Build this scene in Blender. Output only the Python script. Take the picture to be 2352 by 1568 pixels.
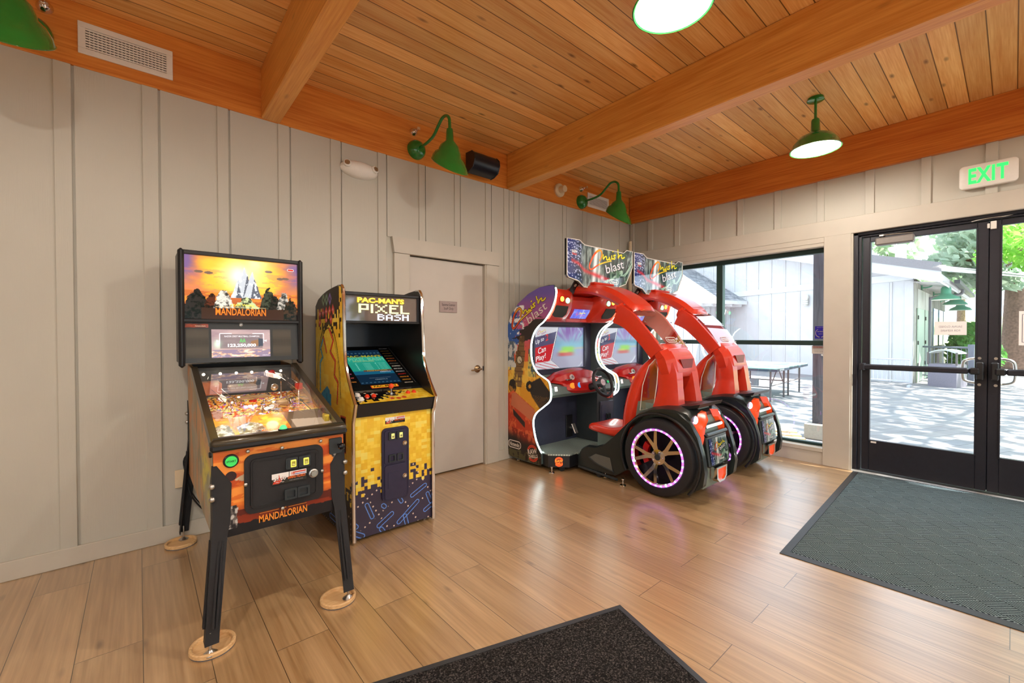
import bpy, bmesh, math, random
import numpy as np
from mathutils import Vector, Matrix, Quaternion

for _o in list(bpy.data.objects):
    bpy.data.objects.remove(_o, do_unlink=True)
SC = bpy.context.scene
COL = SC.collection
R = math.radians
pi = math.pi

def lin(c):
    c = np.asarray(c, dtype=float) / 255.0
    return np.where(c <= 0.04045, c / 12.92, ((c + 0.055) / 1.055) ** 2.4)

def rgb(*c):
    return tuple(float(x) for x in lin(c)) + (1.0,)

# ------------------------------------------------------------ camera
cam_d = bpy.data.cameras.new('camera')
cam = bpy.data.objects.new('camera', cam_d)
COL.objects.link(cam)
YAW, PITCH, ROLL = R(49.24), R(0.776), R(-0.11)
fwd = Vector((math.cos(YAW) * math.cos(PITCH), math.sin(YAW) * math.cos(PITCH), -math.sin(PITCH)))
rt = Vector((math.sin(YAW), -math.cos(YAW), 0))
up = rt.cross(fwd)
rt2 = rt * math.cos(ROLL) + up * math.sin(ROLL)
up2 = up * math.cos(ROLL) - rt * math.sin(ROLL)
M = Matrix((rt2, up2, -fwd)).transposed().to_4x4()
M.translation = Vector((0, 0, 1.31))
cam.matrix_world = M
cam_d.sensor_fit = 'HORIZONTAL'
cam_d.sensor_width = 36.0
cam_d.lens = 994.0 * 36.0 / 2352.0
cam_d.clip_start = 0.02
cam_d.clip_end = 300
SC.camera = cam

# ------------------------------------------------------------ exposure, sky, sun
SC.view_settings.view_transform = 'Standard'
SC.view_settings.look = 'None'
SC.view_settings.gamma = 1.0
SC.view_settings.use_curve_mapping = False
SC.view_settings.exposure = 0.12
world = bpy.data.worlds.new('sky')
SC.world = world
world.use_nodes = True
wn = world.node_tree
wn.nodes.clear()
wo = wn.nodes.new('ShaderNodeOutputWorld')
wb = wn.nodes.new('ShaderNodeBackground')
wb.inputs['Color'].default_value = (0.72, 0.86, 1.0, 1)
wb.inputs['Strength'].default_value = 3.0
wn.links.new(wb.outputs[0], wo.inputs[0])
sun_d = bpy.data.lights.new('sun', 'SUN')
sun_d.energy = 19.0
sun_d.angle = R(0.6)
sun_d.color = (1.0, 0.97, 0.92)
sun = bpy.data.objects.new('sun', sun_d)
sun.rotation_euler = Vector((-0.12, 0.50, -0.86)).to_track_quat('-Z', 'Y').to_euler()
COL.objects.link(sun)
PENDANT_W = 62.0          # watts of each ceiling pendant bulb
def portal(name, loc, direction, sx, sy):
    d = bpy.data.lights.new(name, 'AREA')
    d.shape = 'RECTANGLE'; d.size = sx; d.size_y = sy
    d.cycles.is_portal = True
    o = bpy.data.objects.new(name, d)
    o.location = loc
    o.rotation_euler = Vector(direction).to_track_quat('-Z', 'Z').to_euler()
    COL.objects.link(o)
# ------------------------------------------------------------ mesh helpers
ORG = {}

class MB:
    """collects shapes; build() links them as ONE mesh object"""
    def __init__(s):
        s.v = []; s.f = []; s.m = []; s.c = []; s.n = 0
    def add(s, verts, faces, mat=0, col=(1, 1, 1), xf=None):
        if xf is not None:
            verts = [xf @ Vector(p) for p in verts]
        s.v += [tuple(p) for p in verts]
        s.f += [tuple(i + s.n for i in f) for f in faces]
        s.m += [mat] * len(faces)
        if isinstance(col, np.ndarray) and col.ndim == 2:
            s.c += [tuple(x) for x in col]
        else:
            s.c += [tuple(col)] * len(verts)
        s.n += len(verts)
        return s
    def box(s, x0, x1, y0, y1, z0, z1, bev=0.0, mat=0, col=(1, 1, 1), xf=None):
        x0, x1 = min(x0, x1), max(x0, x1); y0, y1 = min(y0, y1), max(y0, y1); z0, z1 = min(z0, z1), max(z0, z1)
        if bev <= 0:
            v = [(x, y, z) for z in (z0, z1) for y in (y0, y1) for x in (x0, x1)]
            f = [(0, 2, 3, 1), (4, 5, 7, 6), (0, 1, 5, 4), (2, 6, 7, 3), (0, 4, 6, 2), (1, 3, 7, 5)]
            return s.add(v, f, mat, col, xf)
        b = min(bev, (x1 - x0) * .49, (y1 - y0) * .49, (z1 - z0) * .49)
        X = (x0, x1); Y = (y0, y1); Z = (z0, z1)
        v = []; idx = {}
        for i in (0, 1):
            for j in (0, 1):
                for k in (0, 1):
                    sx, sy, sz = 1 - 2 * i, 1 - 2 * j, 1 - 2 * k
                    idx[i, j, k, 0] = len(v); v.append((X[i], Y[j] + sy * b, Z[k] + sz * b))
                    idx[i, j, k, 1] = len(v); v.append((X[i] + sx * b, Y[j], Z[k] + sz * b))
                    idx[i, j, k, 2] = len(v); v.append((X[i] + sx * b, Y[j] + sy * b, Z[k]))
        f = []
        q = [(0, 0), (1, 0), (1, 1), (0, 1)]
        for i in (0, 1):
            f.append(tuple(idx[i, a, c, 0] for a, c in (q if i else q[::-1])))
            f.append(tuple(idx[a, i, c, 1] for a, c in (q[::-1] if i else q)))
            f.append(tuple(idx[a, c, i, 2] for a, c in (q if i else q[::-1])))
        for i in (0, 1):
            for j in (0, 1):
                f.append((idx[i, j, 0, 0], idx[i, j, 1, 0], idx[i, j, 1, 1], idx[i, j, 0, 1]))
                f.append((idx[i, 0, j, 0], idx[i, 1, j, 0], idx[i, 1, j, 2], idx[i, 0, j, 2]))
                f.append((idx[0, i, j, 1], idx[1, i, j, 1], idx[1, i, j, 2], idx[0, i, j, 2]))
        for i in (0, 1):
            for j in (0, 1):
                for k in (0, 1):
                    f.append((idx[i, j, k, 0], idx[i, j, k, 1], idx[i, j, k, 2]))
        return s.add(v, f, mat, col, xf)
    def prism(s, poly, axis, a, b, mat=0, col=(1, 1, 1), xf=None, caps=True):
        n = len(poly)
        def P(p, t):
            return {'x': (t, p[0], p[1]), 'y': (p[0], t, p[1]), 'z': (p[0], p[1], t)}[axis]
        v = [P(p, a) for p in poly] + [P(p, b) for p in poly]
        f = [(i, (i + 1) % n, n + (i + 1) % n, n + i) for i in range(n)]
        if caps:
            f += [tuple(range(n))[::-1], tuple(range(n, 2 * n))]
        return s.add(v, f, mat, col, xf)
    def lathe(s, prof, n=24, xf=None, mat=0, col=(1, 1, 1), cap0=False, cap1=False):
        v = []; f = []
        for r, z in prof:
            for k in range(n):
                a = 2 * pi * k / n
                v.append((r * math.cos(a), r * math.sin(a), z))
        for i in range(len(prof) - 1):
            for k in range(n):
                f.append((i * n + k, i * n + (k + 1) % n, (i + 1) * n + (k + 1) % n, (i + 1) * n + k))
        if cap0: f.append(tuple(range(n))[::-1])
        if cap1: f.append(tuple(range((len(prof) - 1) * n, len(prof) * n)))
        return s.add(v, f, mat, col, xf)
    def cyl(s, p, q, r, n=16, mat=0, col=(1, 1, 1), r2=None):
        p, q = Vector(p), Vector(q); d = q - p
        xf = Matrix.Translation(p) @ d.to_track_quat('Z', 'Y').to_matrix().to_4x4()
        return s.lathe([(r, 0), (r if r2 is None else r2, d.length)], n, xf, mat, col, True, True)
    def disc(s, c, axis, r, h, n=20, mat=0, col=(1, 1, 1), bev=0.0):
        d = Vector(axis).normalized()
        xf = Matrix.Translation(Vector(c)) @ d.to_track_quat('Z', 'Y').to_matrix().to_4x4()
        pr = [(r, 0), (r, h - bev), (r - bev, h)] if bev else [(r, 0), (r, h)]
        return s.lathe(pr, n, xf, mat, col, True, True)
    def ell(s, c, rx, ry, rz, n=20, m=12, mat=0, col=(1, 1, 1), xf=None, half=False):
        v = []; f = []
        j0 = 0
        rows = m
        for j in range(rows + 1):
            th = pi * (j / rows) * (0.5 if half else 1)
            for k in range(n):
                a = 2 * pi * k / n
                v.append((c[0] + rx * math.sin(th) * math.cos(a), c[1] + ry * math.sin(th) * math.sin(a), c[2] + rz * math.cos(th)))
        for j in range(rows):
            for k in range(n):
                f.append((j * n + k, (j + 1) * n + k, (j + 1) * n + (k + 1) % n, j * n + (k + 1) % n))
        return s.add(v, f, mat, col, xf)
    def tube(s, pts, r, n=10, closed=False, mat=0, col=(1, 1, 1), flat=None):
        pts = [Vector(p) for p in pts]; N = len(pts)
        rs = r if isinstance(r, (list, tuple)) else [r] * N
        T = []
        for i in range(N):
            if closed:
                t = pts[(i + 1) % N] - pts[i - 1]
            else:
                t = pts[min(i + 1, N - 1)] - pts[max(i - 1, 0)]
            T.append(t.normalized())
        u = T[0].orthogonal().normalized()
        v = []; f = []
        for i in range(N):
            if i:
                q = T[i - 1].rotation_difference(T[i]); u = q @ u
                u = (u - T[i] * u.dot(T[i])).normalized()
            w = T[i].cross(u)
            for k in range(n):
                a = 2 * pi * k / n
                v.append(pts[i] + (u * math.cos(a) + w * math.sin(a)) * rs[i])
        for i in range(N if closed else N - 1):
            j = (i + 1) % N
            for k in range(n):
                f.append((i * n + k, i * n + (k + 1) % n, j * n + (k + 1) % n, j * n + k))
        if not closed:
            f += [tuple(range(n))[::-1], tuple(range((N - 1) * n, N * n))]
        return s.add(v, f, mat, col)
    def loft(s, secs, closed=True, caps=True, mat=0, col=(1, 1, 1)):
        n = len(secs[0]); v = [p for sec in secs for p in sec]; f = []
        for i in range(len(secs) - 1):
            for k in range(n if closed else n - 1):
                f.append((i * n + k, i * n + (k + 1) % n, (i + 1) * n + (k + 1) % n, (i + 1) * n + k))
        if caps:
            f += [tuple(range(n))[::-1], tuple(range((len(secs) - 1) * n, len(secs) * n))]
        return s.add(v, f, mat, col)
    def quad(s, a, b, c, d, mat=0, col=(1, 1, 1)):
        return s.add([a, b, c, d], [(0, 1, 2, 3)], mat, col)
    def art(s, P, fn, nu, nv, mat=0):
        """picture surface: P(u,v)->point, fn(U,V)->sRGB array"""
        U, V = np.meshgrid(np.linspace(0, 1, nu + 1), np.linspace(0, 1, nv + 1))
        C = lin(np.clip(fn(U, V), 0, 255)).reshape(-1, 3)
        v = [P(a, b) for a, b in zip(U.ravel(), V.ravel())]
        w = nu + 1
        f = [(j * w + i, j * w + i + 1, (j + 1) * w + i + 1, (j + 1) * w + i) for j in range(nv) for i in range(nu)]
        return s.add(v, f, mat, C)
    def build(s, name, mats, parent=None, origin=None, sharp=32, sub=0, smooth=True):
        if parent is not None:
            org = ORG[parent.name]
        else:
            org = Vector(origin) if origin is not None else Vector((0, 0, 0))
        me = bpy.data.meshes.new(name)
        me.from_pydata([(p[0] - org[0], p[1] - org[1], p[2] - org[2]) for p in s.v], [], s.f)
        if not isinstance(mats, (list, tuple)): mats = [mats]
        for m in mats: me.materials.append(m)
        me.polygons.foreach_set('material_index', s.m)
        ca = me.color_attributes.new('Col', 'FLOAT_COLOR', 'POINT')
        arr = np.ones((len(s.v), 4), dtype=np.float32)
        arr[:, :3] = np.array(s.c, dtype=np.float32)
        ca.data.foreach_set('color', arr.ravel())
        bm = bmesh.new(); bm.from_mesh(me)
        bmesh.ops.recalc_face_normals(bm, faces=bm.faces)
        bm.to_mesh(me); bm.free()
        if smooth:
            me.polygons.foreach_set('use_smooth', [True] * len(me.polygons))
            if not sub: me.set_sharp_from_angle(angle=R(sharp))
        o = bpy.data.objects.new(name, me)
        COL.objects.link(o)
        if parent is not None:
            o.parent = parent
        else:
            o.location = org
        ORG[o.name] = org
        if sub:
            md = o.modifiers.new('subdivision', 'SUBSURF'); md.levels = sub; md.render_levels = sub
        return o

_tc = {}
def text_geo(t, shear=0.0, bold=0.0, spacing=1.0):
    k = (t, shear, bold, spacing)
    if k not in _tc:
        cu = bpy.data.curves.new('lettering', 'FONT')
        cu.body = t; cu.shear = shear; cu.offset = bold; cu.space_character = spacing; cu.resolution_u = 3
        cu.fill_mode = 'FRONT'
        ob = bpy.data.objects.new('lettering', cu)
        me = bpy.data.meshes.new_from_object(ob)
        v = np.array([tuple(x.co)[:2] for x in me.vertices]); f = [tuple(p.vertices) for p in me.polygons]
        bpy.data.objects.remove(ob); bpy.data.curves.remove(cu); bpy.data.meshes.remove(me)
        v -= v.min(0)
        _tc[k] = (v, f)
    return _tc[k]

def text(mb, t, center, right, upv, w=None, h=None, mat=0, col=(255, 255, 255), shear=0.0, bold=0.0, spacing=1.0, warp=None):
    """flat lettering centred at a point; w / h = size of its box"""
    v, f = text_geo(t, shear, bold, spacing)
    W, H = v.max(0)
    sx = w / W if w else h / H
    sy = h / H if h else sx
    c, r, u = Vector(center), Vector(right), Vector(upv)
    pts = []
    for a, b in v:
        x = (a - W / 2) * sx; y = (b - H / 2) * sy
        if warp: x, y = warp(x, y)
        pts.append(c + r * x + u * y)
    mb.add(pts, f, mat, tuple(lin(col)))

def ribbon(mb, pts, width, center, right, upv, mat=0, col=(255, 255, 255), scale=1.0):
    """brush stroke: flat band through 2D points"""
    c, r, u = Vector(center), Vector(right), Vector(upv)
    P = [Vector((p[0], p[1])) for p in pts]
    N = len(P); L = []; Rr = []
    for i in range(N):
        t = (P[min(i + 1, N - 1)] - P[max(i - 1, 0)]).normalized()
        nrm = Vector((-t.y, t.x))
        ww = width[i] if isinstance(width, (list, tuple)) else width
        L.append(P[i] + nrm * ww / 2); Rr.append(P[i] - nrm * ww / 2)
    to = lambda p: c + r * (p.x * scale) + u * (p.y * scale)
    v = [to(p) for p in L] + [to(p) for p in Rr]
    f = [(i, i + 1, N + i + 1, N + i) for i in range(N - 1)]
    mb.add(v, f, mat, tuple(lin(col)))

def poly2(mb, pts, center, right, upv, mat=0, col=(255, 255, 255)):
    c, r, u = Vector(center), Vector(right), Vector(upv)
    mb.add([c + r * p[0] + u * p[1] for p in pts], [tuple(range(len(pts)))], mat, tuple(lin(col)))

def spline(pts, n=6, closed=False):
    """Catmull-Rom through points"""
    P = [Vector(p) for p in pts]; N = len(P); out = []
    for i in range(N if closed else N - 1):
        g = (lambda k: P[k % N]) if closed else (lambda k: P[min(max(k, 0), N - 1)])
        p0, p1, p2, p3 = g(i - 1), g(i), g(i + 1), g(i + 2)
        for j in range(n):
            t = j / n
            out.append(0.5 * ((2 * p1) + (p2 - p0) * t + (2 * p0 - 5 * p1 + 4 * p2 - p3) * t * t + (3 * p1 - p0 - 3 * p2 + p3) * t ** 3))
    if not closed: out.append(P[-1])
    return out

def rrect(cx, cy, w, h, r, n=5):
    out = []
    for sx, sy, a0 in ((1, 1, 0), (-1, 1, 90), (-1, -1, 180), (1, -1, 270)):
        for k in range(n + 1):
            a = R(a0 + 90 * k / n)
            out.append((cx + sx * (w / 2 - r) + r * math.cos(a), cy + sy * (h / 2 - r) + r * math.sin(a)))
    return out

def ring2(mb, outer, inner, axis, a, b, mat=0, col=(1, 1, 1)):
    """frame between two outlines of equal count, extruded"""
    n = len(outer)
    def P(p, t):
        return {'x': (t, p[0], p[1]), 'y': (p[0], t, p[1]), 'z': (p[0], p[1], t)}[axis]
    v = [P(p, a) for p in outer] + [P(p, a) for p in inner] + [P(p, b) for p in outer] + [P(p, b) for p in inner]
    f = []
    for i in range(n):
        j = (i + 1) % n
        f += [(i, j, n + j, n + i), (2 * n + i, 3 * n + i, 3 * n + j, 2 * n + j), (i, 2 * n + i, 2 * n + j, j), (n + i, n + j, 3 * n + j, 3 * n + i)]
    mb.add(v, f, mat, col)

def tag(o, label, cat, group=None, kind=None):
    o['label'] = label; o['category'] = cat
    if group: o['group'] = group
    if kind: o['kind'] = kind
    return o

def thing(name, loc, label, cat, group=None):
    o = bpy.data.objects.new(name, None)
    o.empty_display_size = 0.1
    COL.objects.link(o); o.location = loc
    ORG[o.name] = Vector(loc)
    return tag(o, label, cat, group)

def struct(o):
    o['kind'] = 'structure'; return o

def copy_tree(o, parent=None):
    c = o.copy(); COL.objects.link(c)
    if parent is not None: c.parent = parent
    for ch in list(o.children): copy_tree(ch, c)
    ORG[c.name] = ORG[o.name]
    return c

# ------------------------------------------------------------ materials
def nd(nt, t, ins=None, **pr):
    n = nt.nodes.new('ShaderNode' + t)
    for k, v in pr.items(): setattr(n, k, v)
    for k, v in (ins or {}).items():
        if isinstance(v, bpy.types.NodeSocket): nt.links.new(v, n.inputs[k])
        else: n.inputs[k].default_value = v
    return n

def base_mat(name, col=(0.8, 0.8, 0.8, 1), rough=0.5, metal=0.0, spec=0.5, emit=None, es=0.0, coat=0.0, trans=0.0, ior=1.45, alpha=1.0):
    m = bpy.data.materials.new(name); m.use_nodes = True
    nt = m.node_tree; b = nt.nodes['Principled BSDF']
    b.inputs['Base Color'].default_value = col
    b.inputs['Roughness'].default_value = rough
    b.inputs['Metallic'].default_value = metal
    b.inputs['Specular IOR Level'].default_value = spec
    b.inputs['Coat Weight'].default_value = coat
    b.inputs['Coat Roughness'].default_value = 0.05
    b.inputs['Transmission Weight'].default_value = trans
    b.inputs['IOR'].default_value = ior
    if emit:
        b.inputs['Emission Color'].default_value = emit
        b.inputs['Emission Strength'].default_value = es
    return m, nt, b

def plain(name, col, rough=0.5, metal=0.0, var=0.06, scale=30.0, bump=0.0, **kw):
    """paint / plastic / metal with slight procedural variation"""
    m, nt, b = base_mat(name, col, rough, metal, **kw)
    tc = nd(nt, 'TexCoord')
    no = nd(nt, 'TexNoise', {'Vector': tc.outputs['Object'], 'Scale': scale, 'Detail': 4.0})
    mr = nd(nt, 'MapRange', {'Value': no.outputs['Fac'], 'From Min': 0.3, 'From Max': 0.7, 'To Min': 1 - var, 'To Max': 1 + var})
    hs = nd(nt, 'HueSaturation', {'Value': mr.outputs[0], 'Color': col})
    nt.links.new(hs.outputs[0], b.inputs['Base Color'])
    if bump:
        bp = nd(nt, 'Bump', {'Strength': bump, 'Distance': 0.01, 'Height': no.outputs['Fac']})
        nt.links.new(bp.outputs[0], b.inputs['Normal'])
    return m

def glow(name, col, s):
    m, nt, b = base_mat(name, col, 0.4, emit=col, es=s)
    return m

def print_mat(name, rough=0.35, coat=0.0, es=0.0, basek=1.0, spec=0.5):
    """printed picture: colours of the print come from the mesh attribute"""
    m, nt, b = base_mat(name, (1, 1, 1, 1), rough, coat=coat, spec=spec)
    a = nd(nt, 'Attribute', attribute_name='Col')
    if basek == 1.0:
        nt.links.new(a.outputs['Color'], b.inputs['Base Color'])
    else:
        mx = nd(nt, 'VectorMath', {0: a.outputs['Color'], 1: (basek,) * 3}, operation='MULTIPLY')
        nt.links.new(mx.outputs[0], b.inputs['Base Color'])
    if es:
        nt.links.new(a.outputs['Color'], b.inputs['Emission Color'])
        b.inputs['Emission Strength'].default_value = es
    return m

def ramp(nt, fac, stops):
    r = nd(nt, 'ValToRGB', {'Fac': fac})
    e = r.color_ramp.elements
    while len(e) > 1: e.remove(e[-1])
    e[0].position = stops[0][0]; e[0].color = stops[0][1]
    for p, c in stops[1:]:
        x = e.new(p); x.color = c
    return r

def wood(name, c0, c1, axis='x', rough=0.35, plank=None, knots=0.0, gap=0.0015, grain=1.0, var=0.5, coat=0.0, gapcol=0.25, spec=0.5):
    """grain along axis; plank=(length, width) makes boards; gap = dark joint"""
    m, nt, b = base_mat(name, c0, rough, coat=coat, spec=spec)
    if coat: b.inputs['Coat Roughness'].default_value = 0.32; b.inputs['Coat IOR'].default_value = 1.9
    tc = nd(nt, 'TexCoord')
    sp = nd(nt, 'SeparateXYZ', {0: tc.outputs['Object']})
    o = {'x': ('X', 'Y', 'Z'), 'y': ('Y', 'X', 'Z'), 'z': ('Z', 'X', 'Y')}[axis]
    cb = nd(nt, 'CombineXYZ', {'X': sp.outputs[o[0]], 'Y': sp.outputs[o[1]], 'Z': sp.outputs[o[2]]})
    vec = cb.outputs[0]
    shift = vec
    if plank:
        br = nd(nt, 'TexBrick', {'Vector': vec, 'Color1': (0, 0, 0, 1), 'Color2': (1, 1, 1, 1), 'Mortar': (.5, .5, .5, 1), 'Scale': 1.0,
                                 'Mortar Size': gap, 'Mortar Smooth': 0.3, 'Bias': 0.0, 'Brick Width': plank[0], 'Row Height': plank[1]})
        br.offset = 0.37; br.offset_frequency = 2
        w3 = nd(nt, 'VectorMath', {0: br.outputs['Color'], 1: (37.0, 19.0, 11.0)}, operation='MULTIPLY')
        ad = nd(nt, 'VectorMath', {0: vec, 1: w3.outputs[0]}, operation='ADD')
        shift = ad.outputs[0]
    st = nd(nt, 'VectorMath', {0: shift, 1: (1.1 * grain, 14 * grain, 14 * grain)}, operation='MULTIPLY')
    n1 = nd(nt, 'TexNoise', {'Vector': st.outputs[0], 'Scale': 1.0, 'Detail': 6.0, 'Roughness': 0.6, 'Distortion': 0.6})
    st2 = nd(nt, 'VectorMath', {0: shift, 1: (4 * grain, 120 * grain, 120 * grain)}, operation='MULTIPLY')
    n2 = nd(nt, 'TexNoise', {'Vector': st2.outputs[0], 'Scale': 1.0, 'Detail': 3.0})
    mx = nd(nt, 'Math', {0: n1.outputs['Fac'], 1: n2.outputs['Fac']}, operation='ADD')
    fac = nd(nt, 'MapRange', {'Value': mx.outputs[0], 'From Min': 0.72, 'From Max': 1.28})
    mix = nd(nt, 'Mix', {'Factor': fac.outputs[0], 6: c0, 7: c1}, data_type='RGBA')
    out = mix.outputs[2]
    if plank:
        sc = nd(nt, 'SeparateColor', {0: br.outputs['Color']})
        mr = nd(nt, 'MapRange', {'Value': sc.outputs[0], 'To Min': 1 - var * .5, 'To Max': 1 + var * .35})
        hs = nd(nt, 'HueSaturation', {'Color': out, 'Value': mr.outputs[0]})
        out = hs.outputs[0]
    if knots:
        sk = nd(nt, 'VectorMath', {0: shift, 1: (2.6, 7.5, 7.5)}, operation='MULTIPLY')
        vo = nd(nt, 'TexVoronoi', {'Vector': sk.outputs[0], 'Scale': 1.0, 'Randomness': 1.0})
        kr = nd(nt, 'MapRange', {'Value': vo.outputs['Distance'], 'From Min': 0.03, 'From Max': 0.13, 'To Min': knots, 'To Max': 0.0})
        km = nd(nt, 'Mix', {'Factor': kr.outputs[0], 6: out, 7: (c1[0] * .22, c1[1] * .16, c1[2] * .15, 1)}, data_type='RGBA')
        out = km.outputs[2]
    if plank:
        gm = nd(nt, 'Mix', {'Factor': br.outputs['Fac'], 6: out, 7: (c1[0] * gapcol, c1[1] * gapcol, c1[2] * gapcol, 1)}, data_type='RGBA')
        out = gm.outputs[2]
        bp = nd(nt, 'Bump', {'Strength': 0.5, 'Distance': 0.004, 'Height': br.outputs['Fac']}, invert=True)
        nt.links.new(bp.outputs[0], b.inputs['Normal'])
    else:
        bp = nd(nt, 'Bump', {'Strength': 0.08, 'Distance': 0.003, 'Height': n2.outputs['Fac']})
        nt.links.new(bp.outputs[0], b.inputs['Normal'])
    nt.links.new(out, b.inputs['Base Color'])
    return m

def wall_paint(name, col, rough=0.55):
    """painted rough sawn board: vertical grain in the relief"""
    m, nt, b = base_mat(name, col, rough)
    tc = nd(nt, 'TexCoord')
    st = nd(nt, 'VectorMath', {0: tc.outputs['Object'], 1: (90.0, 90.0, 6.0)}, operation='MULTIPLY')
    n1 = nd(nt, 'TexNoise', {'Vector': st.outputs[0], 'Scale': 1.0, 'Detail': 5.0, 'Distortion': 1.2})
    n2 = nd(nt, 'TexNoise', {'Vector': tc.outputs['Object'], 'Scale': 1.3, 'Detail': 3.0})
    mr = nd(nt, 'MapRange', {'Value': n2.outputs['Fac'], 'From Min': 0.3, 'From Max': 0.7, 'To Min': 0.95, 'To Max': 1.04})
    hs = nd(nt, 'HueSaturation', {'Color': col, 'Value': mr.outputs[0]})
    nt.links.new(hs.outputs[0], b.inputs['Base Color'])
    bp = nd(nt, 'Bump', {'Strength': 0.22, 'Distance': 0.004, 'Height': n1.outputs['Fac']})
    nt.links.new(bp.outputs[0], b.inputs['Normal'])
    return m

def clear_glass(name, tint=(1, 1, 1, 1), refl=1.0):
    """thin pane: lets light straight through, mirrors by angle"""
    m = bpy.data.materials.new(name); m.use_nodes = True
    nt = m.node_tree; nt.nodes.clear()
    o = nd(nt, 'OutputMaterial')
    t = nd(nt, 'BsdfTransparent', {'Color': tint})
    g = nd(nt, 'BsdfGlossy', {'Roughness': 0.02, 'Color': (1, 1, 1, 1)})
    ge = nd(nt, 'NewGeometry')
    dt = nd(nt, 'VectorMath', {0: ge.outputs['Normal'], 1: ge.outputs['Incoming']}, operation='DOT_PRODUCT')
    ab = nd(nt, 'Math', {0: dt.outputs['Value']}, operation='ABSOLUTE')
    om = nd(nt, 'Math', {0: 1.0, 1: ab.outputs[0]}, operation='SUBTRACT')
    pw = nd(nt, 'Math', {0: om.outputs[0], 1: 5.0}, operation='POWER')
    fr = nd(nt, 'MapRange', {'Value': pw.outputs[0], 'To Min': 0.08, 'To Max': 1.0})
    mm = nd(nt, 'Math', {0: fr.outputs[0], 1: refl}, operation='MULTIPLY', use_clamp=True)
    mx = nd(nt, 'MixShader', {0: mm.outputs[0], 1: t.outputs[0], 2: g.outputs[0]})
    nt.links.new(mx.outputs[0], o.inputs[0])
    return m

MT = {}
MT['wall'] = wall_paint('greige_wall_paint', rgb(190, 186, 174))
MT['trimw'] = plain('greige_trim_paint', rgb(194, 187, 174), 0.5, var=0.03, scale=6)
MT['doorw'] = plain('greige_door_paint', rgb(194, 186, 176), 0.42, var=0.03, scale=5)
MT['floor'] = wood('oak_plank_floor', rgb(200, 166, 122), rgb(160, 124, 82), 'y', 0.28, plank=(1.22, 0.21), knots=0.55, gap=0.0016, grain=0.6, var=0.18, spec=1.0, coat=0.9)
MT['ceil'] = wood('pine_board_ceiling', rgb(246, 198, 126), rgb(222, 154, 80), 'x', 0.36, plank=(100.0, 0.127), knots=0.85, gap=0.0035, grain=1.0, var=0.42)
MT['beam'] = wood('fir_beam', rgb(236, 172, 88), rgb(208, 134, 56), 'y', 0.4, knots=0.35, grain=0.8)
MT['fascia'] = wood('fir_fascia', rgb(228, 150, 66), rgb(196, 108, 36), 'x', 0.4, grain=0.7)
MT['fascia_b'] = wood('fir_fascia_right', rgb(220, 138, 58), rgb(186, 96, 32), 'y', 0.4, grain=0.7)
MT['black'] = plain('black_plastic', rgb(26, 26, 29), 0.38)
MT['blacktex'] = plain('black_textured_powder_coat', rgb(27, 27, 31), 0.5, bump=0.5, scale=900, var=0.15)
MT['dark'] = plain('dark_grey_laminate', rgb(42, 47, 50), 0.45)
MT['navy'] = plain('dark_navy_steel', rgb(40, 34, 62), 0.42, bump=0.3, scale=700)
MT['chrome'] = plain('chrome', rgb(225, 222, 220), 0.1, 1.0, var=0.02)
MT['steel'] = plain('brushed_steel', rgb(190, 188, 184), 0.3, 1.0, var=0.05, scale=60)
MT['bronze'] = plain('dark_bronze_aluminium', rgb(38, 38, 46), 0.42, 0.3, var=0.08)
MT['greenal'] = plain('dark_green_aluminium', rgb(34, 58, 54), 0.4, 0.2)
MT['green'] = plain('green_enamel', rgb(30, 118, 42), 0.12, var=0.04, coat=0.6)
MT['whitein'] = plain('white_enamel', rgb(248, 244, 232), 0.3, var=0.01)
MT['white'] = plain('white_plastic', rgb(232, 228, 220), 0.4, var=0.02)
MT['cream'] = plain('cream_plastic', rgb(226, 206, 172), 0.45, var=0.02)
MT['bulb'] = glow('lamp_bulb_glow', (1.0, 0.86, 0.62, 1), 30.0)
MT['red'] = plain('red_gloss_plastic', rgb(206, 52, 30), 0.28, var=0.03, coat=0.25)
MT['redtrim'] = plain('deep_red_plastic', rgb(176, 26, 22), 0.25, var=0.03)
MT['glass'] = clear_glass('window_glass', (0.97, 0.99, 0.98, 1))
MT['acrylic'] = clear_glass('clear_acrylic', (0.95, 0.96, 0.97, 1), 1.6)
MT['pfglass'] = clear_glass('playfield_glass_sheet', (0.98, 0.98, 0.98, 1), 2.0)
MT['print'] = print_mat('printed_artwork', 0.35)
MT['printg'] = print_mat('glossy_printed_artwork', 0.12, coat=0.5)
MT['lit'] = print_mat('backlit_print', 0.15, es=1.0, basek=0.25)
MT['lit2'] = print_mat('bright_screen_picture', 0.12, es=1.25, basek=0.1)
MT['dimlit'] = print_mat('dim_screen_picture', 0.12, es=0.7, basek=0.1)
MT['led'] = glow('white_light_strip', (0.88, 1.0, 0.96, 1), 16.0)
MT['rubber'] = plain('tyre_rubber', rgb(28, 27, 31), 0.6, bump=0.2, scale=200)
# ------------------------------------------------------------ the room
ZC, ZB = 3.215, 2.855          # ceiling, underside of beams
XL, XR, YF, YN = -4.6, 5.22, 3.525, -5.2
m = MB(); m.box(XL - .2, XR + .25, YN - .2, YF + .2, -.12, 0)
struct(m.build('floor', MT['floor']))
m = MB(); m.box(XL - .2, XR + .25, YN - .2, YF + .2, ZC, ZC + .12)
struct(m.build('ceiling', MT['ceil'], origin=(-20, 0, ZC)))

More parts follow.
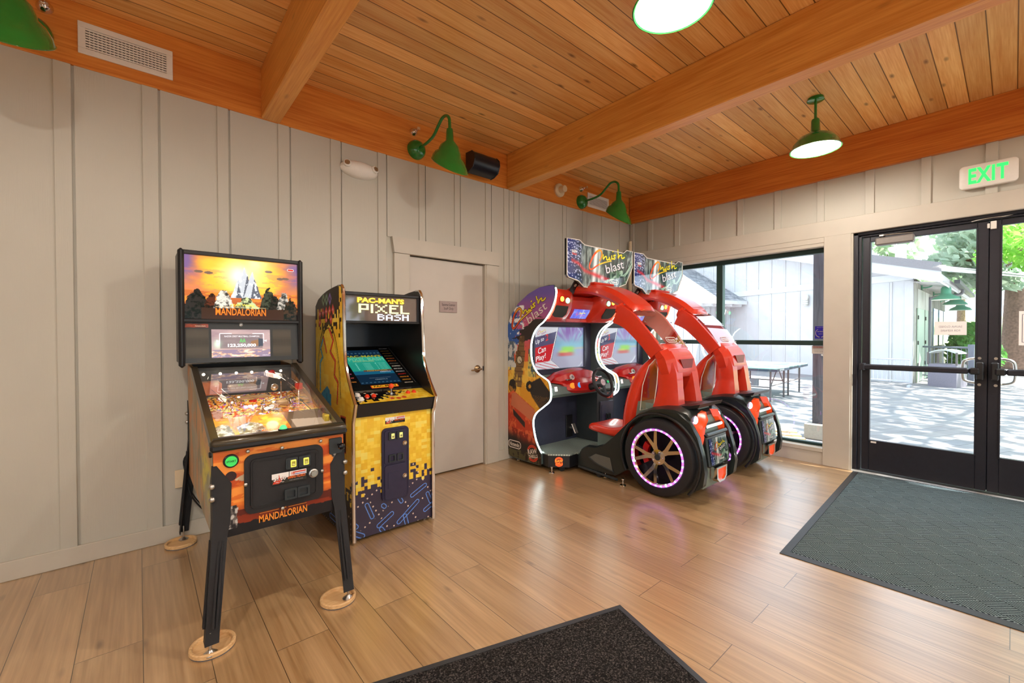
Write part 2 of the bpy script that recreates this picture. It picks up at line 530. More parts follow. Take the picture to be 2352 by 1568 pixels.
# left wall: board panels with battens, staff door opening
DX0, DX1, DZ = 1.823, 2.669, 2.035
m = MB()
m.box(XL, DX0 - .02, YF, YF + .15, 0, ZC); m.box(DX1 + .02, XR + .2, YF, YF + .15, 0, ZC)
m.box(DX0 - .02, DX1 + .02, YF, YF + .15, DZ + .015, ZC); m.box(DX0 - .05, DX1 + .05, YF + .1, YF + .2, 0, DZ + .05)
bat = [(-.35, -.278), (.027, .104), (.411, .475), (.78, .856), (1.151, 1.228), (1.536, 1.61), (1.922, 1.984), (2.301, 2.364), (2.674, 2.745),
       (2.915, 2.984), (3.055, 3.126), (3.433, 3.507), (3.823, 3.886), (4.184, 4.256), (4.564, 4.634), (4.952, 5.03)]
bat += [(-.35 - .383 * k, -.278 - .383 * k) for k in range(1, 12)]
for a, b in bat:
    if 1.64 < (a + b) / 2 < 2.87:
        m.box(a, b, YF - .02, YF, 2.165, ZB, .003)
    else:
        m.box(a, b, YF - .02, YF, 0.1, ZB, .003)
bs = sorted(bat)
for (a0, a1), (b0, b1) in zip(bs[:-1], bs[1:]):
    if b0 - a1 > .03: m.box(a1 + .012, b0, YF - .010, YF, 2.165 if (a1 < 2.68 and b0 > 1.81) else .1, ZB)
struct(m.build('wall_left', MT['wall']))
m = MB()
m.box(XL, 1.69, YF - .024, YF, 0, .106, .004); m.box(2.83, 5.2, YF - .024, YF, 0, .106, .004)
struct(m.build('baseboard_left', MT['trimw']))
m = MB(); m.box(XL, 5.175, YF - .02, YF + .02, ZB, ZC, .004)
struct(m.build('trim_1', MT['fascia']))
for i, (a, b) in enumerate([(.674, .792), (2.952, 3.076), (-1.61, -1.49), (-3.9, -3.78)]):
    m = MB(); m.box(a, b, YN, YF - .021, ZB, ZC, .006)
    struct(m.build('trim_%d' % (i + 2), MT['beam']))

# right wall above the header, battens, fascia
m = MB()
WY0, WY1 = 1.25, 3.16          # window opening
LY0, LY1 = -.745, 1.02         # door opening
m.box(5.22, 5.37, YN, YF + .15, 2.40, ZC)
m.box(5.22, 5.37, WY1, YF + .15, 0, 2.40)
m.box(5.22, 5.37, YN, LY0 - .12, 0, 2.40)
yb = [(3.16, 3.231), (2.78, 2.848), (2.392, 2.462), (2.014, 2.083), (1.636, 1.702), (1.251, 1.313), (.862, .931), (.48, .545), (.095, .165),
      (-.29, -.225), (-.67, -.605)] + [(-.67 - .383 * k, -.605 - .383 * k) for k in range(1, 11)]
for a, b in yb:
    m.box(5.20, 5.22, a, b, 2.44, ZB, .003)
m.box(5.20, 5.22, 3.45, 3.505, 0.1, ZB, .003)
struct(m.build('wall_right', MT['wall']))
m = MB(); m.box(5.175, 5.23, YN, 3.505, ZB, ZC, .004)
struct(m.build('trim_6', MT['fascia_b']))
m = MB()                                         # header board over window and doors, post between, window casing
m.box(5.195, 5.225, YN, 3.33, 2.286, 2.447, .004); m.box(5.224, 5.36, YN, 3.33, 2.288, 2.41)
m.box(5.205, 5.345, WY0, WY1, 2.20, 2.29, .003); m.box(5.199, 5.21, WY0, WY1, 2.235, 2.287, .002)
m.box(5.195, 5.375, 1.03, WY0, 0, 2.29, .004)
m.box(5.205, 5.375, 1.018, 1.03, 0, 2.29)
m.box(5.20, 5.22, WY1, 3.3, .1, 2.29, .003)
m.box(5.195, 5.375, LY0 - .12, LY0, 0, 2.29, .004)
struct(m.build('trim_7', MT['trimw']))
m = MB()                                         # low wall and sill under the window
m.box(5.21, 5.37, WY0, WY1, 0, .128, .002); m.box(5.195, 5.35, WY0, WY1, .128, .168, .003)
struct(m.build('trim_8', MT['trimw']))
m = MB(); m.box(5.196, 5.22, LY0 - .12 - 3, LY0 - .12, 0, .106, .004)
struct(m.build('baseboard_right', MT['trimw']))

# window 1
w1 = MB()
gx = 5.315
w1.box(gx - .02, gx + .04, WY0, WY1, 2.15, 2.20); w1.box(gx - .02, gx + .04, WY0, WY1, .168, .195)
w1.box(gx - .025, gx + .05, 2.282, 2.354, .195, 2.15, .003); w1.box(gx - .02, gx + .045, WY0, WY1, 1.203, 1.253, .003)
w1.box(gx - .02, gx + .04, WY1 - .03, WY1, .168, 2.2)
W1 = struct(w1.build('window_1', MT['greenal'], origin=(gx, 2.2, 0.17)))
for a, b in ((WY0, 2.282), (2.354, WY1 - .03)):
    for z0, z1 in ((.195, 1.203), (1.253, 2.15)):
        g = MB(); g.quad((gx + .01, a, z0), (gx + .01, b, z0), (gx + .01, b, z1), (gx + .01, a, z1))
        g.build('glass_pane', MT['glass'], W1)

# glazed double doors
fr = MB()
fr.box(5.24, 5.36, .985, 1.018, 0, 2.29, .003); fr.box(5.265, 5.36, .962, .985, 0, 2.27, .003)
fr.box(5.24, 5.36, LY0, LY0 + .033, 0, 2.29, .003); fr.box(5.265, 5.36, LY0 + .033, LY0 + .056, 0, 2.27, .003)
fr.box(5.24, 5.36, LY0, 1.018, 2.262, 2.29, .003); fr.box(5.265, 5.36, LY0, 1.018, 2.245, 2.262, .003)
struct(fr.build('trim_9', MT['bronze']))
th = MB(); th.prism([(5.2, 0), (5.22, .014), (5.36, .014), (5.38, 0)], 'y', LY0, 1.02)
struct(th.build('trim_10', MT['steel']))
def leaf(name, y0, y1, hinge_hi):
    """y0<y1; glass between stiles; free edge opposite the hinge"""
    lf = MB(); x0, x1 = 5.285, 5.33
    sh, sf = .055, .065
    a, b = (y0 + sf, y1 - sh) if hinge_hi else (y0 + sh, y1 - sf)
    lf.box(x0, x1, y0, a, .018, 2.243, .003); lf.box(x0, x1, b, y1, .018, 2.243, .003)
    lf.box(x0, x1, a, b, .018, .308, .003); lf.box(x0, x1, a, b, 2.195, 2.243, .003)
    for q in (a, b):
        lf.box(x0 - .006, x1, q - .006, q + .006, .3, 2.2, .002)
    D = struct(lf.build(name, MT['bronze'], origin=(5.3, (y0 + y1) / 2, 0)))
    g = MB(); g.quad((5.31, a, .308), (5.31, b, .308), (5.31, b, 2.195), (5.31, a, 2.195)); g.build('glass_pane', MT['glass'], D)
    pb = MB(); yb0, yb1 = (y0 + .1, y1) if hinge_hi else (y0, y1 - .1)
    pb.box(5.19, 5.235, yb0, yb1, .985, 1.035, .012)
    ye = y1 if hinge_hi else y0
    pb.box(5.18, 5.286, ye - .035 if hinge_hi else ye, ye if hinge_hi else ye + .035, .978, 1.042, .006)
    B = pb.build('push_bar', MT['bronze'], D)
    hd = MB(); yc = y0 + .04 if hinge_hi else y1 - .04
    hd.box(5.2, 5.286, yc - .022, yc + .022, .94, 1.085, .008); hd.box(5.19, 5.24, min(yc, yb0 if hinge_hi else yb1), max(yc, yb0 if hinge_hi else yb1) , .982, 1.038, .01)
    hd.build('push_bar_latch', MT['black'], D)
    pu = MB(); s = 1 if hinge_hi else -1
    pu.tube(spline([(5.34, yc, 1.11), (5.385, yc + s * .03, 1.11), (5.385, yc + s * .085, 1.095), (5.385, yc + s * .105, 1.06), (5.385, yc + s * .105, .95), (5.385, yc + s * .085, .915), (5.385, yc + s * .03, .9), (5.34, yc, .9)], 5), .011, 10)
    pu.build('pull_handle', MT['steel'], D)
    for z in (1.115, .895):
        sc = MB(); sc.disc((5.286, yc + s * .004, z), (-1, 0, 0), .011, .004, 14); sc.build('screw', MT['steel'], D)
    return D
DL = leaf('door_1', .1415, .957, True)
cl = MB(); cl.box(5.2, 5.285, .585, .855, 2.142, 2.21, .01)
cl.build('door_closer', plain('grey_closer', rgb(128, 122, 118), .45, .2), DL)
ca = MB(); ca.tube([(5.25, .6, 2.225), (5.235, .72, 2.232), (5.25, .83, 2.236)], .006, 8); ca.box(5.235, 5.275, .795, .835, 2.222, 2.245, .006)
ca.build('closer_arm', MT['steel'], DL)
st = MB(); st.box(5.281, 5.286, .845, .885, .282, .298); st.build('maker_plate', MT['white'], DL)
m = MB(); m.box(5.325, 5.335, .12, .16, .02, 2.24); m.build('meeting_strip', MT['bronze'], DL)
DR = leaf('door_2', -.672, .1385, False)
for nm, y0, y1, z0, z1, lab in (('sensor_block', .10, .134, 2.17, 2.235, 0), ('sensor_block', .137, .152, 2.18, 2.22, 0)):
    s_ = MB(); s_.box(5.27, 5.287, y0, y1, z0, z1, .003); s_.build(nm, MT['white'], DR if y1 < .136 else DL)
wr = MB(); wr.tube(spline([(5.26, .24, 2.25), (5.255, .2, 2.256), (5.258, .12, 2.262), (5.255, .06, 2.258), (5.26, .0, 2.268)], 6), .0035, 6)
tag(wr.build('loose_wire', MT['white'], origin=(5.26, .12, 2.25)), 'thin white alarm wire drooping along the top of the glazed double doors', 'wire')

# staff door
m = MB()
m.box(1.675, 1.815, YF - .03, YF, 0, 2.03, .003); m.box(2.676, 2.83, YF - .03, YF, 0, 2.03, .003)
m.prism([(1.652, 2.165), (1.672, 2.03), (2.836, 2.03), (2.856, 2.165)], 'y', YF - .042, YF)
m.box(1.815, 1.827, YF - .02, YF + .1, 0, 2.045); m.box(2.664, 2.676, YF - .02, YF + .1, 0, 2.045); m.box(1.815, 2.676, YF - .02, YF + .1, 2.033, 2.05)
struct(m.build('trim_11', MT['trimw']))
m = MB(); m.box(1.832, 2.66, YF + .012, YF + .055, .012, 2.022, .003)
D3 = struct(m.build('door_3', MT['doorw'], origin=(2.25, YF + .03, 0)))
m = MB(); hx, hz = 2.585, .975
m.lathe([(.038, 0), (.038, .006), (.028, .016), (.012, .02), (.012, .045)], 24, Matrix.Translation((hx, YF + .012, hz)) @ Matrix.Rotation(pi / 2, 4, 'X'), cap0=True, cap1=True)
m.tube(spline([(hx + .012, YF - .04, hz), (hx, YF - .045, hz), (hx - .05, YF - .045, hz - .004), (hx - .105, YF - .036, hz - .008)], 4), [.010] * 4 + [.009] * 4 + [.008] * 5, 12)
m.build('lever_handle', plain('antique_brass', rgb(150, 128, 100), .25, 1.0), D3)
m = MB(); m.box(2.652, 2.664, YF + .006, YF + .03, .955, 1.0); m.build('latch_plate', MT['bronze'], D3)
m = MB(); m.box(1.829, 1.84, YF + .004, YF + .014, 1.72, 1.83); m.build('hinge', MT['bronze'], D3)

# walls behind the viewpoint, with daylight windows
m = MB(); oy = [(-3.9, -1.5), (-.9, 1.5), (2.1, 4.5)]
xs = [XL - .15] + [q for p in oy for q in p] + [XR + .15]
for i in range(0, len(xs), 2): m.box(xs[i], xs[i + 1], YN - .15, YN, 0, ZC)
for a, b in oy: m.box(a, b, YN - .15, YN, 2.35, ZC); m.box(a, b, YN - .15, YN, 0, .25)
struct(m.build('wall_near', MT['wall']))
for i, (a, b) in enumerate(oy):
    f = MB()
    for x in (a, (a + b) / 2 - .03, b - .06): f.box(x, x + .06, YN - .09, YN - .03, .25, 2.35)
    for z in (.25, 1.2, 2.29): f.box(a, b, YN - .085, YN - .035, z, z + .06)
    struct(f.build('window_%d' % (i + 2), MT['greenal'], origin=((a + b) / 2, YN - .06, .25)))
m = MB(); m.box(XL - .15, XL, YN - .15, YF + .15, 0, ZC)
struct(m.build('wall_back', MT['wall']))
portal('daylight_window', (5.42, 2.2, 1.2), (-1, 0, 0), 1.95, 2.05)
portal('daylight_doors', (5.42, .13, 1.15), (-1, 0, 0), 1.8, 2.25)
for a, b in oy:
    portal('daylight_near', ((a + b) / 2, YN - .16, 1.3), (0, 1, 0), 2.4, 2.1)
# ------------------------------------------------------------ picture functions (sRGB 0-255)
def vnoise(x, y, seed=0):
    xi = np.floor(x).astype(int); yi = np.floor(y).astype(int); fx = x - xi; fy = y - yi
    def h(a, b):
        s = np.sin(a * 127.1 + b * 311.7 + seed * 74.7) * 43758.5453
        return s - np.floor(s)
    fx = fx * fx * (3 - 2 * fx); fy = fy * fy * (3 - 2 * fy)
    return (h(xi, yi) * (1 - fx) + h(xi + 1, yi) * fx) * (1 - fy) + (h(xi, yi + 1) * (1 - fx) + h(xi + 1, yi + 1) * fx) * fy

def fbm(x, y, seed=0, o=4):
    t = 0; a = .5; s = 0
    for i in range(o):
        t = t + a * vnoise(x * 2 ** i, y * 2 ** i, seed + i * 3); s += a; a *= .55
    return t / s

def hsh(x, y, seed=0):
    s = np.sin(np.floor(x) * 12.9898 + np.floor(y) * 78.233 + seed * 37.1) * 43758.5453
    return s - np.floor(s)

def mixc(a, b, t):
    t = np.clip(t, 0, 1)[..., None]
    return np.asarray(a, float) * (1 - t) + np.asarray(b, float) * t

def sst(a, b, x):
    t = np.clip((x - a) / (b - a), 0, 1); return t * t * (3 - 2 * t)

def put(c, mask, col):
    return mixc(c, np.broadcast_to(np.asarray(col, float), c.shape), mask.astype(float))

def inpoly(U, V, pts):
    r = np.zeros(U.shape, bool); n = len(pts)
    for i in range(n):
        x1, y1 = pts[i]; x2, y2 = pts[(i + 1) % n]
        if y1 == y2: continue
        c = ((y1 > V) != (y2 > V)) & (U < (x2 - x1) * (V - y1) / (y2 - y1) + x1)
        r ^= c
    return r

def capd(U, V, a, b):
    ax, ay = a; bx, by = b; dx, dy = bx - ax, by - ay
    t = np.clip(((U - ax) * dx + (V - ay) * dy) / (dx * dx + dy * dy + 1e-9), 0, 1)
    return np.hypot(U - ax - t * dx, V - ay - t * dy)

def art_backglass(U, V):
    n = fbm(U * 4, V * 5, 2); n2 = fbm(U * 10 + n * 2, V * 22, 5)
    d = np.hypot((U - .47) * 1.1, (V - .72) * .8)
    c = mixc((255, 238, 130), (250, 190, 66), sst(.08, .30, d + (n - .5) * .2))
    c = mixc(c, (216, 128, 74), sst(.28, .46, d + (n - .5) * .25))
    c = mixc(c, (124, 96, 140), sst(.36, .55, d + (n - .5) * .3) * sst(.45, .75, V))
    c = put(c, (n2 > .56) & (V > .42) & (V < .8), (214, 120, 96)) * .35 + c * .65
    glow = np.exp(-((U - .45) ** 2 / .008 + (V - .72) ** 2 / .03)); c = mixc(c, (255, 252, 226), glow)
    h = .40 + .05 * fbm(U * 3, U * 0 + .3, 8) + .05 * np.abs(U - .5)
    c = put(c, V < h, (196, 104, 52)); c = mixc(c, (146, 66, 34), (V < h) * sst(.4, .05, V))
    c = put(c, (V < h) & (n2 > .55), (232, 138, 54))
    for x, w, hh in ((.50, .09, .86), (.57, .07, .80), (.44, .05, .66)):      # bright bare peaks in the middle
        pk = hh - np.abs(U - x) / w * .38 - (fbm(U * 20, V * 9, int(x * 99)) - .5) * .10
        m = (V < pk) & (V > .36)
        c = put(c, m, (196, 200, 206)); c = put(c, m & (U - x > (V - .5) * .1), (92, 96, 108)); c = put(c, m & (fbm(U * 30, V * 12, 4) > .6), (236, 238, 240))
    for x, w, hh, col in ((.10, .09, .46, (44, 34, 32)), (.22, .06, .40, (92, 40, 24)), (.32, .07, .50, (224, 214, 200)), (.52, .13, .36, (196, 206, 150)), (.72, .07, .52, (64, 66, 50)), (.78, .06, .42, (46, 34, 30)), (.86, .06, .48, (190, 180, 168)), (.93, .07, .38, (70, 46, 32))):
        rk = hh - ((U - x) / w) ** 2 * .22 - (fbm(U * 26, V * 20, int(x * 77)) - .5) * .16
        m = V < rk; f = fbm(U * 40, V * 30, int(x * 55))
        c = put(c, m, np.array(col) * .62); c = put(c, m & (f > .5), col); c = put(c, m & (f < .36), np.array(col) * .25)
    c = put(c, (V < .16 + .05 * n2) & (np.abs(U - .5) < .36), (62, 34, 24))
    for x, y in ((.12, .75), (.2, .74), (.83, .72), (.88, .73), (.72, .83)):
        c = put(c, ((U - x) / .035) ** 2 + ((V - y) / .022) ** 2 < 1, (120, 96, 80))
    return c

def art_lcd(U, V):
    n = fbm(U * 3, V * 6, 11); n2 = fbm(U * 8, V * 16, 4)
    c = mixc((160, 134, 138), (206, 178, 172), n * 1.3 - .2); c = mixc(c, (232, 176, 140), sst(.4, .0, V))
    c = put(c, (V < .28) & (n2 > .5), (150, 130, 150)); c = put(c, (V < .28) & (n2 < .4), (240, 216, 196))
    c = mixc(c, (220, 250, 220), np.exp(-((U - .1) ** 2 / .004 + (V - .48) ** 2 / .02)))
    c = put(c, (np.abs(U - .5) < .36) & (np.abs(V - .58) < .26), c * .62 + np.array((24, 24, 26)))
    c = put(c, inpoly(U, V, [(.65, .4), (.84, .4), (.84, .66), (.66, .58)]), (150, 110, 80)); c = put(c, inpoly(U, V, [(.79, .38), (.87, .40), (.87, .66), (.79, .68)]), (70, 76, 88))
    return c

def art_front(U, V):
    n = fbm(U * 5, V * 9, 3); n2 = fbm(U * 3 + 4, V * 12 + n, 9)
    c = mixc((206, 92, 30), (236, 128, 44), sst(.3, .7, n2)); c = put(c, (n2 > .56) & (V > .35), (244, 150, 62))
    c = put(c, (n2 < .40) & (V > .4), (190, 74, 22)); c = mixc(c, (132, 46, 20), sst(.36, .2, V + (n - .5) * .15))
    c = put(c, (V < .24 + .08 * np.abs(U - .5)) & (n > .52), (92, 32, 18)); c = put(c, V < .1 + .06 * fbm(U * 9, V * 0, 5), (24, 20, 22))
    for x, w, y0, y1 in ((.10, .055, .08, .33), (.955, .06, .26, .72)):          # grey weathered rocks at both ends
        f = fbm(U * 60, V * 26, int(x * 60)); m = (np.abs(U - x) < w * (.75 + .5 * vnoise(V * 14, V * 0, 7))) & (V > y0) & (V < y1)
        c = put(c, m, (104, 96, 92)); c = put(c, m & (f > .56), (196, 190, 184)); c = put(c, m & (f < .42), (38, 34, 36))
    m = capd(U, V, (.155, .60), (.255, .66)) < .012; c = put(c, m, (206, 190, 160)); m = ((U - .2) / .035) ** 2 + ((V - .605) / .03) ** 2 < 1; c = put(c, m, (190, 170, 140))
    return c

def art_pinside(U, V):
    n = fbm(U * 4, V * 5, 6); n2 = fbm(U * 18, V * 5, 2)
    c = mixc((176, 112, 60), (196, 150, 96), n); c = mixc(c, (206, 196, 60), sst(.55, .75, U + (n - .5) * .3) * sst(.35, .1, np.abs(V - .45)))
    c = mixc(c, (120, 118, 92), sst(.5, .62, n2) * .8); c = mixc(c, (150, 152, 140), (fbm(U * 9, V * 4, 8) > .6) * .6); return c

def art_playfield(U, V):
    n = fbm(U * 8, V * 14, 5); n2 = fbm(U * 22, V * 36, 8); n3 = fbm(U * 40, V * 60, 1)
    c = mixc((244, 170, 60), (255, 226, 120), sst(.35, .6, n)); c = put(c, (n2 > .60) & (V > .22), (206, 84, 40)); c = put(c, (n2 < .36) & (V > .25), (72, 48, 44))
    c = put(c, (n3 > .66) & (V > .3), (240, 236, 226)); c = mixc(c, (84, 66, 76), sst(.62, .95, V) * .75)
    c = put(c, (n3 > .62) & (V > .45) & (n > .5), (150, 110, 200)); c = put(c, (n3 < .33) & (V > .5), (36, 32, 36))
    for x, y in ((.3, .36), (.42, .33), (.5, .4), (.6, .37), (.68, .45), (.25, .55), (.4, .52), (.58, .55), (.72, .58)):
        c = put(c, np.hypot((U - x) * .5, V - y) < .013, (120, 160, 255)); c = put(c, np.hypot((U - x) * .5, V - y) < .007, (240, 246, 255))
    return c

def art_apron(U, V):
    n = fbm(U * 9, V * 6, 4); c = mixc((250, 196, 60), (238, 140, 50), sst(.4, .62, n + U * .2))
    for x0, x1 in ((.0, .16), (.18, .42)):
        f = fbm(U * 26, V * 10, int(x1 * 50)); m = (U > x0) & (U < x1 - .05 * V) & (V < .72 - np.abs(U - (x0 + x1) / 2) * 1.4)
        c = put(c, m, (150, 152, 158)); c = put(c, m & (f > .56), (236, 238, 240)); c = put(c, m & (f < .42), (74, 76, 84))
    c = put(c, (U > .62), (112, 92, 70)); c = put(c, (U > .66) & (V < .62 - (U - .66) * .3) & (V > .12), (186, 170, 150)); return c

def pixel_yellow(U, V, seed=1):
    """mottled yellow squares, U V in cells"""
    a = hsh(U, V, seed); b = hsh(U / 2, V / 2, seed + 3)
    c = mixc((232, 188, 44), (246, 212, 78), a); c = mixc(c, (228, 176, 40), (b > .6) * .6); c = mixc(c, (240, 222, 110), (hsh(U / 2, V, seed + 7) > .86) * .8); return c

def maze(c, X, Y, m, bars, dot=.036, ang=.55, seed=0):
    """rows of dots and rounded blue outlined bars inside mask m; X Y in metres"""
    ca, sa = math.cos(ang), math.sin(ang); u = X * ca + Y * sa; v = -X * sa + Y * ca
    fu, fv = (u / dot) % 1 - .5, (v / dot) % 1 - .5; iu, iv = np.floor(u / dot), np.floor(v / dot)
    lane = (iv % 4 == 0) | (iu % 5 == 0)
    dots = lane & (np.maximum(np.abs(fu), np.abs(fv)) < .13)
    for a, b, r in bars:
        d = capd(X, Y, a, b); dots &= d > r + .012
    c = put(c, m & dots, (232, 208, 190))
    for a, b, r in bars:
        d = capd(X, Y, a, b); c = put(c, m & (np.abs(d - r) < .0024), (98, 150, 236))
    return c

def art_arcfront(U, V):
    X, Y = U * .549, V * .77; cs = .0215
    cx, cy = X / cs, Y / cs
    c = pixel_yellow(cx, cy, 2)
    edge = .29 + .035 * np.abs(np.floor(cx) - 13) / 13 + (hsh(cx, cx * 0, 5) - .5) * .10
    m = np.floor(cy) * cs < edge
    m ^= (hsh(cx, cy, 9) > .62) & (np.abs(np.floor(cy) * cs - edge) < .06)
    c = put(c, m, (52, 44, 66))
    bars = [((.08, .20), (.115, .115), .012), ((.16, .045), (.25, .10), .013), ((.30, .03), (.44, .135), .013), ((.40, .185), (.5, .235), .012), ((.5, .06), (.60, .11), .012), ((.52, .17), (.545, .11), .012), ((.36, .0), (.345, .06), .012), ((.0, .04), (.05, .01), .014), ((.19, .0), (.175, .02), .012), ((-.03, .12), (.01, .08), .013), ((.30, .2), (.32, .165), .012), ((.19, .17), (.2, .16), .012)]
    return maze(c, X, Y, m, bars)

def art_arcside(y, z):
    """left flank of the yellow cabinet; y depth from wall side, z height (metres)"""
    cs = .026; cx, cy = y / cs, z / cs
    c = pixel_yellow(cx, cy, 4); c = mixc(c, pixel_yellow(cx * .5, cy * .3, 6), np.full(y.shape, .5))
    yf = y - y.min()
    low = .25 + (hsh(cx, cx * 0, 6) - .5) * .12; m = np.floor(cy) * cs < low; m ^= (hsh(cx, cy, 8) > .6) & (np.abs(np.floor(cy) * cs - low) < .07)
    c = put(c, m, (40, 34, 34)); c = maze(c, y, z, m, [((2.82, .1), (2.82, .2), .02), ((2.95, .06), (3.1, .06), .016), ((3.1, .15), (3.3, .15), .016)], ang=0.0)
    hi = 1.40 + (hsh(cx, cx * 0, 3) - .5) * .13; m2 = (np.floor(cy) * cs > hi) & (y > 2.90); m2 ^= (hsh(cx, cy, 2) > .6) & (np.abs(np.floor(cy) * cs - hi) < .06) & (y > 2.88)
    m2 |= (y <= 2.9) & (hsh(cx, cy, 12) > .74) & (z > 1.33)
    c = put(c, m2, (48, 36, 24))
    for i, (yy, zz) in enumerate([(3.3, 1.47), (3.23, 1.475), (3.16, 1.48), (3.09, 1.485), (3.02, 1.49), (3.16, 1.42), (3.06, 1.425), (3.3, 1.41)]):   # small four-pointed sparks
        d = np.abs(y - yy) + np.abs(z - zz) * .8; c = put(c, (d < .03) & (d > .011), (206, 60, 50)); c = put(c, d < .009, (240, 200, 200))
    for yy, col in ((3.22, (150, 190, 140)), (3.15, (140, 190, 160)), (3.08, (150, 120, 210))):
        d = np.abs(y - yy) * 1.4 + np.abs(z - 1.565); c = put(c, (np.abs(d - .035) < .008), col)
    # long arch with zigzag stripes and a tall two-colour mosaic patch (plain stand-in shapes)
    a = np.sqrt(((y - 3.13) / .25) ** 2 + ((z - .88) / .52) ** 2); c = put(c, (np.abs(a - 1) < .018) & (z > .9), (70, 62, 30)); c = put(c, (np.abs(a - .93) < .010) & (z > .9), (60, 52, 26))
    zig = [[(3.30, .92), (3.30, 1.12), (3.24, 1.16), (3.29, 1.22), (3.22, 1.3), (3.16, 1.2)], [(3.1, 1.36), (3.02, 1.28), (3.08, 1.2), (2.98, 1.14), (3.0, 1.04), (2.93, 1.0), (2.95, .86)]]
    for zz in zig:
        for p, q in zip(zz[:-1], zz[1:]):
            d = capd(y, z, p, q); c = put(c, d < .012, (60, 40, 30)); c = put(c, d < .008, (230, 70, 50) if p[1] > q[1] else (90, 190, 220))
    pm = (np.abs(y - 3.17 - (.92 - z) * .08) < .10 + (.95 - z) * .06) & (z > .50) & (z < .96 - .5 * np.abs(y - 3.15)); pm &= hsh(cx, cy, 21) > .06
    c = put(c, pm, (44, 150, 196)); c = put(c, pm & (hsh(cx, cy, 30) > .6), (34, 122, 176)); c = put(c, pm & (z < .76 + .1 * hsh(cx, cx * 0, 2)) & (np.abs(y - 3.17) < .07), (196, 30, 30))
    c = put(c, (np.abs(y - 2.84) < .05) & (np.abs(z - .67) < .12), (200, 70, 50)); c = put(c, (np.abs(y - 2.84) < .042) & (np.abs(z - .67) < .112), (30, 26, 30))
    return c

def art_cp(U, V):
    X, Y = U * .549, V * .18; cs = .02; cx, cy = X / cs, Y / cs
    c = np.zeros(U.shape + (3,)) + np.array((18, 16, 18)); c = put(c, (hsh(X / .016, Y / .016, 4) > .92), (220, 200, 180))
    m = (U * .9 + (1 - V) * .42 + (hsh(cx, cy, 3) - .5) * .34) > .62; c2 = pixel_yellow(cx, cy, 7); c = np.where(m[..., None], c2, c)
    m = (V < .3) & (hsh(cx, cy, 14) > .5) & (U < .5); c = np.where(m[..., None], c2, c)
    for x, y in ((.46, .25), (.54, .62), (.62, .25), (.54, .2)): c = put(c, np.hypot((U - x) * 3, V - y) < .09, (206, 70, 50))
    return c

def art_monitor(U, V):
    c = np.zeros(U.shape + (3,)) + np.array((20, 44, 66)); m = (V > .30) & (V < .78); c = put(c, m, (40, 160, 136)); c = mixc(c, (60, 190, 160), m * sst(.5, .78, V) * .6)
    c = put(c, (V > .26) & (V < .36), (28, 100, 130)); c = put(c, (V > .335) & (V < .385) & (U > .25), (104, 74, 58))
    d = (np.abs((U * 10) % 1 - .5) < .2) & ((np.abs(V - .9) < .012) | (np.abs(V - .04) < .012)); c = put(c, d, (60, 96, 120)); return c

def art_race(U, V):
    """racing attract screen: banner left, blurred road with a bright car right"""
    n = fbm(U * 4, V * 3, 3); d = np.hypot(U - .68, V - .5); ang = np.arctan2(V - .42, U - .72); st = fbm(ang * 9, d * 2, 6)
    c = mixc((176, 172, 214), (150, 190, 214), sst(.3, .7, n)); c = mixc(c, (150, 120, 190), sst(.45, .7, st) * sst(.5, .9, V)); c = mixc(c, (176, 178, 200), sst(.5, .2, V))
    c = mixc(c, (120, 200, 214), np.exp(-((V - .56) ** 2 / .01)) * .6); c = mixc(c, (206, 196, 150), np.exp(-((V - .47 - .1 * (U - .6) ** 2) ** 2 / .0006)) * (U > .7) * .6)
    car = np.exp(-(((U - .66) / .13) ** 4 + ((V - .44) / .085) ** 4)); c = mixc(c, (150, 224, 70), car); c = mixc(c, (214, 90, 80), np.exp(-(((U - .62) / .16) ** 4 + ((V - .34) / .05) ** 4)) * .9); c = mixc(c, (206, 220, 80), np.exp(-(((U - .58) / .1) ** 4 + ((V - .4) / .03) ** 4)) * .7)
    e = .46 - .14 * (1 - V); e = np.where(V > .22, .46 - .18 * (1 - V), .30 + (.22 - V) * .9)
    ban = U < e; c = put(c, ban, (224, 226, 234)); c = put(c, ban & (V < .74 + U * .35) & (V > .50 + U * .28), (86, 84, 116)); c = put(c, ban & (V <= .50 + U * .28) & (V > .16 + U * .1), (206, 44, 52))
    for k in range(3):
        c = put(c, ban & (np.abs(V - (.20 - k * .07 - (U - .1) * .42)) < .008) , (206, 44, 52))
    c = put(c, np.abs(U - e) < .008, (250, 250, 252)); c = put(c, np.abs(U - e - .012) < .004, (60, 60, 70)); return c

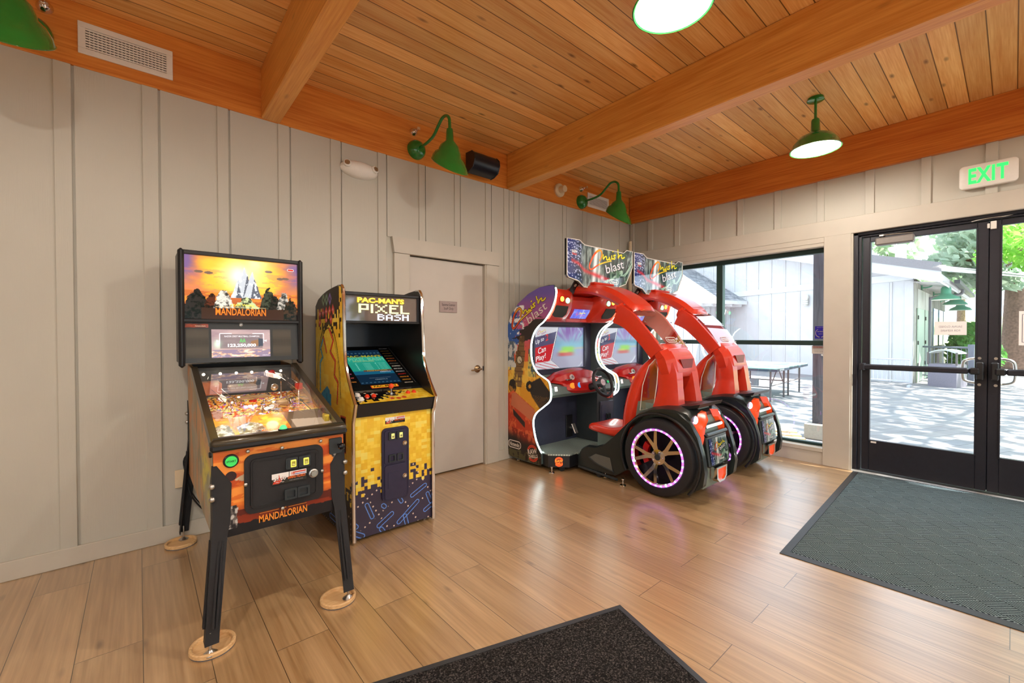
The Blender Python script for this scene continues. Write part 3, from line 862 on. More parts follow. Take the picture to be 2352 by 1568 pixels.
def art_cruisside(y, z):
    """left flank of the driving cabinet; y from 3.545 (wall) to 2.82, z height"""
    t = (3.545 - y) / .73; n = fbm(t * 6, z * 5, 3); n2 = fbm(t * 18, z * 15, 7)
    c = mixc((226, 98, 60), (196, 92, 128), sst(1.1, 1.35, z + (n - .5) * .1)); c = mixc(c, (150, 84, 150), sst(1.42, 1.58, z)); c = mixc(c, (104, 84, 168), sst(1.58, 1.74, z))
    c = mixc(c, (226, 160, 40), sst(1.12, .86, z + (n - .5) * .15)); c = mixc(c, (240, 190, 70), ((n > .55) & (z < 1.05) & (z > .6)) * .8)
    spl = (t < .3 + (n2 - .5) * .5) & (z > 1.22) & (z < 1.62); c = put(c, spl, (52, 96, 176)); c = put(c, spl & (n2 > .57), (240, 240, 244)); c = put(c, (np.abs(t - .22) < .12) & (np.abs(z - 1.56) < .05) & (n2 > .4), (240, 236, 236))
    blk = np.exp(-(((t - .52 - (z - 1.38) * .9) / .24) ** 2 + ((z - 1.36 - (t - .5) * .22) / .09) ** 2)) > .35 + (fbm(t * 5, z * 50, 9) - .5) * .9; c = put(c, blk, (44, 34, 34))
    # clock tower and blocks
    tw = np.abs(t - (.22 + (z - .9) * .22)); w = np.where(z < 1.16, .095, .07 - (z - 1.16) * .16); m = (tw < w) & (z > .78) & (z < 1.31); c = put(c, m, (126, 96, 60)); c = put(c, m & (n2 > .55), (92, 66, 40)); c = put(c, m & (np.abs(np.sin(z * 60)) < .25), (70, 52, 36))
    d = np.hypot((t - .25) * .73, z - 1.06); c = put(c, d < .045, (70, 54, 36)); c = put(c, d < .036, (206, 196, 170)); c = put(c, (d < .032) & (capd(t * .73, z, (.1825, 1.06), (.205, 1.04)) < .004), (50, 40, 34))
    m = (t > .66 + (1.3 - z) * -.16) & (t < .80 - (z - 1.0) * .2) & (z > .92) & (z < 1.32); c = put(c, m, (64, 86, 84)); c = put(c, m & (np.abs(np.sin(z * 160)) < .5), (44, 62, 62))
    m = (t > .44 + (1.2 - z) * -.1) & (t < .58) & (z > .9) & (z < 1.18); c = put(c, m, (70, 92, 104)); c = put(c, m & (hsh(t * 46, z * 40, 3) > .55), (206, 196, 110))
    m = (t < .16 + (n2 - .5) * .2) & (z > .95) & (z < 1.25); c = put(c, m, (90, 110, 130)); c = put(c, m & (n2 > .5), (210, 214, 216))
    ex = (n2 > .5) & (z > .78) & (z < .98); c = mixc(c, (250, 214, 90), ex * .7)
    # tumbling dark off-roader
    m = inpoly(t, z, [(.42, .82), (.66, .90), (.97, .68), (.92, .58), (.70, .56), (.50, .70)]); c = put(c, m, (38, 34, 34)); c = put(c, m & (np.abs(np.sin((t * .73 + z) * 120)) < .25) & (z < .72), (150, 110, 50))
    for a, b in ((.46, .80), (.86, .60)):
        d = np.hypot((t - a) * .73, (z - b)); c = put(c, d < .055, (26, 24, 26)); c = put(c, d < .02, (206, 150, 50))
    d = np.hypot((t - .1) * .73, (z - .78) * .8); c = put(c, d < .06, (40, 30, 26)); c = put(c, (d < .05) & (n2 > .55), (170, 120, 50))
    # red sports car
    m = inpoly(t, z, [(0, .70), (.12, .74), (.55, .58), (.66, .40), (.72, .30), (.60, .20), (.30, .12), (0, .2)]); c = put(c, m, (196, 62, 30)); c = put(c, m & (z < .33 + (.3 - t) * .1), (150, 40, 22)); c = mixc(c, (236, 120, 70), m * (n2 > .62) * .7)
    c = put(c, inpoly(t, z, [(.08, .70), (.15, .72), (.56, .57), (.60, .42), (.22, .54), (.06, .58)]), (206, 120, 84)); c = put(c, inpoly(t, z, [(.10, .55), (.36, .43), (.36, .37), (.12, .48)]), (48, 36, 34))
    c = mixc(c, (40, 30, 26), sst(.30, .18, z + (t - .4) * .1 + (n - .5) * .06)); c = put(c, (z < .11 + .04 * n) & (n2 > .5), (86, 80, 50))
    return c

def art_topper(U, V):
    n = fbm(U * 30, V * 3, 4); n2 = fbm(U * 8, V * 8, 9); c = mixc((46, 60, 62), (150, 166, 160), sst(.45, .75, n)); c = mixc(c, (50, 96, 60), sst(.5, .7, fbm(U * 14, V * 5, 2)) * sst(.3, .9, U) * .7)
    c = mixc(c, (44, 54, 110), sst(.28, .02, U)); c = put(c, (U < .2) & (hsh(U * 90, V * 50, 2) > .86), (180, 190, 226)); c = mixc(c, (240, 246, 244), np.exp(-((U - .36 - .06 * V) / .035) ** 2)); c = mixc(c, (236, 240, 236), np.exp(-((U - .44 - .03 * V) / .012) ** 2) * .8)
    s = np.abs(V - (.46 - (U - .08) * .42)); c = mixc(c, (214, 40, 50), (np.exp(-(s / .05) ** 2) * (U > .06) * (U < .62) * (.6 + .4 * n2))); c = mixc(c, (250, 220, 230), np.exp(-(((U - .5) / .03) ** 2 + ((V - .27) / .06) ** 2)))
    c = put(c, (n2 > .66) & (U > .5) & (V < .5), (160, 190, 170)); return c

# strokes of a hand-brushed logo word, traced on the cabinet flank
_px = lambda pts: [((x - 310) / 520, (880 - y) / 520) for x, y in pts]
LOGO_C = _px([(442, 688), (458, 620), (455, 555), (425, 532), (385, 570), (345, 650), (318, 770), (312, 840), (330, 872), (365, 850), (430, 755), (500, 680), (560, 625), (625, 570)])
LOGO_R = [_px(q) for q in ([(478, 560), (490, 625), (512, 575), (538, 560)], [(538, 560), (545, 600), (572, 580), (582, 535)], [(582, 535), (588, 575), (606, 560)], [(612, 490), (618, 545), (632, 530)], [(672, 452), (640, 478), (668, 500), (655, 525), (634, 520)], [(690, 348), (702, 412)], [(712, 400), (718, 470), (738, 415), (768, 388), (770, 430), (800, 420), (824, 385)])]
DOTS = _px([(617, 425)])

def logo(mb, center, right, upv, w, mat=0, word2=(226, 216, 206), dark=False, rot=0.0, ky=.62):
    """rot turns the whole mark; ky is its height squeeze"""
    c = Vector(center); r0, u0 = Vector(right), Vector(upv); k = w; e = r0.cross(u0).normalized() * .0006
    if e.dot(Vector((0, 0, 0)) - (c - Vector((0, 0, 1.31)))) < 0 and False: e = -e
    ca, sa = math.cos(rot), math.sin(rot)
    def T(pts):
        out = []
        for p in pts:
            x, y = p[0] - .5, (p[1] - .5) * ky; out.append((x * ca - y * sa, x * sa + y * ca))
        return out
    P = T([tuple(p)[:2] for p in spline([(a, b, 0) for a, b in LOGO_C], 5)]); n = len(P); ws = [.042 * (1 - .7 * abs(i / n - .3)) for i in range(n)]
    if dark: ribbon(mb, P, [x + .022 for x in ws], c, r0, u0, mat, (50, 26, 20), k)
    h = int(n * .36); g = int(n * .8)
    ribbon(mb, P[:h], ws[:h], c + e, r0, u0, mat, (236, 150, 40), k); ribbon(mb, P[h - 1:g], ws[h - 1:g], c + e, r0, u0, mat, (226, 80, 34), k); ribbon(mb, P[g - 1:], ws[g - 1:], c + e, r0, u0, mat, (236, 196, 50), k)
    S = [T([tuple(p)[:2] for p in spline([(a, b, 0) for a, b in q], 4)]) for q in LOGO_R] + [[(p[0] - .014, p[1] - .012), (p[0] + .014, p[1] + .012)] for p in T(DOTS)]
    for Q in S:
        if dark: ribbon(mb, Q, .048, c + e * .5, r0, u0, mat, (60, 44, 20), k)
    for Q in S: ribbon(mb, Q, .028, c + e, r0, u0, mat, (240, 222, 50), k)
    th = rot + math.atan(.93 * ky); q = T([(.735, .50)])[0]; rr = r0 * math.cos(th) + u0 * math.sin(th); uu = u0 * math.cos(th) - r0 * math.sin(th)
    text(mb, 'blast', c + r0 * (q[0] * k) + u0 * (q[1] * k) + e * 1.5, rr, uu, w=w * .60, h=w * .17, mat=mat, col=word2, shear=.0, bold=.0)
# ------------------------------------------------------------ pinball machine
MT['pinart'] = print_mat('pinball_cabinet_print', .4)
MT['railtint'] = plain('black_rail_reflection_tint', rgb(62, 54, 40), .3, .4, coat=.3)  # black rail, with the warm olive reflection put into its base colour
MT['pf'] = print_mat('playfield_print', .25, es=.55)
MT['warmbulb'] = glow('playfield_bulb', (1, .86, .66, 1), 9.0)
MT['violet'] = glow('violet_insert_glow', (.55, .35, 1, 1), 5.0)
MT['greenglow'] = glow('green_button_glow', (.08, .75, .22, 1), .9)
MT['yellowglow'] = print_mat('lit_coin_plate', .3, es=.8)
MT['mirror'] = plain('polished_steel_blade', rgb(206, 192, 176), .18, 1.0, var=.03)
PB = thing('pinball_machine', (.51, 2.85, 0), 'pinball machine with orange cabinet and lit sunset backglass on splayed black legs', 'pinball machine')
cx0, cx1, cyf, cyb, cz0 = .235, .785, 2.235, 3.45, .432
def ztop(y): return .842 + (y - cyf) * (1.115 - .842) / (3.12 - cyf)
prof = [(cyf, cz0), (cyf, ztop(cyf)), (3.12, ztop(3.12)), (cyb, 1.13), (cyb, cz0)]
m = MB()
for a, b in ((cx0, cx0 + .018), (cx1 - .018, cx1)): m.prism(prof, 'x', a, b, 0, tuple(lin((150, 110, 66))))
m.box(cx0 + .018, cx1 - .018, cyf + .003, cyf + .02, cz0, ztop(cyf) - .004, 0, 0, tuple(lin((206, 96, 36)))); m.box(cx0 + .018, cx1 - .018, cyb - .02, cyb, cz0, 1.13, 0, 0, (.02, .02, .02)); m.box(cx0 + .018, cx1 - .018, cyf + .02, cyb - .02, cz0, cz0 + .02, 0, 0, (.02, .02, .02))
f = lambda u, v: (cx0 + u * (cx1 - cx0), cyf - .0015, cz0 + v * (ztop(cyf) - cz0))
m.art(f, art_front, 180, 130)
def side(u, v):
    y = cyb - u * (cyb - cyf); return (cx0 - .0015, y, cz0 + v * (min(ztop(y), 1.12) - cz0))
m.art(side, art_pinside, 150, 80)
O = Vector((.507, cyf - .003, 0)); RX = (1, 0, 0); UZ = (0, 0, 1)
text(m, 'MANDALORIAN', O + Vector((0, 0, .478)), RX, UZ, w=.205, h=.034, col=(236, 142, 50), bold=.02)
text(m, 'THE', O + Vector((0, 0, .506)), RX, UZ, w=.022, h=.008, col=(236, 150, 60), bold=.02)
for a, b in ((-.1, -.02), (.02, .1)): poly2(m, [(a, -.0012), (b, -.0012), (b, .0012), (a, .0012)], O + Vector((0, 0, .504)), RX, UZ, 0, (236, 150, 60))
m.build('cabinet', MT['pinart'], PB)
for x in (cx0 + .0195, cx1 - .0195):
    m = MB(); m.quad((x, cyf + .03, .6), (x, cyb - .03, .7), (x, cyb - .03, 1.09), (x, cyf + .03, ztop(cyf) - .012)); m.build('side_blade', MT['mirror'], PB)
# rails, lock bar, glass
for a, b in ((cx0 - .008, cx0 + .022), (cx1 - .022, cx1 + .008)):
    m = MB(); m.prism([(cyf - .01, ztop(cyf) - .03), (cyf - .01, ztop(cyf) + .018), (3.118, ztop(3.118) + .018), (3.118, ztop(3.118) - .03)], 'x', a, b)
    m.build('side_rail', MT['railtint'], PB)
m = MB(); m.box(cx0 - .012, cx1 + .012, cyf - .028, cyf + .05, .822, .868, .014)
m.build('lock_bar', MT['railtint'], PB, sharp=60)
m = MB(); m.box(cx0 - .013, cx1 + .013, cyf - .03, cyf - .002, .815, .846, .009); m.build('lock_bar_skirt', MT['black'], PB)
m = MB(); m.quad((cx0 + .02, cyf + .045, .866), (cx1 - .02, cyf + .045, .866), (cx1 - .02, 3.13, 1.128), (cx0 + .02, 3.13, 1.128)); m.build('playfield_glass', MT['pfglass'], PB)
m = MB(); m.disc((.511, cyf + .012, .866), (0, 0, 1), .022, .008, 24, 0); B_ = m.build('launch_button', MT['black'], PB)
m = MB(); m.ell((.511, cyf + .012, .873), .0165, .0165, .019, 20, 8, half=True); m.build('button_dome', MT['greenglow'], B_)
# playfield
pz = lambda y: .803 + (y - 2.27) * .165
m = MB(); m.art(lambda u, v: (cx0 + .022 + u * .506, 2.29 + v * 1.1, pz(2.29 + v * 1.1)), art_playfield, 150, 220); PF = m.build('playfield', MT['pf'], PB)
m = MB(); m.art(lambda u, v: (cx0 + .022 + u * .506, 2.275 + v * .27, .842 + v * .062), art_apron, 140, 60); m.box(cx0 + .022, cx1 - .022, 2.541, 2.547, .83, .903, 0, 0, (.3, .15, .05))
text(m, 'MANDALORIAN', (.50, 2.345, .8595), RX, (0, .975, .224), w=.12, h=.022, col=(200, 80, 30), bold=.02)
m.build('apron', MT['pf'], PB)
m = MB(); m.box(cx0 + .02, cx1 - .02, 3.14, 3.15, .85, 1.12); m.build('back_board', MT['dark'], PB)
for i in range(6):
    m = MB(); m.ell((.285 + i * .082, 3.105, 1.085 - .0 * i), .008, .008, .008, 10, 6); m.build('bulb', MT['warmbulb'], PB)
rnd = random.Random(4)
for i in range(22):
    x, y = cx0 + .05 + rnd.random() * .44, 2.48 + rnd.random() * .58
    m = MB(); m.cyl((x, y, pz(y)), (x, y, pz(y) + .028 + rnd.random() * .02), .004, 8); m.lathe([(.008, 0), (.010, .005), (.008, .01)], 10, Matrix.Translation((x, y, pz(y) + .012))); m.build('post', MT['chrome'], PB)
for x, y, s in ((.30, 2.52, .006), (.35, 2.62, .006), (.56, 2.60, .006), (.64, 2.66, .006), (.30, 2.72, .007), (.43, 2.64, .005), (.48, 2.78, .007), (.60, 2.86, .007), (.40, 2.92, .006), (.68, 2.55, .005)):
    m = MB(); m.ell((x, y, pz(y) + .02), s, s, s, 10, 6); m.build('bulb', MT['warmbulb'], PB)
for x, y in ((.46, 2.88), (.485, 2.885), (.51, 2.88), (.62, 2.62), (.66, 2.70), (.60, 2.57), (.42, 2.56), (.39, 2.6), (.52, 2.7)):
    m = MB(); m.box(x - .009, x + .009, y - .012, y + .012, pz(y) + .001, pz(y) + .006, .002); m.build('light_insert', MT['violet'], PB)
acr = MT['acrylic']
for pts in ([(.33, 3.05, 1.02), (.31, 2.93, .98), (.35, 2.82, .93), (.42, 2.74, .89)], [(.60, 3.06, 1.03), (.67, 3.0, 1.01), (.71, 2.88, .97), (.735, 2.78, .93)], [(.72, 2.80, .92), (.60, 2.72, .90), (.48, 2.62, .87), (.40, 2.54, .845)], [(.52, 2.66, .875), (.60, 2.62, .865), (.67, 2.55, .85), (.69, 2.48, .84)]):
    Q = [p + Vector((0, 0, .032)) for p in spline(pts, 6)]; m = MB(); secs = []
    for i, p in enumerate(Q):
        t = (Q[min(i + 1, len(Q) - 1)] - Q[max(i - 1, 0)]); s_ = Vector((t.y, -t.x, 0)).normalized() * .024
        secs.append([p - s_ + Vector((0, 0, .026)), p - s_, p + s_, p + s_ + Vector((0, 0, .026))])
    m.loft(secs, closed=False, caps=False); m.build('ramp', acr, PB)
    m = MB()
    for k in (0, 3): m.tube([q[k] for q in secs], .0018, 6)
    m.build('ramp_rail', MT['chrome'], PB)
for x, y, z, w, d, h in ((.30, 2.95, .99, .10, .12, .07), (.46, 2.98, .98, .14, .10, .035), (.52, 3.03, 1.02, .05, .04, .04), (.29, 2.70, .87, .07, .09, .04), (.62, 2.74, .90, .06, .05, .03), (.50, 2.88, .93, .16, .06, .015)):
    z += .028; m = MB(); m.box(x - w / 2, x + w / 2, y - d / 2, y + d / 2, z - h / 2, z + h / 2, .008); m.build('scenery_block', plain('tan_model_block', rgb(*random.Random(int(x * 999)).choice([(176, 150, 110), (150, 142, 130), (196, 120, 80), (110, 104, 100)])), .5), PB)
m = MB(); m.ell((.635, 3.07, 1.075), .022, .022, .022, 16, 10); m.build('red_dome', MT['redtrim'], PB)
m = MB(); m.box(.715, .755, 2.83, 2.86, .985, 1.025, .004); m.build('red_block', MT['red'], PB)
for x, y, z in ((.735, 2.845, .985), (.665, 2.97, 1.03)):
    m = MB(); m.cyl((x, y, pz(y)), (x, y, z), .004, 8); m.build('ramp_support', MT['chrome'], PB)
m = MB(); m.ell((.62, 2.93, 1.0), .021, .021, .021, 18, 12); m.build('steel_ball', MT['chrome'], PB)
m = MB(); m.disc((.49, 2.84, .935), (0, 0, 1), .02, .012, 18); m.build('bumper_cap', MT['redtrim'], PB)
for s in (-1, 1):
    m = MB(); m.prism([(.495 + s * .085, 2.60), (.495 + s * .085, 2.615), (.495 + s * .02, 2.58), (.495 + s * .02, 2.572)], 'z', pz(2.6) + .008, pz(2.6) + .024); m.build('flipper', plain('yellow_flipper', rgb(236, 206, 90), .4), PB)
m = MB(); m.prism([(.735, 2.36), (.758, 2.36), (.758, 2.40), (.748, 2.43), (.735, 2.40)], 'z', .855, .895); m.build('lane_guide', plain('yellow_guide', rgb(214, 190, 60), .4), PB)
for x, y, z in ((.51, 2.45, .905), (.40, 2.70, .985), (.60, 2.72, .99), (.38, 2.95, 1.06), (.58, 3.0, 1.07)):
    ld = bpy.data.lights.new('playfield_lamp', 'POINT'); ld.energy = .30; ld.color = (1, .85, .65); ld.shadow_soft_size = .03
    lo = bpy.data.objects.new('playfield_lamp', ld); lo.location = Vector((x, y, z)) - ORG[PB.name]; COL.objects.link(lo); lo.parent = PB
# front furniture
m = MB(); fy = cyf - .003
ring2(m, rrect(.515, .646, .335, .266, .035), rrect(.515, .646, .29, .225, .02), 'y', fy - .010, fy)
cd = m.build('coin_door_frame', MT['blacktex'], PB)
m = MB(); m.prism(rrect(.515, .646, .288, .223, .02), 'y', fy - .014, fy); ring2(m, rrect(.515, .646, .272, .207, .016), rrect(.515, .646, .264, .199, .014), 'y', fy - .0165, fy - .014)
cdoor = m.build('coin_door', MT['blacktex'], PB)
for x in (.539, .595):
    m = MB(); m.prism(rrect(x, .712, .052, .052, .006), 'y', fy - .022, fy - .014); m.box(x - .019, x - .014, fy - .0235, fy - .02, .692, .732, 0, 0); s_ = m.build('coin_slot', MT['dark'], cdoor)
    m = MB(); m.box(x - .006, x + .018, fy - .026, fy - .021, .694, .728, .002, 0, tuple(lin((226, 214, 90)))); m.box(x - .002, x + .014, fy - .0268, fy - .0258, .70, .722, 0, 0, tuple(lin((120, 112, 40))));
    text(m, '25¢', (x + .006, fy - .0274, .707), RX, UZ, w=.012, h=.007, col=(240, 234, 170)); m.build('price_plate', MT['yellowglow'], cdoor)
for x in (.533, .589):
    m = MB(); ring2(m, rrect(x, .570, .054, .050, .005), rrect(x, .570, .036, .032, .003), 'y', fy - .026, fy - .014); m.box(x - .018, x + .018, fy - .016, fy - .0145, .554, .586); m.build('coin_return', MT['dark'], cdoor)
m = MB(); m.lathe([(.021, 0), (.021, .006), (.015, .008), (.013, .014), (.013, .018)], 24, Matrix.Translation((.635, fy - .014, .645)) @ Matrix.Rotation(pi / 2, 4, 'X'), cap1=True); m.box(.629, .641, fy - .0335, fy - .031, .6435, .6465); m.build('door_lock', MT['steel'], cdoor)
def price_sticker(m, c, w, h):
    """$1.00 sticker"""
    c = Vector(c); e = Vector((0, -.0004, 0))
    q = lambda x0, x1, y0, y1, col, k: poly2(m, [(x0 * w, y0 * h), (x1 * w, y0 * h), (x1 * w, y1 * h), (x0 * w, y1 * h)], c + e * k, RX, UZ, 0, col)
    q(-.5, .5, -.5, .5, (20, 18, 20), 0); q(-.5, -.02, .0, .5, (236, 232, 230), 1); q(.0, .5, .05, .5, (230, 226, 226), 1); q(.1, .48, .30, .42, (206, 60, 50), 2); q(.1, .48, .14, .2, (70, 80, 170), 2)
    poly2(m, [(-.48 * w, -.42 * h), (-.40 * w, .05 * h), (-.33 * w, -.2 * h), (-.30 * w, .4 * h), (-.25 * w, -.2 * h), (-.2 * w, .1 * h), (-.22 * w, -.25 * h), (-.3 * w, -.45 * h)], c + e * 2, RX, UZ, 0, (206, 60, 36))
    text(m, '$1.00', c + e * 3 + Vector((-.27 * w, 0, -.02 * h)), RX, UZ, w=.36 * w, h=.42 * h, col=(150, 130, 130), shear=.3, bold=.03); text(m, '$1.00', c + e * 4 + Vector((-.275 * w, 0, 0)), RX, UZ, w=.36 * w, h=.42 * h, col=(248, 244, 240), shear=.3, bold=.0)
    text(m, 'Per Play', c + e * 4 + Vector((-.27 * w, 0, -.32 * h)), RX, UZ, w=.24 * w, h=.14 * h, col=(230, 226, 226), shear=.2)
    text(m, 'THE', c + e * 4 + Vector((.1 * w, 0, .26 * h)), RX, UZ, w=.12 * w, h=.24 * h, col=(226, 100, 40), shear=.3, bold=.02); text(m, 'GAMING WIZARDS', c + e * 4 + Vector((.21 * w, 0, -.04 * h)), RX, UZ, w=.52 * w, h=.26 * h, col=(230, 106, 40), shear=.25, bold=.02)
    text(m, 'FOR SERVICE CALL', c + e * 4 + Vector((.2 * w, 0, -.33 * h)), RX, UZ, w=.4 * w, h=.07 * h, col=(160, 158, 160))
m = MB(); price_sticker(m, (.5285, fy - .0175, .650), .149, .050); m.build('price_sticker', MT['printg'], cdoor)
for x, z in ((.362, .797), (.5, .789), (.672, .793), (.352, .65), (.678, .645), (.5, .506)):
    m = MB(); m.ell((x, fy - .009, z), .0085, .006, .0085, 14, 8); m.build('carriage_bolt', MT['steel'], PB)
m = MB(); m.disc((.299, cyf, .765), (0, -1, 0), .0295, .012, 28, bev=.004); sb = m.build('start_button', MT['black'], PB)
m = MB(); m.disc((.299, cyf - .011, .765), (0, -1, 0), .0225, .004, 28, 0, tuple(lin((60, 200, 90)))); text(m, 'START', (.299, cyf - .0156, .765), RX, UZ, w=.036, h=.009, col=(16, 60, 26), bold=.02); m.build('button_cap', print_mat('green_lit_cap', .3, es=.35), sb)
m = MB(); m.disc((.299, cyf, .697), (0, -1, 0), .021, .003, 24); m.build('round_plug', plain('maroon_plug', rgb(44, 20, 22), .5), PB)
m = MB(); m.prism(rrect(.745, .758, .062, .078, .006), 'y', fy - .008, fy); pp = m.build('plunger_plate', MT['dark'], PB)
m = MB(); m.cyl((.757, fy - .008, .762), (.757, fy - .05, .762), .006, 12); m.lathe([(.006, 0), (.013, .004), (.017, .014), (.014, .024), (.004, .029)], 20, Matrix.Translation((.757, fy - .04, .762)) @ Matrix.Rotation(pi / 2, 4, 'X'), cap1=True); m.build('plunger_knob', plain('black_knob', rgb(18, 18, 22), .08), pp)
m = MB(); m.disc((cx0, 2.272, .795), (-1, 0, 0), .013, .012, 18, bev=.003); m.build('flipper_button', MT['black'], PB)
m = MB(); m.disc((cx1, 2.272, .795), (1, 0, 0), .013, .012, 18, bev=.003); m.build('flipper_button', MT['black'], PB)
# legs
def leg(sx, sy, foot, top, zt):
    """angle-steel leg hugging a cabinet corner"""
    m = MB(); secs = []
    fx, fy_ = foot; tx, ty = top
    for z, a, b in ((zt, .012, .012), (zt - .085, .066, .066), (zt - .25, .060, .060), (zt - .30, .052, .052), (.10, .044, .044), (.055, .044, .044)):
        t = (zt - z) / (zt - .03); t = 0 if z > zt - .26 else (zt - .25 - z) / (zt - .25 - .03)
        ox, oy = tx + (fx - tx) * t, ty + (fy_ - ty) * t; w = .005
        secs.append([(ox - sx * w, oy - sy * w, z), (ox + sx * a, oy - sy * w, z), (ox + sx * a, oy, z), (ox + sx * .0, oy, z), (ox, oy + sy * b, z), (ox - sx * w, oy + sy * b, z)])
    m.loft(secs)
    for k, (da, db) in enumerate(((.021, -.006), (.034, -.006))):
        p = secs[3][3]; q = secs[5][3]
        m.tube([(p[0] + sx * da, p[1] + sy * db, p[2] - .02), (p[0] + sx * da + (q[0] - p[0]) * .94, p[1] + sy * db + (q[1] - p[1]) * .94, q[2] + .06)], .0055, 8)
        m.tube([(p[0] + sx * db, p[1] + sy * da, p[2] - .02), (p[0] + sx * db + (q[0] - p[0]) * .94, p[1] + sy * da + (q[1] - p[1]) * .94, q[2] + .06)], .0055, 8)
    L = m.build('leg', MT['blacktex'], PB, sharp=25)
    m = MB(); c = (fx + sx * .018, fy_ + sy * .018)
    m.cyl((c[0], c[1], .02), (c[0], c[1], .10), .006, 10); m.lathe([(.026, .012), (.026, .016), (.012, .026), (.008, .03)], 20, Matrix.Translation((c[0], c[1], 0)), cap0=True, cap1=True); m.build('leveller_foot', MT['steel'], L)
    for dz in (.085, .140):
        m = MB(); m.ell((tx - sx * .006, ty - sy * .006, zt - dz), .0125, .0125, .0125, 14, 8); m.build('leg_bolt', MT['steel'], L)
leg(1, 1, (.190, 2.115), (cx0, cyf), .752); leg(-1, 1, (.79, 2.125), (cx1, cyf), .752); leg(1, -1, (.185, 3.475), (cx0, cyb), .90); leg(-1, -1, (.83, 3.475), (cx1, cyb), .90)
# backbox
bx0, bx1, by0, by1, bz0, bz1 = .174, .832, 3.118, 3.37, 1.14, 1.808
m = MB(); m.box(bx0, bx1, by0 + .03, by1, bz0 + .012, bz1 - .004, .004); BB = m.build('backbox', MT['black'], PB)
m = MB()
for x in (bx0 + .012, bx1 - .012): m.box(x - .015, x + .015, by0 - .012, by0 + .055, bz0 - .012, bz1 + .008, .012)
m.box(bx0, bx1, by0, by0 + .04, bz1 - .022, bz1 + .002, .004); m.box(bx0, bx1, by0 - .003, by0 + .03, 1.392, 1.413, .004); m.build('backbox_trim', MT['black'], PB)
m = MB(); gx0, gx1 = bx0 + .022, bx1 - .024
m.art(lambda u, v: (gx0 + u * (gx1 - gx0), by0 + .022, 1.413 + v * (1.786 - 1.413)), art_backglass, 240, 150)
g = Vector((.485, by0 + .0212, 0))
text(m, 'MANDALORIAN', g + Vector((0, 0, 1.459)), RX, UZ, w=.272, h=.047, col=(120, 40, 16), bold=.05); text(m, 'MANDALORIAN', g + Vector((0, -.0005, 1.46)), RX, UZ, w=.268, h=.044, col=(238, 128, 40), bold=.01)
text(m, 'STAR WARS', g + Vector((.005, -.0006, 1.503)), RX, UZ, w=.128, h=.014, col=(246, 220, 80), bold=.02, warp=lambda x, y: (x, y + x * x * -1.2)); text(m, 'THE', g + Vector((.005, -.0006, 1.489)), RX, UZ, w=.018, h=.006, col=(246, 226, 190))
for a, b in ((-.135, -.015), (.02, .135)): poly2(m, [(a, -.001), (b, -.001), (b, .001), (a, .001)], g + Vector((0, -.0006, 1.488)), RX, UZ, 0, (246, 200, 140))
poly2(m, [(x * 1, y) for x, y in rrect(0, 0, .04, .016, .007)], (.766, by0 + .0212, 1.745), RX, UZ, 0, (240, 226, 220)); poly2(m, rrect(0, 0, .035, .011, .005), (.766, by0 + .0206, 1.745), RX, UZ, 0, (206, 50, 30))
m.build('backglass', MT['lit2'], PB)
m = MB(); m.prism([(by0 + .006, bz0 + .014), (by0 + .022, 1.392), (by0 + .04, 1.392), (by0 + .04, bz0 + .014)], 'x', bx0 + .027, bx1 - .027); SPK = m.build('speaker_panel', MT['dark'], PB)
sy = lambda z: by0 + .006 + (z - bz0 - .014) / (1.392 - bz0 - .014) * .016
m = MB(); m.art(lambda u, v: (.328 + u * .312, sy(1.18 + v * .171) - .002, 1.18 + v * .171), art_lcd, 120, 70); lc = lambda x, z: Vector((x, sy(z) - .003, z))
text(m, 'RAZOR CREST MULTIBALL CHAMPION', lc(.486, 1.309), RX, UZ, w=.185, h=.010, col=(240, 232, 236), bold=.01); text(m, 'AA', lc(.488, 1.283), RX, UZ, w=.034, h=.026, col=(110, 190, 110), bold=.04); text(m, '123,250,000', lc(.485, 1.252), RX, UZ, w=.15, h=.023, col=(250, 248, 248), bold=.04)
text(m, 'CREDITS 0', lc(.612, 1.19), RX, UZ, w=.036, h=.006, col=(240, 236, 236)); text(m, 'REPLAY AT 123,250', lc(.365, 1.19), RX, UZ, w=.06, h=.006, col=(240, 236, 236))
for pts in ([(-.117, .045), (-.117, -.045)], [(.117, .045), (.117, -.045)], [(-.117, .045), (-.055, .045)], [(.055, .045), (.117, .045)], [(-.117, -.045), (-.09, -.045)], [(.07, -.045), (.117, -.045)]): ribbon(m, pts, .004, lc(.486, 1.281), RX, UZ, 0, (248, 246, 248))
for s in (-1, 1): poly2(m, [(s * .118, 0), (s * .134, .007), (s * .134, -.007)], lc(.486, 1.281), RX, UZ, 0, (240, 240, 240))
m.build('score_screen', MT['lit2'], PB)
def grille_mat():
    m, nt, b = base_mat('perforated_grille', rgb(54, 52, 48), .5)
    tc = nd(nt, 'TexCoord'); v = nd(nt, 'TexVoronoi', {'Vector': tc.outputs['Object'], 'Scale': 150.0, 'Randomness': 0.0})
    r = ramp(nt, v.outputs['Distance'], [(.3, rgb(14, 14, 14)), (.42, rgb(74, 70, 62))]); nt.links.new(r.outputs[0], b.inputs['Base Color']); return m
MT['grille'] = grille_mat()
for a, b in ((.205, .315), (.655, .763)):
    m = MB(); m.add([(a, sy(1.182) - .002, 1.182), (b, sy(1.182) - .002, 1.182), (b, sy(1.352) - .002, 1.352), (a, sy(1.352) - .002, 1.352)], [(0, 1, 2, 3)]); m.build('speaker_grille', MT['grille'], SPK)
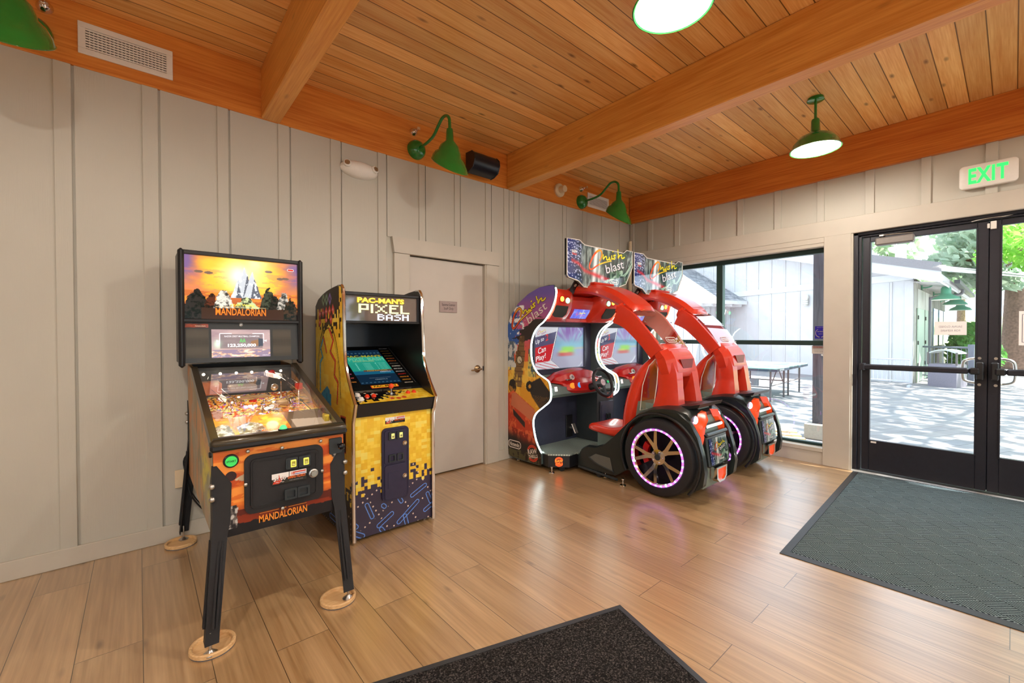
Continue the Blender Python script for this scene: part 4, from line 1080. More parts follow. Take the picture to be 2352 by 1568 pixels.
m = MB(); m.art(lambda u, v: (.198 + u * .116, sy(1.373) - .0025, 1.361 + v * .023), lambda U, V: mixc((60, 26, 20), (206, 80, 30), fbm(U * 5, V * 3, 2)), 24, 6); text(m, 'MANDALORIAN', (.275, sy(1.37) - .0035, 1.37), RX, UZ, w=.05, h=.008, col=(236, 200, 170)); m.build('name_badge', MT['printg'], SPK)
m = MB(); m.tube([(.481 + .009 * math.cos(a), sy(1.382) - .003, 1.382 + .009 * math.sin(a)) for a in np.linspace(0, 2 * pi, 24, endpoint=False)], .0016, 6, True); m.disc((.481, sy(1.382), 1.382), (0, -1, 0), .005, .003, 14); m.build('lock_badge', MT['steel'], SPK)
m = MB(); m.tube(spline([(.30, 3.44, .62), (.215, 3.50, .52), (.225, 3.47, .40), (.24, 3.44, .30), (.29, 3.46, .20), (.34, 3.47, .14)], 6), .005, 8); m.tube(spline([(.30, 3.44, .60), (.22, 3.49, .48), (.25, 3.45, .30), (.33, 3.47, .16)], 6), .004, 8); m.build('power_cord', MT['black'], PB)

# plywood cups under the feet
MT['ply'] = wood('birch_plywood', rgb(232, 196, 146), rgb(206, 160, 108), 'x', .5, grain=1.5)
def cup(x, y, label):
    t = thing('wooden_leg_cup', (x, y, 0), label, 'furniture cup', 'plywood cups under the pinball legs')
    m = MB(); m.lathe([(.0, .011), (.068, .011), (.070, .021), (.074, .024), (.080, .024), (.083, .020), (.083, .006), (.08, .003)], 40, Matrix.Translation((x, y, 0))); m.build('cup', MT['ply'], t)
    m = MB(); m.disc((x, y, 0), (0, 0, 1), .081, .0035, 36); m.build('felt_pad', plain('grey_felt', rgb(96, 98, 104), .9), t)
cup(.222, 2.19, 'round plywood cup under the front left pinball leg, nearest the viewer'); cup(.735, 2.178, 'round plywood cup under the front right pinball leg beside the yellow cabinet'); cup(.188, 3.412, 'round plywood cup under the rear pinball leg beside the white baseboard')
m = MB(); m.box(.165, .24, YF - .026, YF - .02, .335, .45, .002); t = m.build('wall_outlet', MT['cream'], origin=(.2, YF - .02, .39)); tag(t, 'cream outlet cover plate on the wall behind the pinball machine leg', 'outlet')
# ------------------------------------------------------------ upright arcade cabinet
AX0, AX1 = 1.0, 1.585
ARC = thing('upright_arcade_cabinet', ((AX0 + AX1) / 2, 3.05, 0), 'yellow upright arcade cabinet with pixel artwork between the pinball machine and the staff door', 'arcade machine')
PROF = [(3.40, .015), (3.40, 1.53), (3.34, 1.575), (3.24, 1.605), (3.14, 1.625), (3.03, 1.638), (2.93, 1.645), (2.872, 1.640), (2.848, 1.615), (2.842, 1.58), (2.835, 1.39), (2.826, 1.22), (2.815, 1.14), (2.78, 1.065), (2.72, .972), (2.648, .885), (2.672, .81), (2.69, .762), (2.69, .012)]
zz = sorted({p[1] for p in PROF})
frontp = sorted([(p[1], p[0]) for p in PROF[7:]]); backp = sorted([(p[1], p[0]) for p in PROF[:8]])
def yfr(z): return float(np.interp(z, [a for a, b in frontp], [b for a, b in frontp]))
def ybk(z): return float(np.interp(z, [a for a, b in backp], [b for a, b in backp]))
for k, (a, b) in enumerate(((AX0, AX0 + .018), (AX1 - .018, AX1))):
    m = MB(); m.prism(PROF, 'x', a, b, 0, tuple(lin((34, 28, 24))))
    xo = a - .0012 if k == 0 else b + .0012
    Uv, Vv = 130, 300
    def P(u, v, xo=xo):
        z = .013 + v * 1.626; return (xo, ybk(z) + u * (yfr(z) - ybk(z)), z)
    def F(U, V):
        Z = .013 + V * 1.626; yb_ = np.vectorize(ybk)(Z); yf_ = np.vectorize(yfr)(Z); return art_arcside(yb_ + U * (yf_ - yb_), Z)
    m.art(P, F, Uv, Vv)
    sp_ = m.build('side_panel', MT['print'], ARC, smooth=False)
    m = MB(); x = (a + b) / 2
    edge = [Vector((x, p[0], p[1])) for p in PROF[6:]]
    secs = []
    for i, p in enumerate(edge):
        t = (edge[min(i + 1, len(edge) - 1)] - edge[max(i - 1, 0)]).normalized(); nrm = Vector((0, t.z, -t.y))
        nrm = nrm if nrm.y < 0 or (abs(nrm.y) < .3 and nrm.z > 0) else -nrm
        secs.append([p + Vector((-.0105, 0, 0)) - nrm * .004, p + Vector((-.0105, 0, 0)) + nrm * .004, p + Vector((-.005, 0, 0)) + nrm * .008, p + Vector((.005, 0, 0)) + nrm * .008, p + Vector((.0105, 0, 0)) + nrm * .004, p + Vector((.0105, 0, 0)) - nrm * .004])
    m.loft(secs); m.build('edge_moulding', MT['chrome'], sp_)
ix0, ix1 = AX0 + .018, AX1 - .018
m = MB(); m.box(ix0, ix1, 3.37, 3.395, .015, 1.53); m.box(ix0, ix1, 2.86, 3.38, 1.398, 1.412); m.prism([(2.87, 1.60), (3.14, 1.612), (3.37, 1.53), (3.37, 1.50), (3.14, 1.59), (2.87, 1.585)], 'x', ix0, ix1); m.box(ix0, ix1, 2.72, 3.37, .015, .03)
m.build('cabinet_shell', plain('black_gloss_interior', rgb(16, 15, 17), .18), ARC)
m = MB(); m.box(ix0, ix1, 2.706, 2.72, .02, .80, 0, 0, (.02, .02, .02)); m.art(lambda u, v: (ix0 + u * (ix1 - ix0), 2.705, .022 + v * .775), art_arcfront, 260, 330); FP = m.build('front_panel', MT['print'], ARC, smooth=False)
m = MB(); price_sticker(m, (1.2955, 2.7035, .748), .141, .042); m.build('price_sticker', MT['printg'], FP)
m = MB(); m.prism([(2.652, .882), (2.69, .795), (2.71, .795), (2.71, .882)], 'x', ix0, ix1)
for x in (1.272, 1.32): m.disc((x, 2.687, .80), (0, -1, .3), .004, .003, 8, 0)
m.build('control_panel_apron', MT['black'], ARC)
cp0, cp1 = Vector((0, 2.652, .884)), Vector((0, 2.835, .928)); cpd = (cp1 - cp0).normalized(); cpn = Vector((0, -cpd.z, cpd.y))
CP = lambda x, y: Vector((x, 0, 0)) + cp0 + cpd * ((y - cp0.y) / cpd.y)
m = MB(); m.prism([(2.652, .882), (2.835, .926), (2.835, .90), (2.70, .86)], 'x', ix0, ix1, 0, (.01, .01, .01)); m.art(lambda u, v: CP(ix0 + u * (ix1 - ix0), 2.652 + v * .183) + cpn * .0015, art_cp, 150, 54); CPO = m.build('control_panel', MT['printg'], ARC)
def button(x, y, mat, r=.0145, h=.011):
    m = MB(); m.disc(CP(x, y) + cpn * .001, cpn, r * 1.15, .004, 22, bev=.001); m.disc(CP(x, y) + cpn * .005, cpn, r * .82, h, 22, bev=.003); m.build('button', mat, CPO)
MT['orangeb'] = plain('orange_red_button', rgb(226, 62, 30), .25)
button(1.075, 2.795, MT['white'], .019, .012); button(1.07, 2.722, MT['white'], .019, .012)
for x, y in ((1.127, 2.762), (1.172, 2.760), (1.42, 2.763), (1.468, 2.768)): button(x, y, MT['orangeb'])
m = MB(); j = CP(1.297, 2.765); m.lathe([(.03, 0), (.03, .002), (.012, .005), (.009, .016)], 22, Matrix.Translation(j) @ cpn.to_track_quat('Z', 'Y').to_matrix().to_4x4(), cap1=True); m.cyl(j, j + Vector((0, 0, .048)), .0045, 10); js = m.build('joystick', MT['steel'], CPO)
m = MB(); m.ell(tuple(j + Vector((0, 0, .058))), .018, .018, .018, 20, 14); m.build('ball_top', plain('orange_ball', rgb(230, 78, 34), .2), js)
# monitor under a black bezel
b0, b1 = Vector((0, 2.835, .944)), Vector((0, 3.365, 1.225)); bd = (b1 - b0).normalized(); bn = Vector((0, -bd.z, bd.y))
BZ = lambda x, s: Vector((x, 0, 0)) + b0 + bd * s
Lb = (b1 - b0).length
m = MB(); m.prism([(2.835, .93), (2.835, .944), (3.365, 1.225), (3.365, 1.2)], 'x', ix0, ix1, 0, (.008, .008, .008)); e = bn * .0012
right_ = [('GALAGA', (190, 190, 196)), ('PAC & PAL', (196, 150, 50)), ('GALAXIAN', (206, 150, 50)), ('PAC-MAN', (206, 180, 90)), ('NEW RALLY-X', (230, 120, 60)), ('RALLY-X', (236, 120, 40)), ('BOSCONIAN', (120, 116, 110)), ('ROMPERS', (230, 226, 216)), ('DIG DUG', (226, 230, 230)), ('DIG DUG II', (206, 214, 220)), ('MAPPY', (196, 40, 36)), ('GALAGA 88', (236, 150, 40)), ('XEVIOUS', (226, 160, 50)), ('XEVIOUS', (206, 196, 180))]
for i, (w_, c_) in enumerate(right_):
    s = Lb * (.93 - i * .064); text(m, w_, BZ(1.478 + .012, s) + e, RX, bd, w=.068, h=.013 if i > 3 else .009, col=c_, bold=.02, shear=.15)
for i, (w_, c_) in enumerate([('PAC-LAND', (200, 190, 180)), ('SUPER PAC', (200, 196, 200)), ('PAC-LAND', (220, 120, 190)), ('SKY KID', (230, 110, 100)), ('ROMPERS', (230, 150, 60))]):
    text(m, w_, BZ(1.087, Lb * (.52 - i * .085)) + e, RX, bd, w=.07, h=.014, col=c_, bold=.02, shear=.15)
poly2(m, rrect(0, 0, .20, .034, .006), BZ(1.297, Lb * .055) + e, RX, bd, 0, (226, 90, 40)); poly2(m, rrect(0, 0, .186, .026, .004), BZ(1.297, Lb * .055) + e * 2, RX, bd, 0, (246, 196, 50)); text(m, 'PAC-MAN', BZ(1.297, Lb * .055) + e * 3, RX, bd, w=.16, h=.018, col=(40, 26, 20), bold=.02)
ribbon(m, [(0, 0), (0, Lb * .86)], .0016, BZ(1.545, Lb * .09) + e, RX, bd, 0, (130, 130, 130)); m.build('monitor_bezel', MT['printg'], ARC)
ms0, ms1 = Lb * .115, Lb * .90
m = MB(); m.art(lambda u, v: BZ(1.143 + u * .296, ms0 + v * (ms1 - ms0)) + e, art_monitor, 60, 90); q = lambda u, v: BZ(1.143 + u * .296, ms0 + v * (ms1 - ms0)) + e * 2
text(m, "PAC-MAN'S", q(.5, .80), RX, bd, w=.27, h=.03, col=(176, 170, 50), bold=.03); text(m, 'PIXEL BASH', q(.52, .705), RX, bd, w=.27, h=.045, col=(110, 200, 160), bold=.02)
text(m, 'HIGH SCORES', q(.42, .645), RX, bd, w=.16, h=.016, col=(170, 190, 110))
for i in range(5):
    for u, w_ in ((.18, '1'), (.45, '10000'), (.68, '%d' % (i + 1)), (.84, 'PAC-MAN')): text(m, w_, q(u, .575 - i * .042), RX, bd, w=(.01 if len(w_) == 1 else .055), h=.012, col=(120, 214, 190))
text(m, 'PLEASE PLAY AGAIN', q(.6, .36), RX, bd, w=.15, h=.012, col=(226, 190, 60)); text(m, 'CREDITS 0', q(.78, .315), RX, bd, w=.08, h=.011, col=(236, 240, 240)); text(m, 'CREDITS 0', q(.55, .11), RX, bd, w=.09, h=.011, col=(150, 170, 180)); text(m, 'BANDAI NAMCO ENTERTAINMENT', q(.55, .155), RX, bd, w=.16, h=.007, col=(110, 130, 150))
m.build('monitor_screen', MT['dimlit'], ARC)
# marquee
m = MB(); m.box(ix0, ix1, 2.858, 2.885, 1.582, 1.604, .004); m.box(ix0, ix1, 2.855, 2.885, 1.395, 1.409, .004); m.box(ix1 - .016, ix1, 2.862, 2.885, 1.40, 1.59); m.build('marquee_retainer', MT['black'], ARC)
m = MB(); m.quad((ix0, 2.874, 1.405), (ix1, 2.874, 1.405), (ix1, 2.874, 1.588), (ix0, 2.874, 1.588)); MQ = m.build('marquee_panel', plain('smoked_marquee_acrylic', rgb(104, 88, 82), .05, coat=1.0, spec=.9), ARC)
m = MB(); mq = lambda u, v: Vector((ix0 + u * (ix1 - ix0), 2.872, 1.409 + v * .174))
text(m, "PAC-MAN'S", mq(.475, .83), RX, UZ, w=.345, h=.038, col=(150, 120, 20), bold=.08); text(m, "PAC-MAN'S", mq(.475, .83) + Vector((0, -.001, 0)), RX, UZ, w=.335, h=.034, col=(255, 226, 70), bold=.01)
FONT = {'P': ['1111', '1..1', '1..1', '1111', '1...', '1...'], 'I': ['1', '1', '1', '1', '1', '1'], 'X': ['1...1', '.1.1.', '..1..', '..1..', '.1.1.', '1...1'], 'E': ['1111', '1...', '111.', '1...', '1...', '1111'], 'L': ['1...', '1...', '1...', '1...', '1...', '1111'], 'B': ['111.', '1..1', '111.', '1..1', '1..1', '111.'], 'A': ['.11.', '1..1', '1..1', '1111', '1..1', '1..1'], 'S': ['.111', '1...', '.11.', '...1', '...1', '111.'], 'H': ['1..1', '1..1', '1111', '1..1', '1..1', '1..1']}
def pixword(m, word, u0, u1, v0, v1, col, thick):
    tot = sum(len(FONT[c][0]) for c in word) + (len(word) - 1) * .8; W_ = (u1 - u0) * (ix1 - ix0) / tot; H_ = (v1 - v0) * .174 / 6; x = 0
    for ch in word:
        g = FONT[ch]
        for j, row in enumerate(g):
            for i, px in enumerate(row):
                if px == '1':
                    for sx_ in (.25, .75):
                        for sz_ in (.25, .75):
                            c = mq(u0, v1) + Vector(((x + i + sx_) * W_, -.0012, -(j + sz_) * H_)); poly2(m, [(-.21 * W_, -.2 * H_), (.21 * W_, -.2 * H_), (.21 * W_, .2 * H_), (-.21 * W_, .2 * H_)], c, RX, UZ, 0, col)
        x += len(g[0]) + .8
pixword(m, 'PIXEL', .18, .86, .33, .68, (250, 250, 170), 1); pixword(m, 'BASH', .42, .85, .05, .30, (226, 232, 250), 1)
m.build('lit_lettering', print_mat('lit_marquee_dots', .3, es=2.2, basek=.3), MQ)
# coin door
cyc = 2.7045
m = MB(); m.prism(rrect(1.293, .458, .192, .485, .032), 'y', cyc - .012, cyc); ring2(m, rrect(1.293, .458, .176, .469, .026), rrect(1.293, .458, .168, .461, .022), 'y', cyc - .015, cyc - .012); CD = m.build('coin_door_frame', MT['navy'], ARC)
for zc, hh, nm in ((.575, .222, 'coin_door'), (.342, .226, 'cash_door')):
    m = MB(); m.prism(rrect(1.293, zc, .16, hh, .018), 'y', cyc - .018, cyc - .012); o_ = m.build(nm, MT['navy'], ARC)
    if nm == 'coin_door':
        for x in (1.262, 1.32):
            m = MB(); m.prism(rrect(x, .648, .046, .052, .005), 'y', cyc - .026, cyc - .018); m.build('coin_slot', MT['dark'], o_)
            m = MB(); m.box(x - .006, x + .016, cyc - .029, cyc - .025, .63, .664, .001, 0, tuple(lin((216, 206, 120)))); m.box(x - .002, x + .012, cyc - .0298, cyc - .0288, .636, .65, 0, 0, tuple(lin((110, 104, 70)))); m.build('price_plate', MT['yellowglow'], o_)
            m = MB(); ring2(m, rrect(x, .50, .046, .05, .005), rrect(x, .50, .03, .034, .003), 'y', cyc - .028, cyc - .018); m.build('coin_return', MT['dark'], o_)
    else:
        m = MB(); m.box(1.235, 1.305, cyc - .0195, cyc - .0175, .30, .405); m.build('blank_plate', MT['navy'], o_)
    lx, lz = (1.353, .588) if nm == 'coin_door' else (1.352, .367)
    m = MB(); m.lathe([(.016, 0), (.016, .006), (.011, .01), (.009, .014)], 20, Matrix.Translation((lx, cyc - .018, lz)) @ Matrix.Rotation(pi / 2, 4, 'X'), cap1=True); m.build('door_lock', MT['chrome'], o_)
for x in (1.04, 1.54):
    m = MB(); m.cyl((x, 2.76, 0), (x, 2.76, .02), .018, 14); m.build('leveller_foot', MT['steel'], ARC)
# ------------------------------------------------------------ two-player driving cabinets
DX0, DXW = 2.965, 1.05
DXC = DX0 + DXW / 2                       # 3.49
CAR = thing('driving_arcade_machine', (DXC, 2.6, 0), 'red sit-down driving arcade machine on the left, nearer the staff door', 'driving game', 'linked driving arcade machines')
MT['cabgrey'] = plain('grey_green_laminate', rgb(104, 120, 116), .4)
MT['cabdark'] = plain('dark_blue_grey_laminate', rgb(56, 60, 78), .4)
MT['body'] = plain('dark_green_black_fibreglass', rgb(30, 37, 38), .28, coat=.2)
MT['ledp'] = print_mat('colour_led_ring', .4, es=2.6, basek=.2)
MT['tail'] = plain('orange_red_lens', rgb(226, 56, 24), .15, es=.35, emit=(1, .12, .02, 1))
MT['amberglow'] = glow('amber_light_glow', (1, .5, .06, 1), 2.2)
MT['greenlamp'] = glow('green_headlight_glow', (.12, 1, .3, 1), 7.0)
MT['whiteglow'] = glow('white_light_bar', (.9, 1, .95, 1), 1.6)
MT['redlogo'] = print_mat('backlit_red_logo', .4, es=2.4, basek=.2)
LED = [(2.83, 1.769), (2.815, 1.724), (2.83, 1.65), (2.872, 1.564), (2.928, 1.497), (2.981, 1.447), (3.053, 1.403), (3.111, 1.345), (3.149, 1.265), (3.162, 1.172), (3.150, 1.065), (3.112, .988), (3.054, .932), (2.981, .90), (2.917, .868), (2.892, .813), (2.885, .731), (2.905, .678), (2.988, .615), (3.085, .545), (3.126, .475), (3.128, .402), (3.099, .292), (3.058, .214), (3.005, .150)]
LEDs = [tuple(p)[1:] for p in spline([(0, a, b) for a, b in LED], 4)]
BACK = [(3.005, .15), (3.0, .055), (3.05, .035), (3.40, .03), (3.495, .05), (3.503, .1), (3.503, 1.42), (3.46, 1.516), (3.339, 1.642), (3.187, 1.728), (3.034, 1.779), (2.90, 1.793), (2.845, 1.79)]
lz_ = sorted([(p[1], p[0]) for p in LEDs] + [(.05, 3.0)]); bz_ = sorted([(p[1], p[0]) for p in BACK[3:]])
fL = lambda z: np.interp(z, [a for a, b in lz_], [b for a, b in lz_]); fB = lambda z: np.interp(z, [a for a, b in bz_], [b for a, b in bz_])
for k, x0 in enumerate((DX0, DX0 + DXW - .022)):
    x1 = x0 + .022; m = MB(); m.prism(BACK + LEDs[:-1], 'x', x0, x1, 0, tuple(lin((78, 92, 92))))
    xo = x0 - .0015 if k == 0 else x1 + .0015
    def P(u, v, xo=xo):
        z = .04 + v * 1.745; a, b = float(fB(z)), float(fL(z)); return (xo, a + u * (b - a) + (.004 if u == 1 else 0), z)
    def F(U, V):
        Z = .04 + V * 1.745; a, b = fB(Z), fL(Z); return art_cruisside(a + U * (b - a) + .042, Z)
    m.art(P, F, 120, 300)
    if k == 0:
        rX, uZ = Vector((0, -1, 0)), Vector((0, 0, 1)); xx = xo - .0012
        logo(m, (xx, 3.185, 1.535), rX, uZ, .50, 0, dark=True)
        c = Vector((xx, 3.40, .175)); rn, un = rX, uZ
        o_, i_ = rrect(0, 0, .205, .082, .041, 8), rrect(0, 0, .186, .063, .0315, 8)
        n_ = len(o_); m.add([c + rn * p[0] + un * p[1] for p in o_ + i_], [(i, (i + 1) % n_, n_ + (i + 1) % n_, n_ + i) for i in range(n_)], 0, tuple(lin((232, 222, 214))))
        text(m, 'Nintendo', c, rn, un, w=.155, h=.042, col=(236, 226, 216), bold=.02)
        c = Vector((xx, 3.125, .135)); rr, uu = Matrix.Rotation(R(-14), 3, 'X') @ rX, Matrix.Rotation(R(-14), 3, 'X') @ uZ
        for r0 in (.078, .064):
            ribbon(m, [(r0 * math.cos(a), r0 * math.sin(a)) for a in np.linspace(.6, 2.6, 14)], .010, c, rr, uu, 0, (216, 66, 40)); ribbon(m, [(r0 * math.cos(a), r0 * math.sin(a)) for a in np.linspace(3.7, 5.6, 14)], .010, c, rr, uu, 0, (216, 66, 40))
        e = Vector((-.0008, 0, 0)); text(m, 'RAW', c + uu * .018 + e, rr, uu, w=.135, h=.05, col=(226, 212, 200), bold=.03); text(m, 'THRILLS', c - uu * .03 + e, rr, uu, w=.135, h=.034, col=(226, 212, 200), bold=.03)
    sp_ = m.build('side_panel', MT['print'], CAR, sharp=40)
    m = MB(); m.tube([((x0 + x1) / 2, p[0] - .006, p[1]) for p in LEDs[1:-1]], .0058, 10); m.build('light_strip', MT['led'], sp_)
ia, ib = DX0 + .022, DX0 + DXW - .022
m = MB(); m.box(ia, ib, 3.46, 3.495, .06, 1.5); m.prism([(3.46, 1.5), (3.495, 1.5), (3.34, 1.63), (3.19, 1.715), (3.04, 1.768), (3.0, 1.74), (3.3, 1.6)], 'x', ia, ib)
m.box(ia, ib, 3.19, 3.21, .10, .80); m.build('cabinet_shell', MT['cabdark'], CAR)
m = MB(); m.box(ia, ib, 3.225, 3.30, 1.40, 1.47); m.box(ia, ib, 3.225, 3.30, .86, .955); m.box(ia, 3.085, 3.225, 3.30, .95, 1.41); m.box(3.875, ib, 3.225, 3.30, .95, 1.41)
m.box(3.07, 3.09, 3.215, 3.24, .94, 1.42, .004); m.box(3.87, 3.89, 3.215, 3.24, .94, 1.42, .004); m.box(3.07, 3.89, 3.215, 3.24, 1.40, 1.42, .004); m.box(3.07, 3.89, 3.215, 3.24, .94, .955, .004); BZL = m.build('screen_bezel', MT['cabdark'], CAR)
m = MB(); S0 = lambda u, v: Vector((3.085 + u * .79, 3.236, .952 + v * .452)); m.art(lambda u, v: S0(u, v), art_race, 130, 80)
text(m, 'Up to', S0(.11, .665) - Vector((0, .001, 0)), (.94, 0, .34), (0, 0, 1), w=.13, h=.055, col=(250, 250, 252), bold=.01); text(m, '2', S0(.245, .75) - Vector((0, .001, 0)), (.94, 0, .34), (0, 0, 1), w=.045, h=.07, col=(226, 70, 70), bold=.02)
text(m, 'Can', S0(.15, .46) - Vector((0, .001, 0)), (.96, 0, .26), (0, 0, 1), w=.12, h=.06, col=(250, 250, 252), bold=.01); text(m, 'Play!', S0(.13, .27) - Vector((0, .001, 0)), (.96, 0, .26), (0, 0, 1), w=.15, h=.07, col=(250, 250, 252), bold=.01)
logo(m, S0(.15, .87) - Vector((0, .001, 0)), (1, 0, .0), (0, 0, 1), .12, rot=R(-8), word2=(170, 60, 90)); m.build('game_screen', MT['dimlit'], CAR)
# shelf with red console
m = MB(); m.prism([(2.885, .735), (2.90, .80), (3.20, .865), (3.23, .90), (3.23, .70), (2.93, .70)], 'x', ia, ib); SH = m.build('dash_shelf', MT['cabgrey'], CAR)
m = MB(); secs = []
for x, yf, zf, zt, yt in ((3.12, 3.02, .838, .846, 3.08), (3.19, 2.93, .815, .885, 3.09), (3.22, 2.885, .75, .905, 3.09), (3.30, 2.835, .735, .945, 3.10), (3.40, 2.815, .73, .965, 3.10), (3.49, 2.81, .73, .97, 3.10), (3.58, 2.815, .73, .965, 3.10), (3.68, 2.835, .735, .945, 3.10), (3.76, 2.885, .75, .905, 3.09), (3.79, 2.93, .815, .885, 3.09), (3.86, 3.02, .838, .846, 3.08)):
    hgt = zt - zf; secs.append([(x, yf + .03, zf), (x, yf, zf + hgt * .12), (x, yf + .02, zf + hgt * .45), (x, yf + .10, zf + hgt * .62), (x, yf + .115, zf + hgt * .93), (x, yt - .05, zt), (x, yt + .06, zt - hgt * .12), (x, yt + .08, zf)])
m.loft(secs); DASH = m.build('dashboard_console', MT['redtrim'], CAR, sharp=28)
cf = lambda x: 2.83 + abs(x - 3.49) * .12
for x, y, mat in ((3.275, 2.872, 1), (3.35, 2.852, 0), (3.63, 2.852, 1)):
    m = MB(); m.disc((x, y + .012, .805), (0, -1, .3), .030, .026, 20, bev=.006); m.build('game_button', plain('orange_lit_button', rgb(236, 130, 30), .3, es=.5, emit=(1, .35, .03, 1)) if mat else plain('blue_lit_button', rgb(60, 150, 226), .3, es=.4, emit=(.1, .4, 1, 1)), DASH)
for x, r_ in ((3.33, .030), (3.425, .040), (3.555, .040)):
    m = MB(); m.disc((x, 2.935, .885), (0, -1, .45), r_, .012, 24, 0, tuple(lin((206, 200, 196))), .002); m.disc((x, 2.926, .889), (0, -1, .45), r_ * .5, .006, 20, 0, tuple(lin((120, 120, 130)))); m.build('gauge', MT['printg'], DASH)
for x in (3.25, 3.73):
    m = MB(); m.box(x - .035, x + .035, cf(x) + .03, cf(x) + .06, .86, .875, .004); m.build('dash_vent', MT['chrome'], DASH)
for x, mt_ in ((3.06, 'lit2'),):
    m = MB(); c = Vector((x, 2.894, .775)); poly2(m, rrect(0, 0, .04, .075, .006), c, RX, (0, .2, 1), 0, (255, 240, 232))
    for k, w_ in enumerate(('SWIPE', 'CARD', 'HERE', 'PLAY')): text(m, w_, c + Vector((0, -.001 + (.5 - k) * .0035 * 0, .022 - k * .015)), RX, (0, .2, 1), w=.026, h=.007, col=(120, 60, 50), bold=.02)
    m.build('card_label', MT['lit2'], SH)
# steering wheel
hub = Vector((3.49, 2.665, .845)); axis = Vector((0, -1, .38)).normalized(); xr = Vector((1, 0, 0)); yr = axis.cross(xr).normalized(); yr = yr if yr.z > 0 else -yr
m = MB(); m.tube([hub + xr * .135 * math.cos(a) + yr * .135 * math.sin(a) for a in np.linspace(0, 2 * pi, 40, endpoint=False)], .0165, 12, True); SW = m.build('steering_wheel', plain('black_wheel_grip', rgb(22, 22, 25), .45), CAR)
m = MB(); m.disc(hub - axis * .03, axis, .05, .03, 24, bev=.008)
for a in (R(0), R(180), R(270)):
    d = xr * math.cos(a) + yr * math.sin(a); s_ = axis.cross(d) * .016
    m.loft([[hub + d * .03 - s_ - axis * .02, hub + d * .03 + s_ - axis * .02, hub + d * .03 + s_ * 1.0, hub + d * .03 - s_], [hub + d * .13 - s_ * .7 - axis * .006, hub + d * .13 + s_ * .7 - axis * .006, hub + d * .13 + s_ * .7 + axis * .004, hub + d * .13 - s_ * .7 + axis * .004]])
m.build('wheel_spokes', MT['dark'], SW)
m = MB(); m.disc(hub, axis, .034, .006, 24, 0, tuple(lin((206, 190, 196))), .002); text(m, 'RAW THRILLS', hub + axis * .0068, xr, yr, w=.05, h=.012, col=(150, 40, 60)); m.build('hub_cap', MT['printg'], SW)
m = MB(); m.disc(hub + xr * .075 + yr * .0, axis, .013, .008, 16); m.build('boost_button', plain('green_wheel_button', rgb(40, 170, 90), .3, es=.4, emit=(.05, .9, .3, 1)), SW)
m = MB(); m.cyl(hub - axis * .03, hub - axis * .20, .035, 16); m.build('steering_column', MT['black'], SW)
# coin box pillar, footwell
m = MB(); m.box(3.70, ib, 2.90, 3.19, .10, .70, .004); CB = m.build('coin_box', MT['dark'], CAR)
m = MB(); m.box(3.74, 3.97, 2.888, 2.90, .28, .60, .004); cd_ = m.build('coin_door', MT['cabdark'], CB)
m = MB(); m.box(3.76, 3.83, 2.884, 2.889, .38, .56, .003); m.build('bill_slot', MT['navy'], cd_)
for x in (3.85, 3.89):
    m = MB(); ring2(m, rrect(x, .43, .036, .07, .004), rrect(x, .43, .022, .05, .003), 'y', 2.875, 2.889); m.build('coin_return', MT['dark'], cd_)
for x in (3.88, 3.93):
    m = MB(); m.box(x - .018, x + .018, 2.878, 2.90, .628, .685, .003); m.box(x - .008, x + .008, 2.874, 2.88, .645, .67, .002, 0); m.build('coin_slot', plain('red_lit_coin_slot', rgb(120, 50, 44), .4, es=.15, emit=(1, .1, .05, 1)), CB)
pl_ = [(2.99, 3.19), (2.99, 3.0), (2.965, 2.91), (3.11, 2.765), (3.22, 2.775), (3.20, 2.63), (3.28, 2.52), (3.80, 2.52), (3.80, 2.89), (3.71, 2.90), (3.71, 3.19)]
def tread():
    m, nt, b = base_mat('diamond_plate', rgb(170, 184, 174), .38, .35)
    tc = nd(nt, 'TexCoord'); mp = nd(nt, 'Mapping', {'Vector': tc.outputs['Object'], 'Rotation': (0, 0, R(45)), 'Scale': (40, 40, 1)}); ck = nd(nt, 'TexChecker', {'Vector': mp.outputs[0], 'Scale': 1.0})
    br = nd(nt, 'TexBrick', {'Vector': mp.outputs[0], 'Color1': (1, 1, 1, 1), 'Color2': (1, 1, 1, 1), 'Mortar': (0, 0, 0, 1), 'Scale': 1.0, 'Mortar Size': .14, 'Brick Width': 1.0, 'Row Height': .42})
    bp = nd(nt, 'Bump', {'Strength': .8, 'Distance': .004, 'Height': br.outputs['Color']}); nt.links.new(bp.outputs[0], b.inputs['Normal'])
    mx = nd(nt, 'Mix', {'Factor': br.outputs['Fac'], 6: rgb(206, 216, 206), 7: rgb(104, 120, 114)}, data_type='RGBA'); nt.links.new(mx.outputs[2], b.inputs['Base Color']); return m
MT['tread'] = tread()
m = MB(); m.prism(pl_, 'z', .158, .172); FPL = m.build('floor_plate', MT['tread'], CAR)
m = MB(); m.prism([(2.985, 3.0), (2.968, 2.912), (3.112, 2.768), (3.224, 2.778), (3.21, 2.64), (3.3, 2.6), (3.75, 2.6), (3.75, 3.2), (2.985, 3.2)], 'z', .045, .158); m.build('platform_base', MT['black'], CAR)
n45 = Vector((-1, -1, 0)).normalized(); r45 = Vector((1, -1, 0)).normalized(); c = Vector((3.038, 2.838, .10)) + n45 * .004
m = MB()
for r0 in (.042, .034):
    ribbon(m, [(r0 * math.cos(a), r0 * math.sin(a)) for a in np.linspace(.7, 2.5, 12)], .006, c, r45, UZ, 0, (255, 70, 30)); ribbon(m, [(r0 * math.cos(a), r0 * math.sin(a)) for a in np.linspace(3.8, 5.6, 12)], .006, c, r45, UZ, 0, (255, 70, 30))
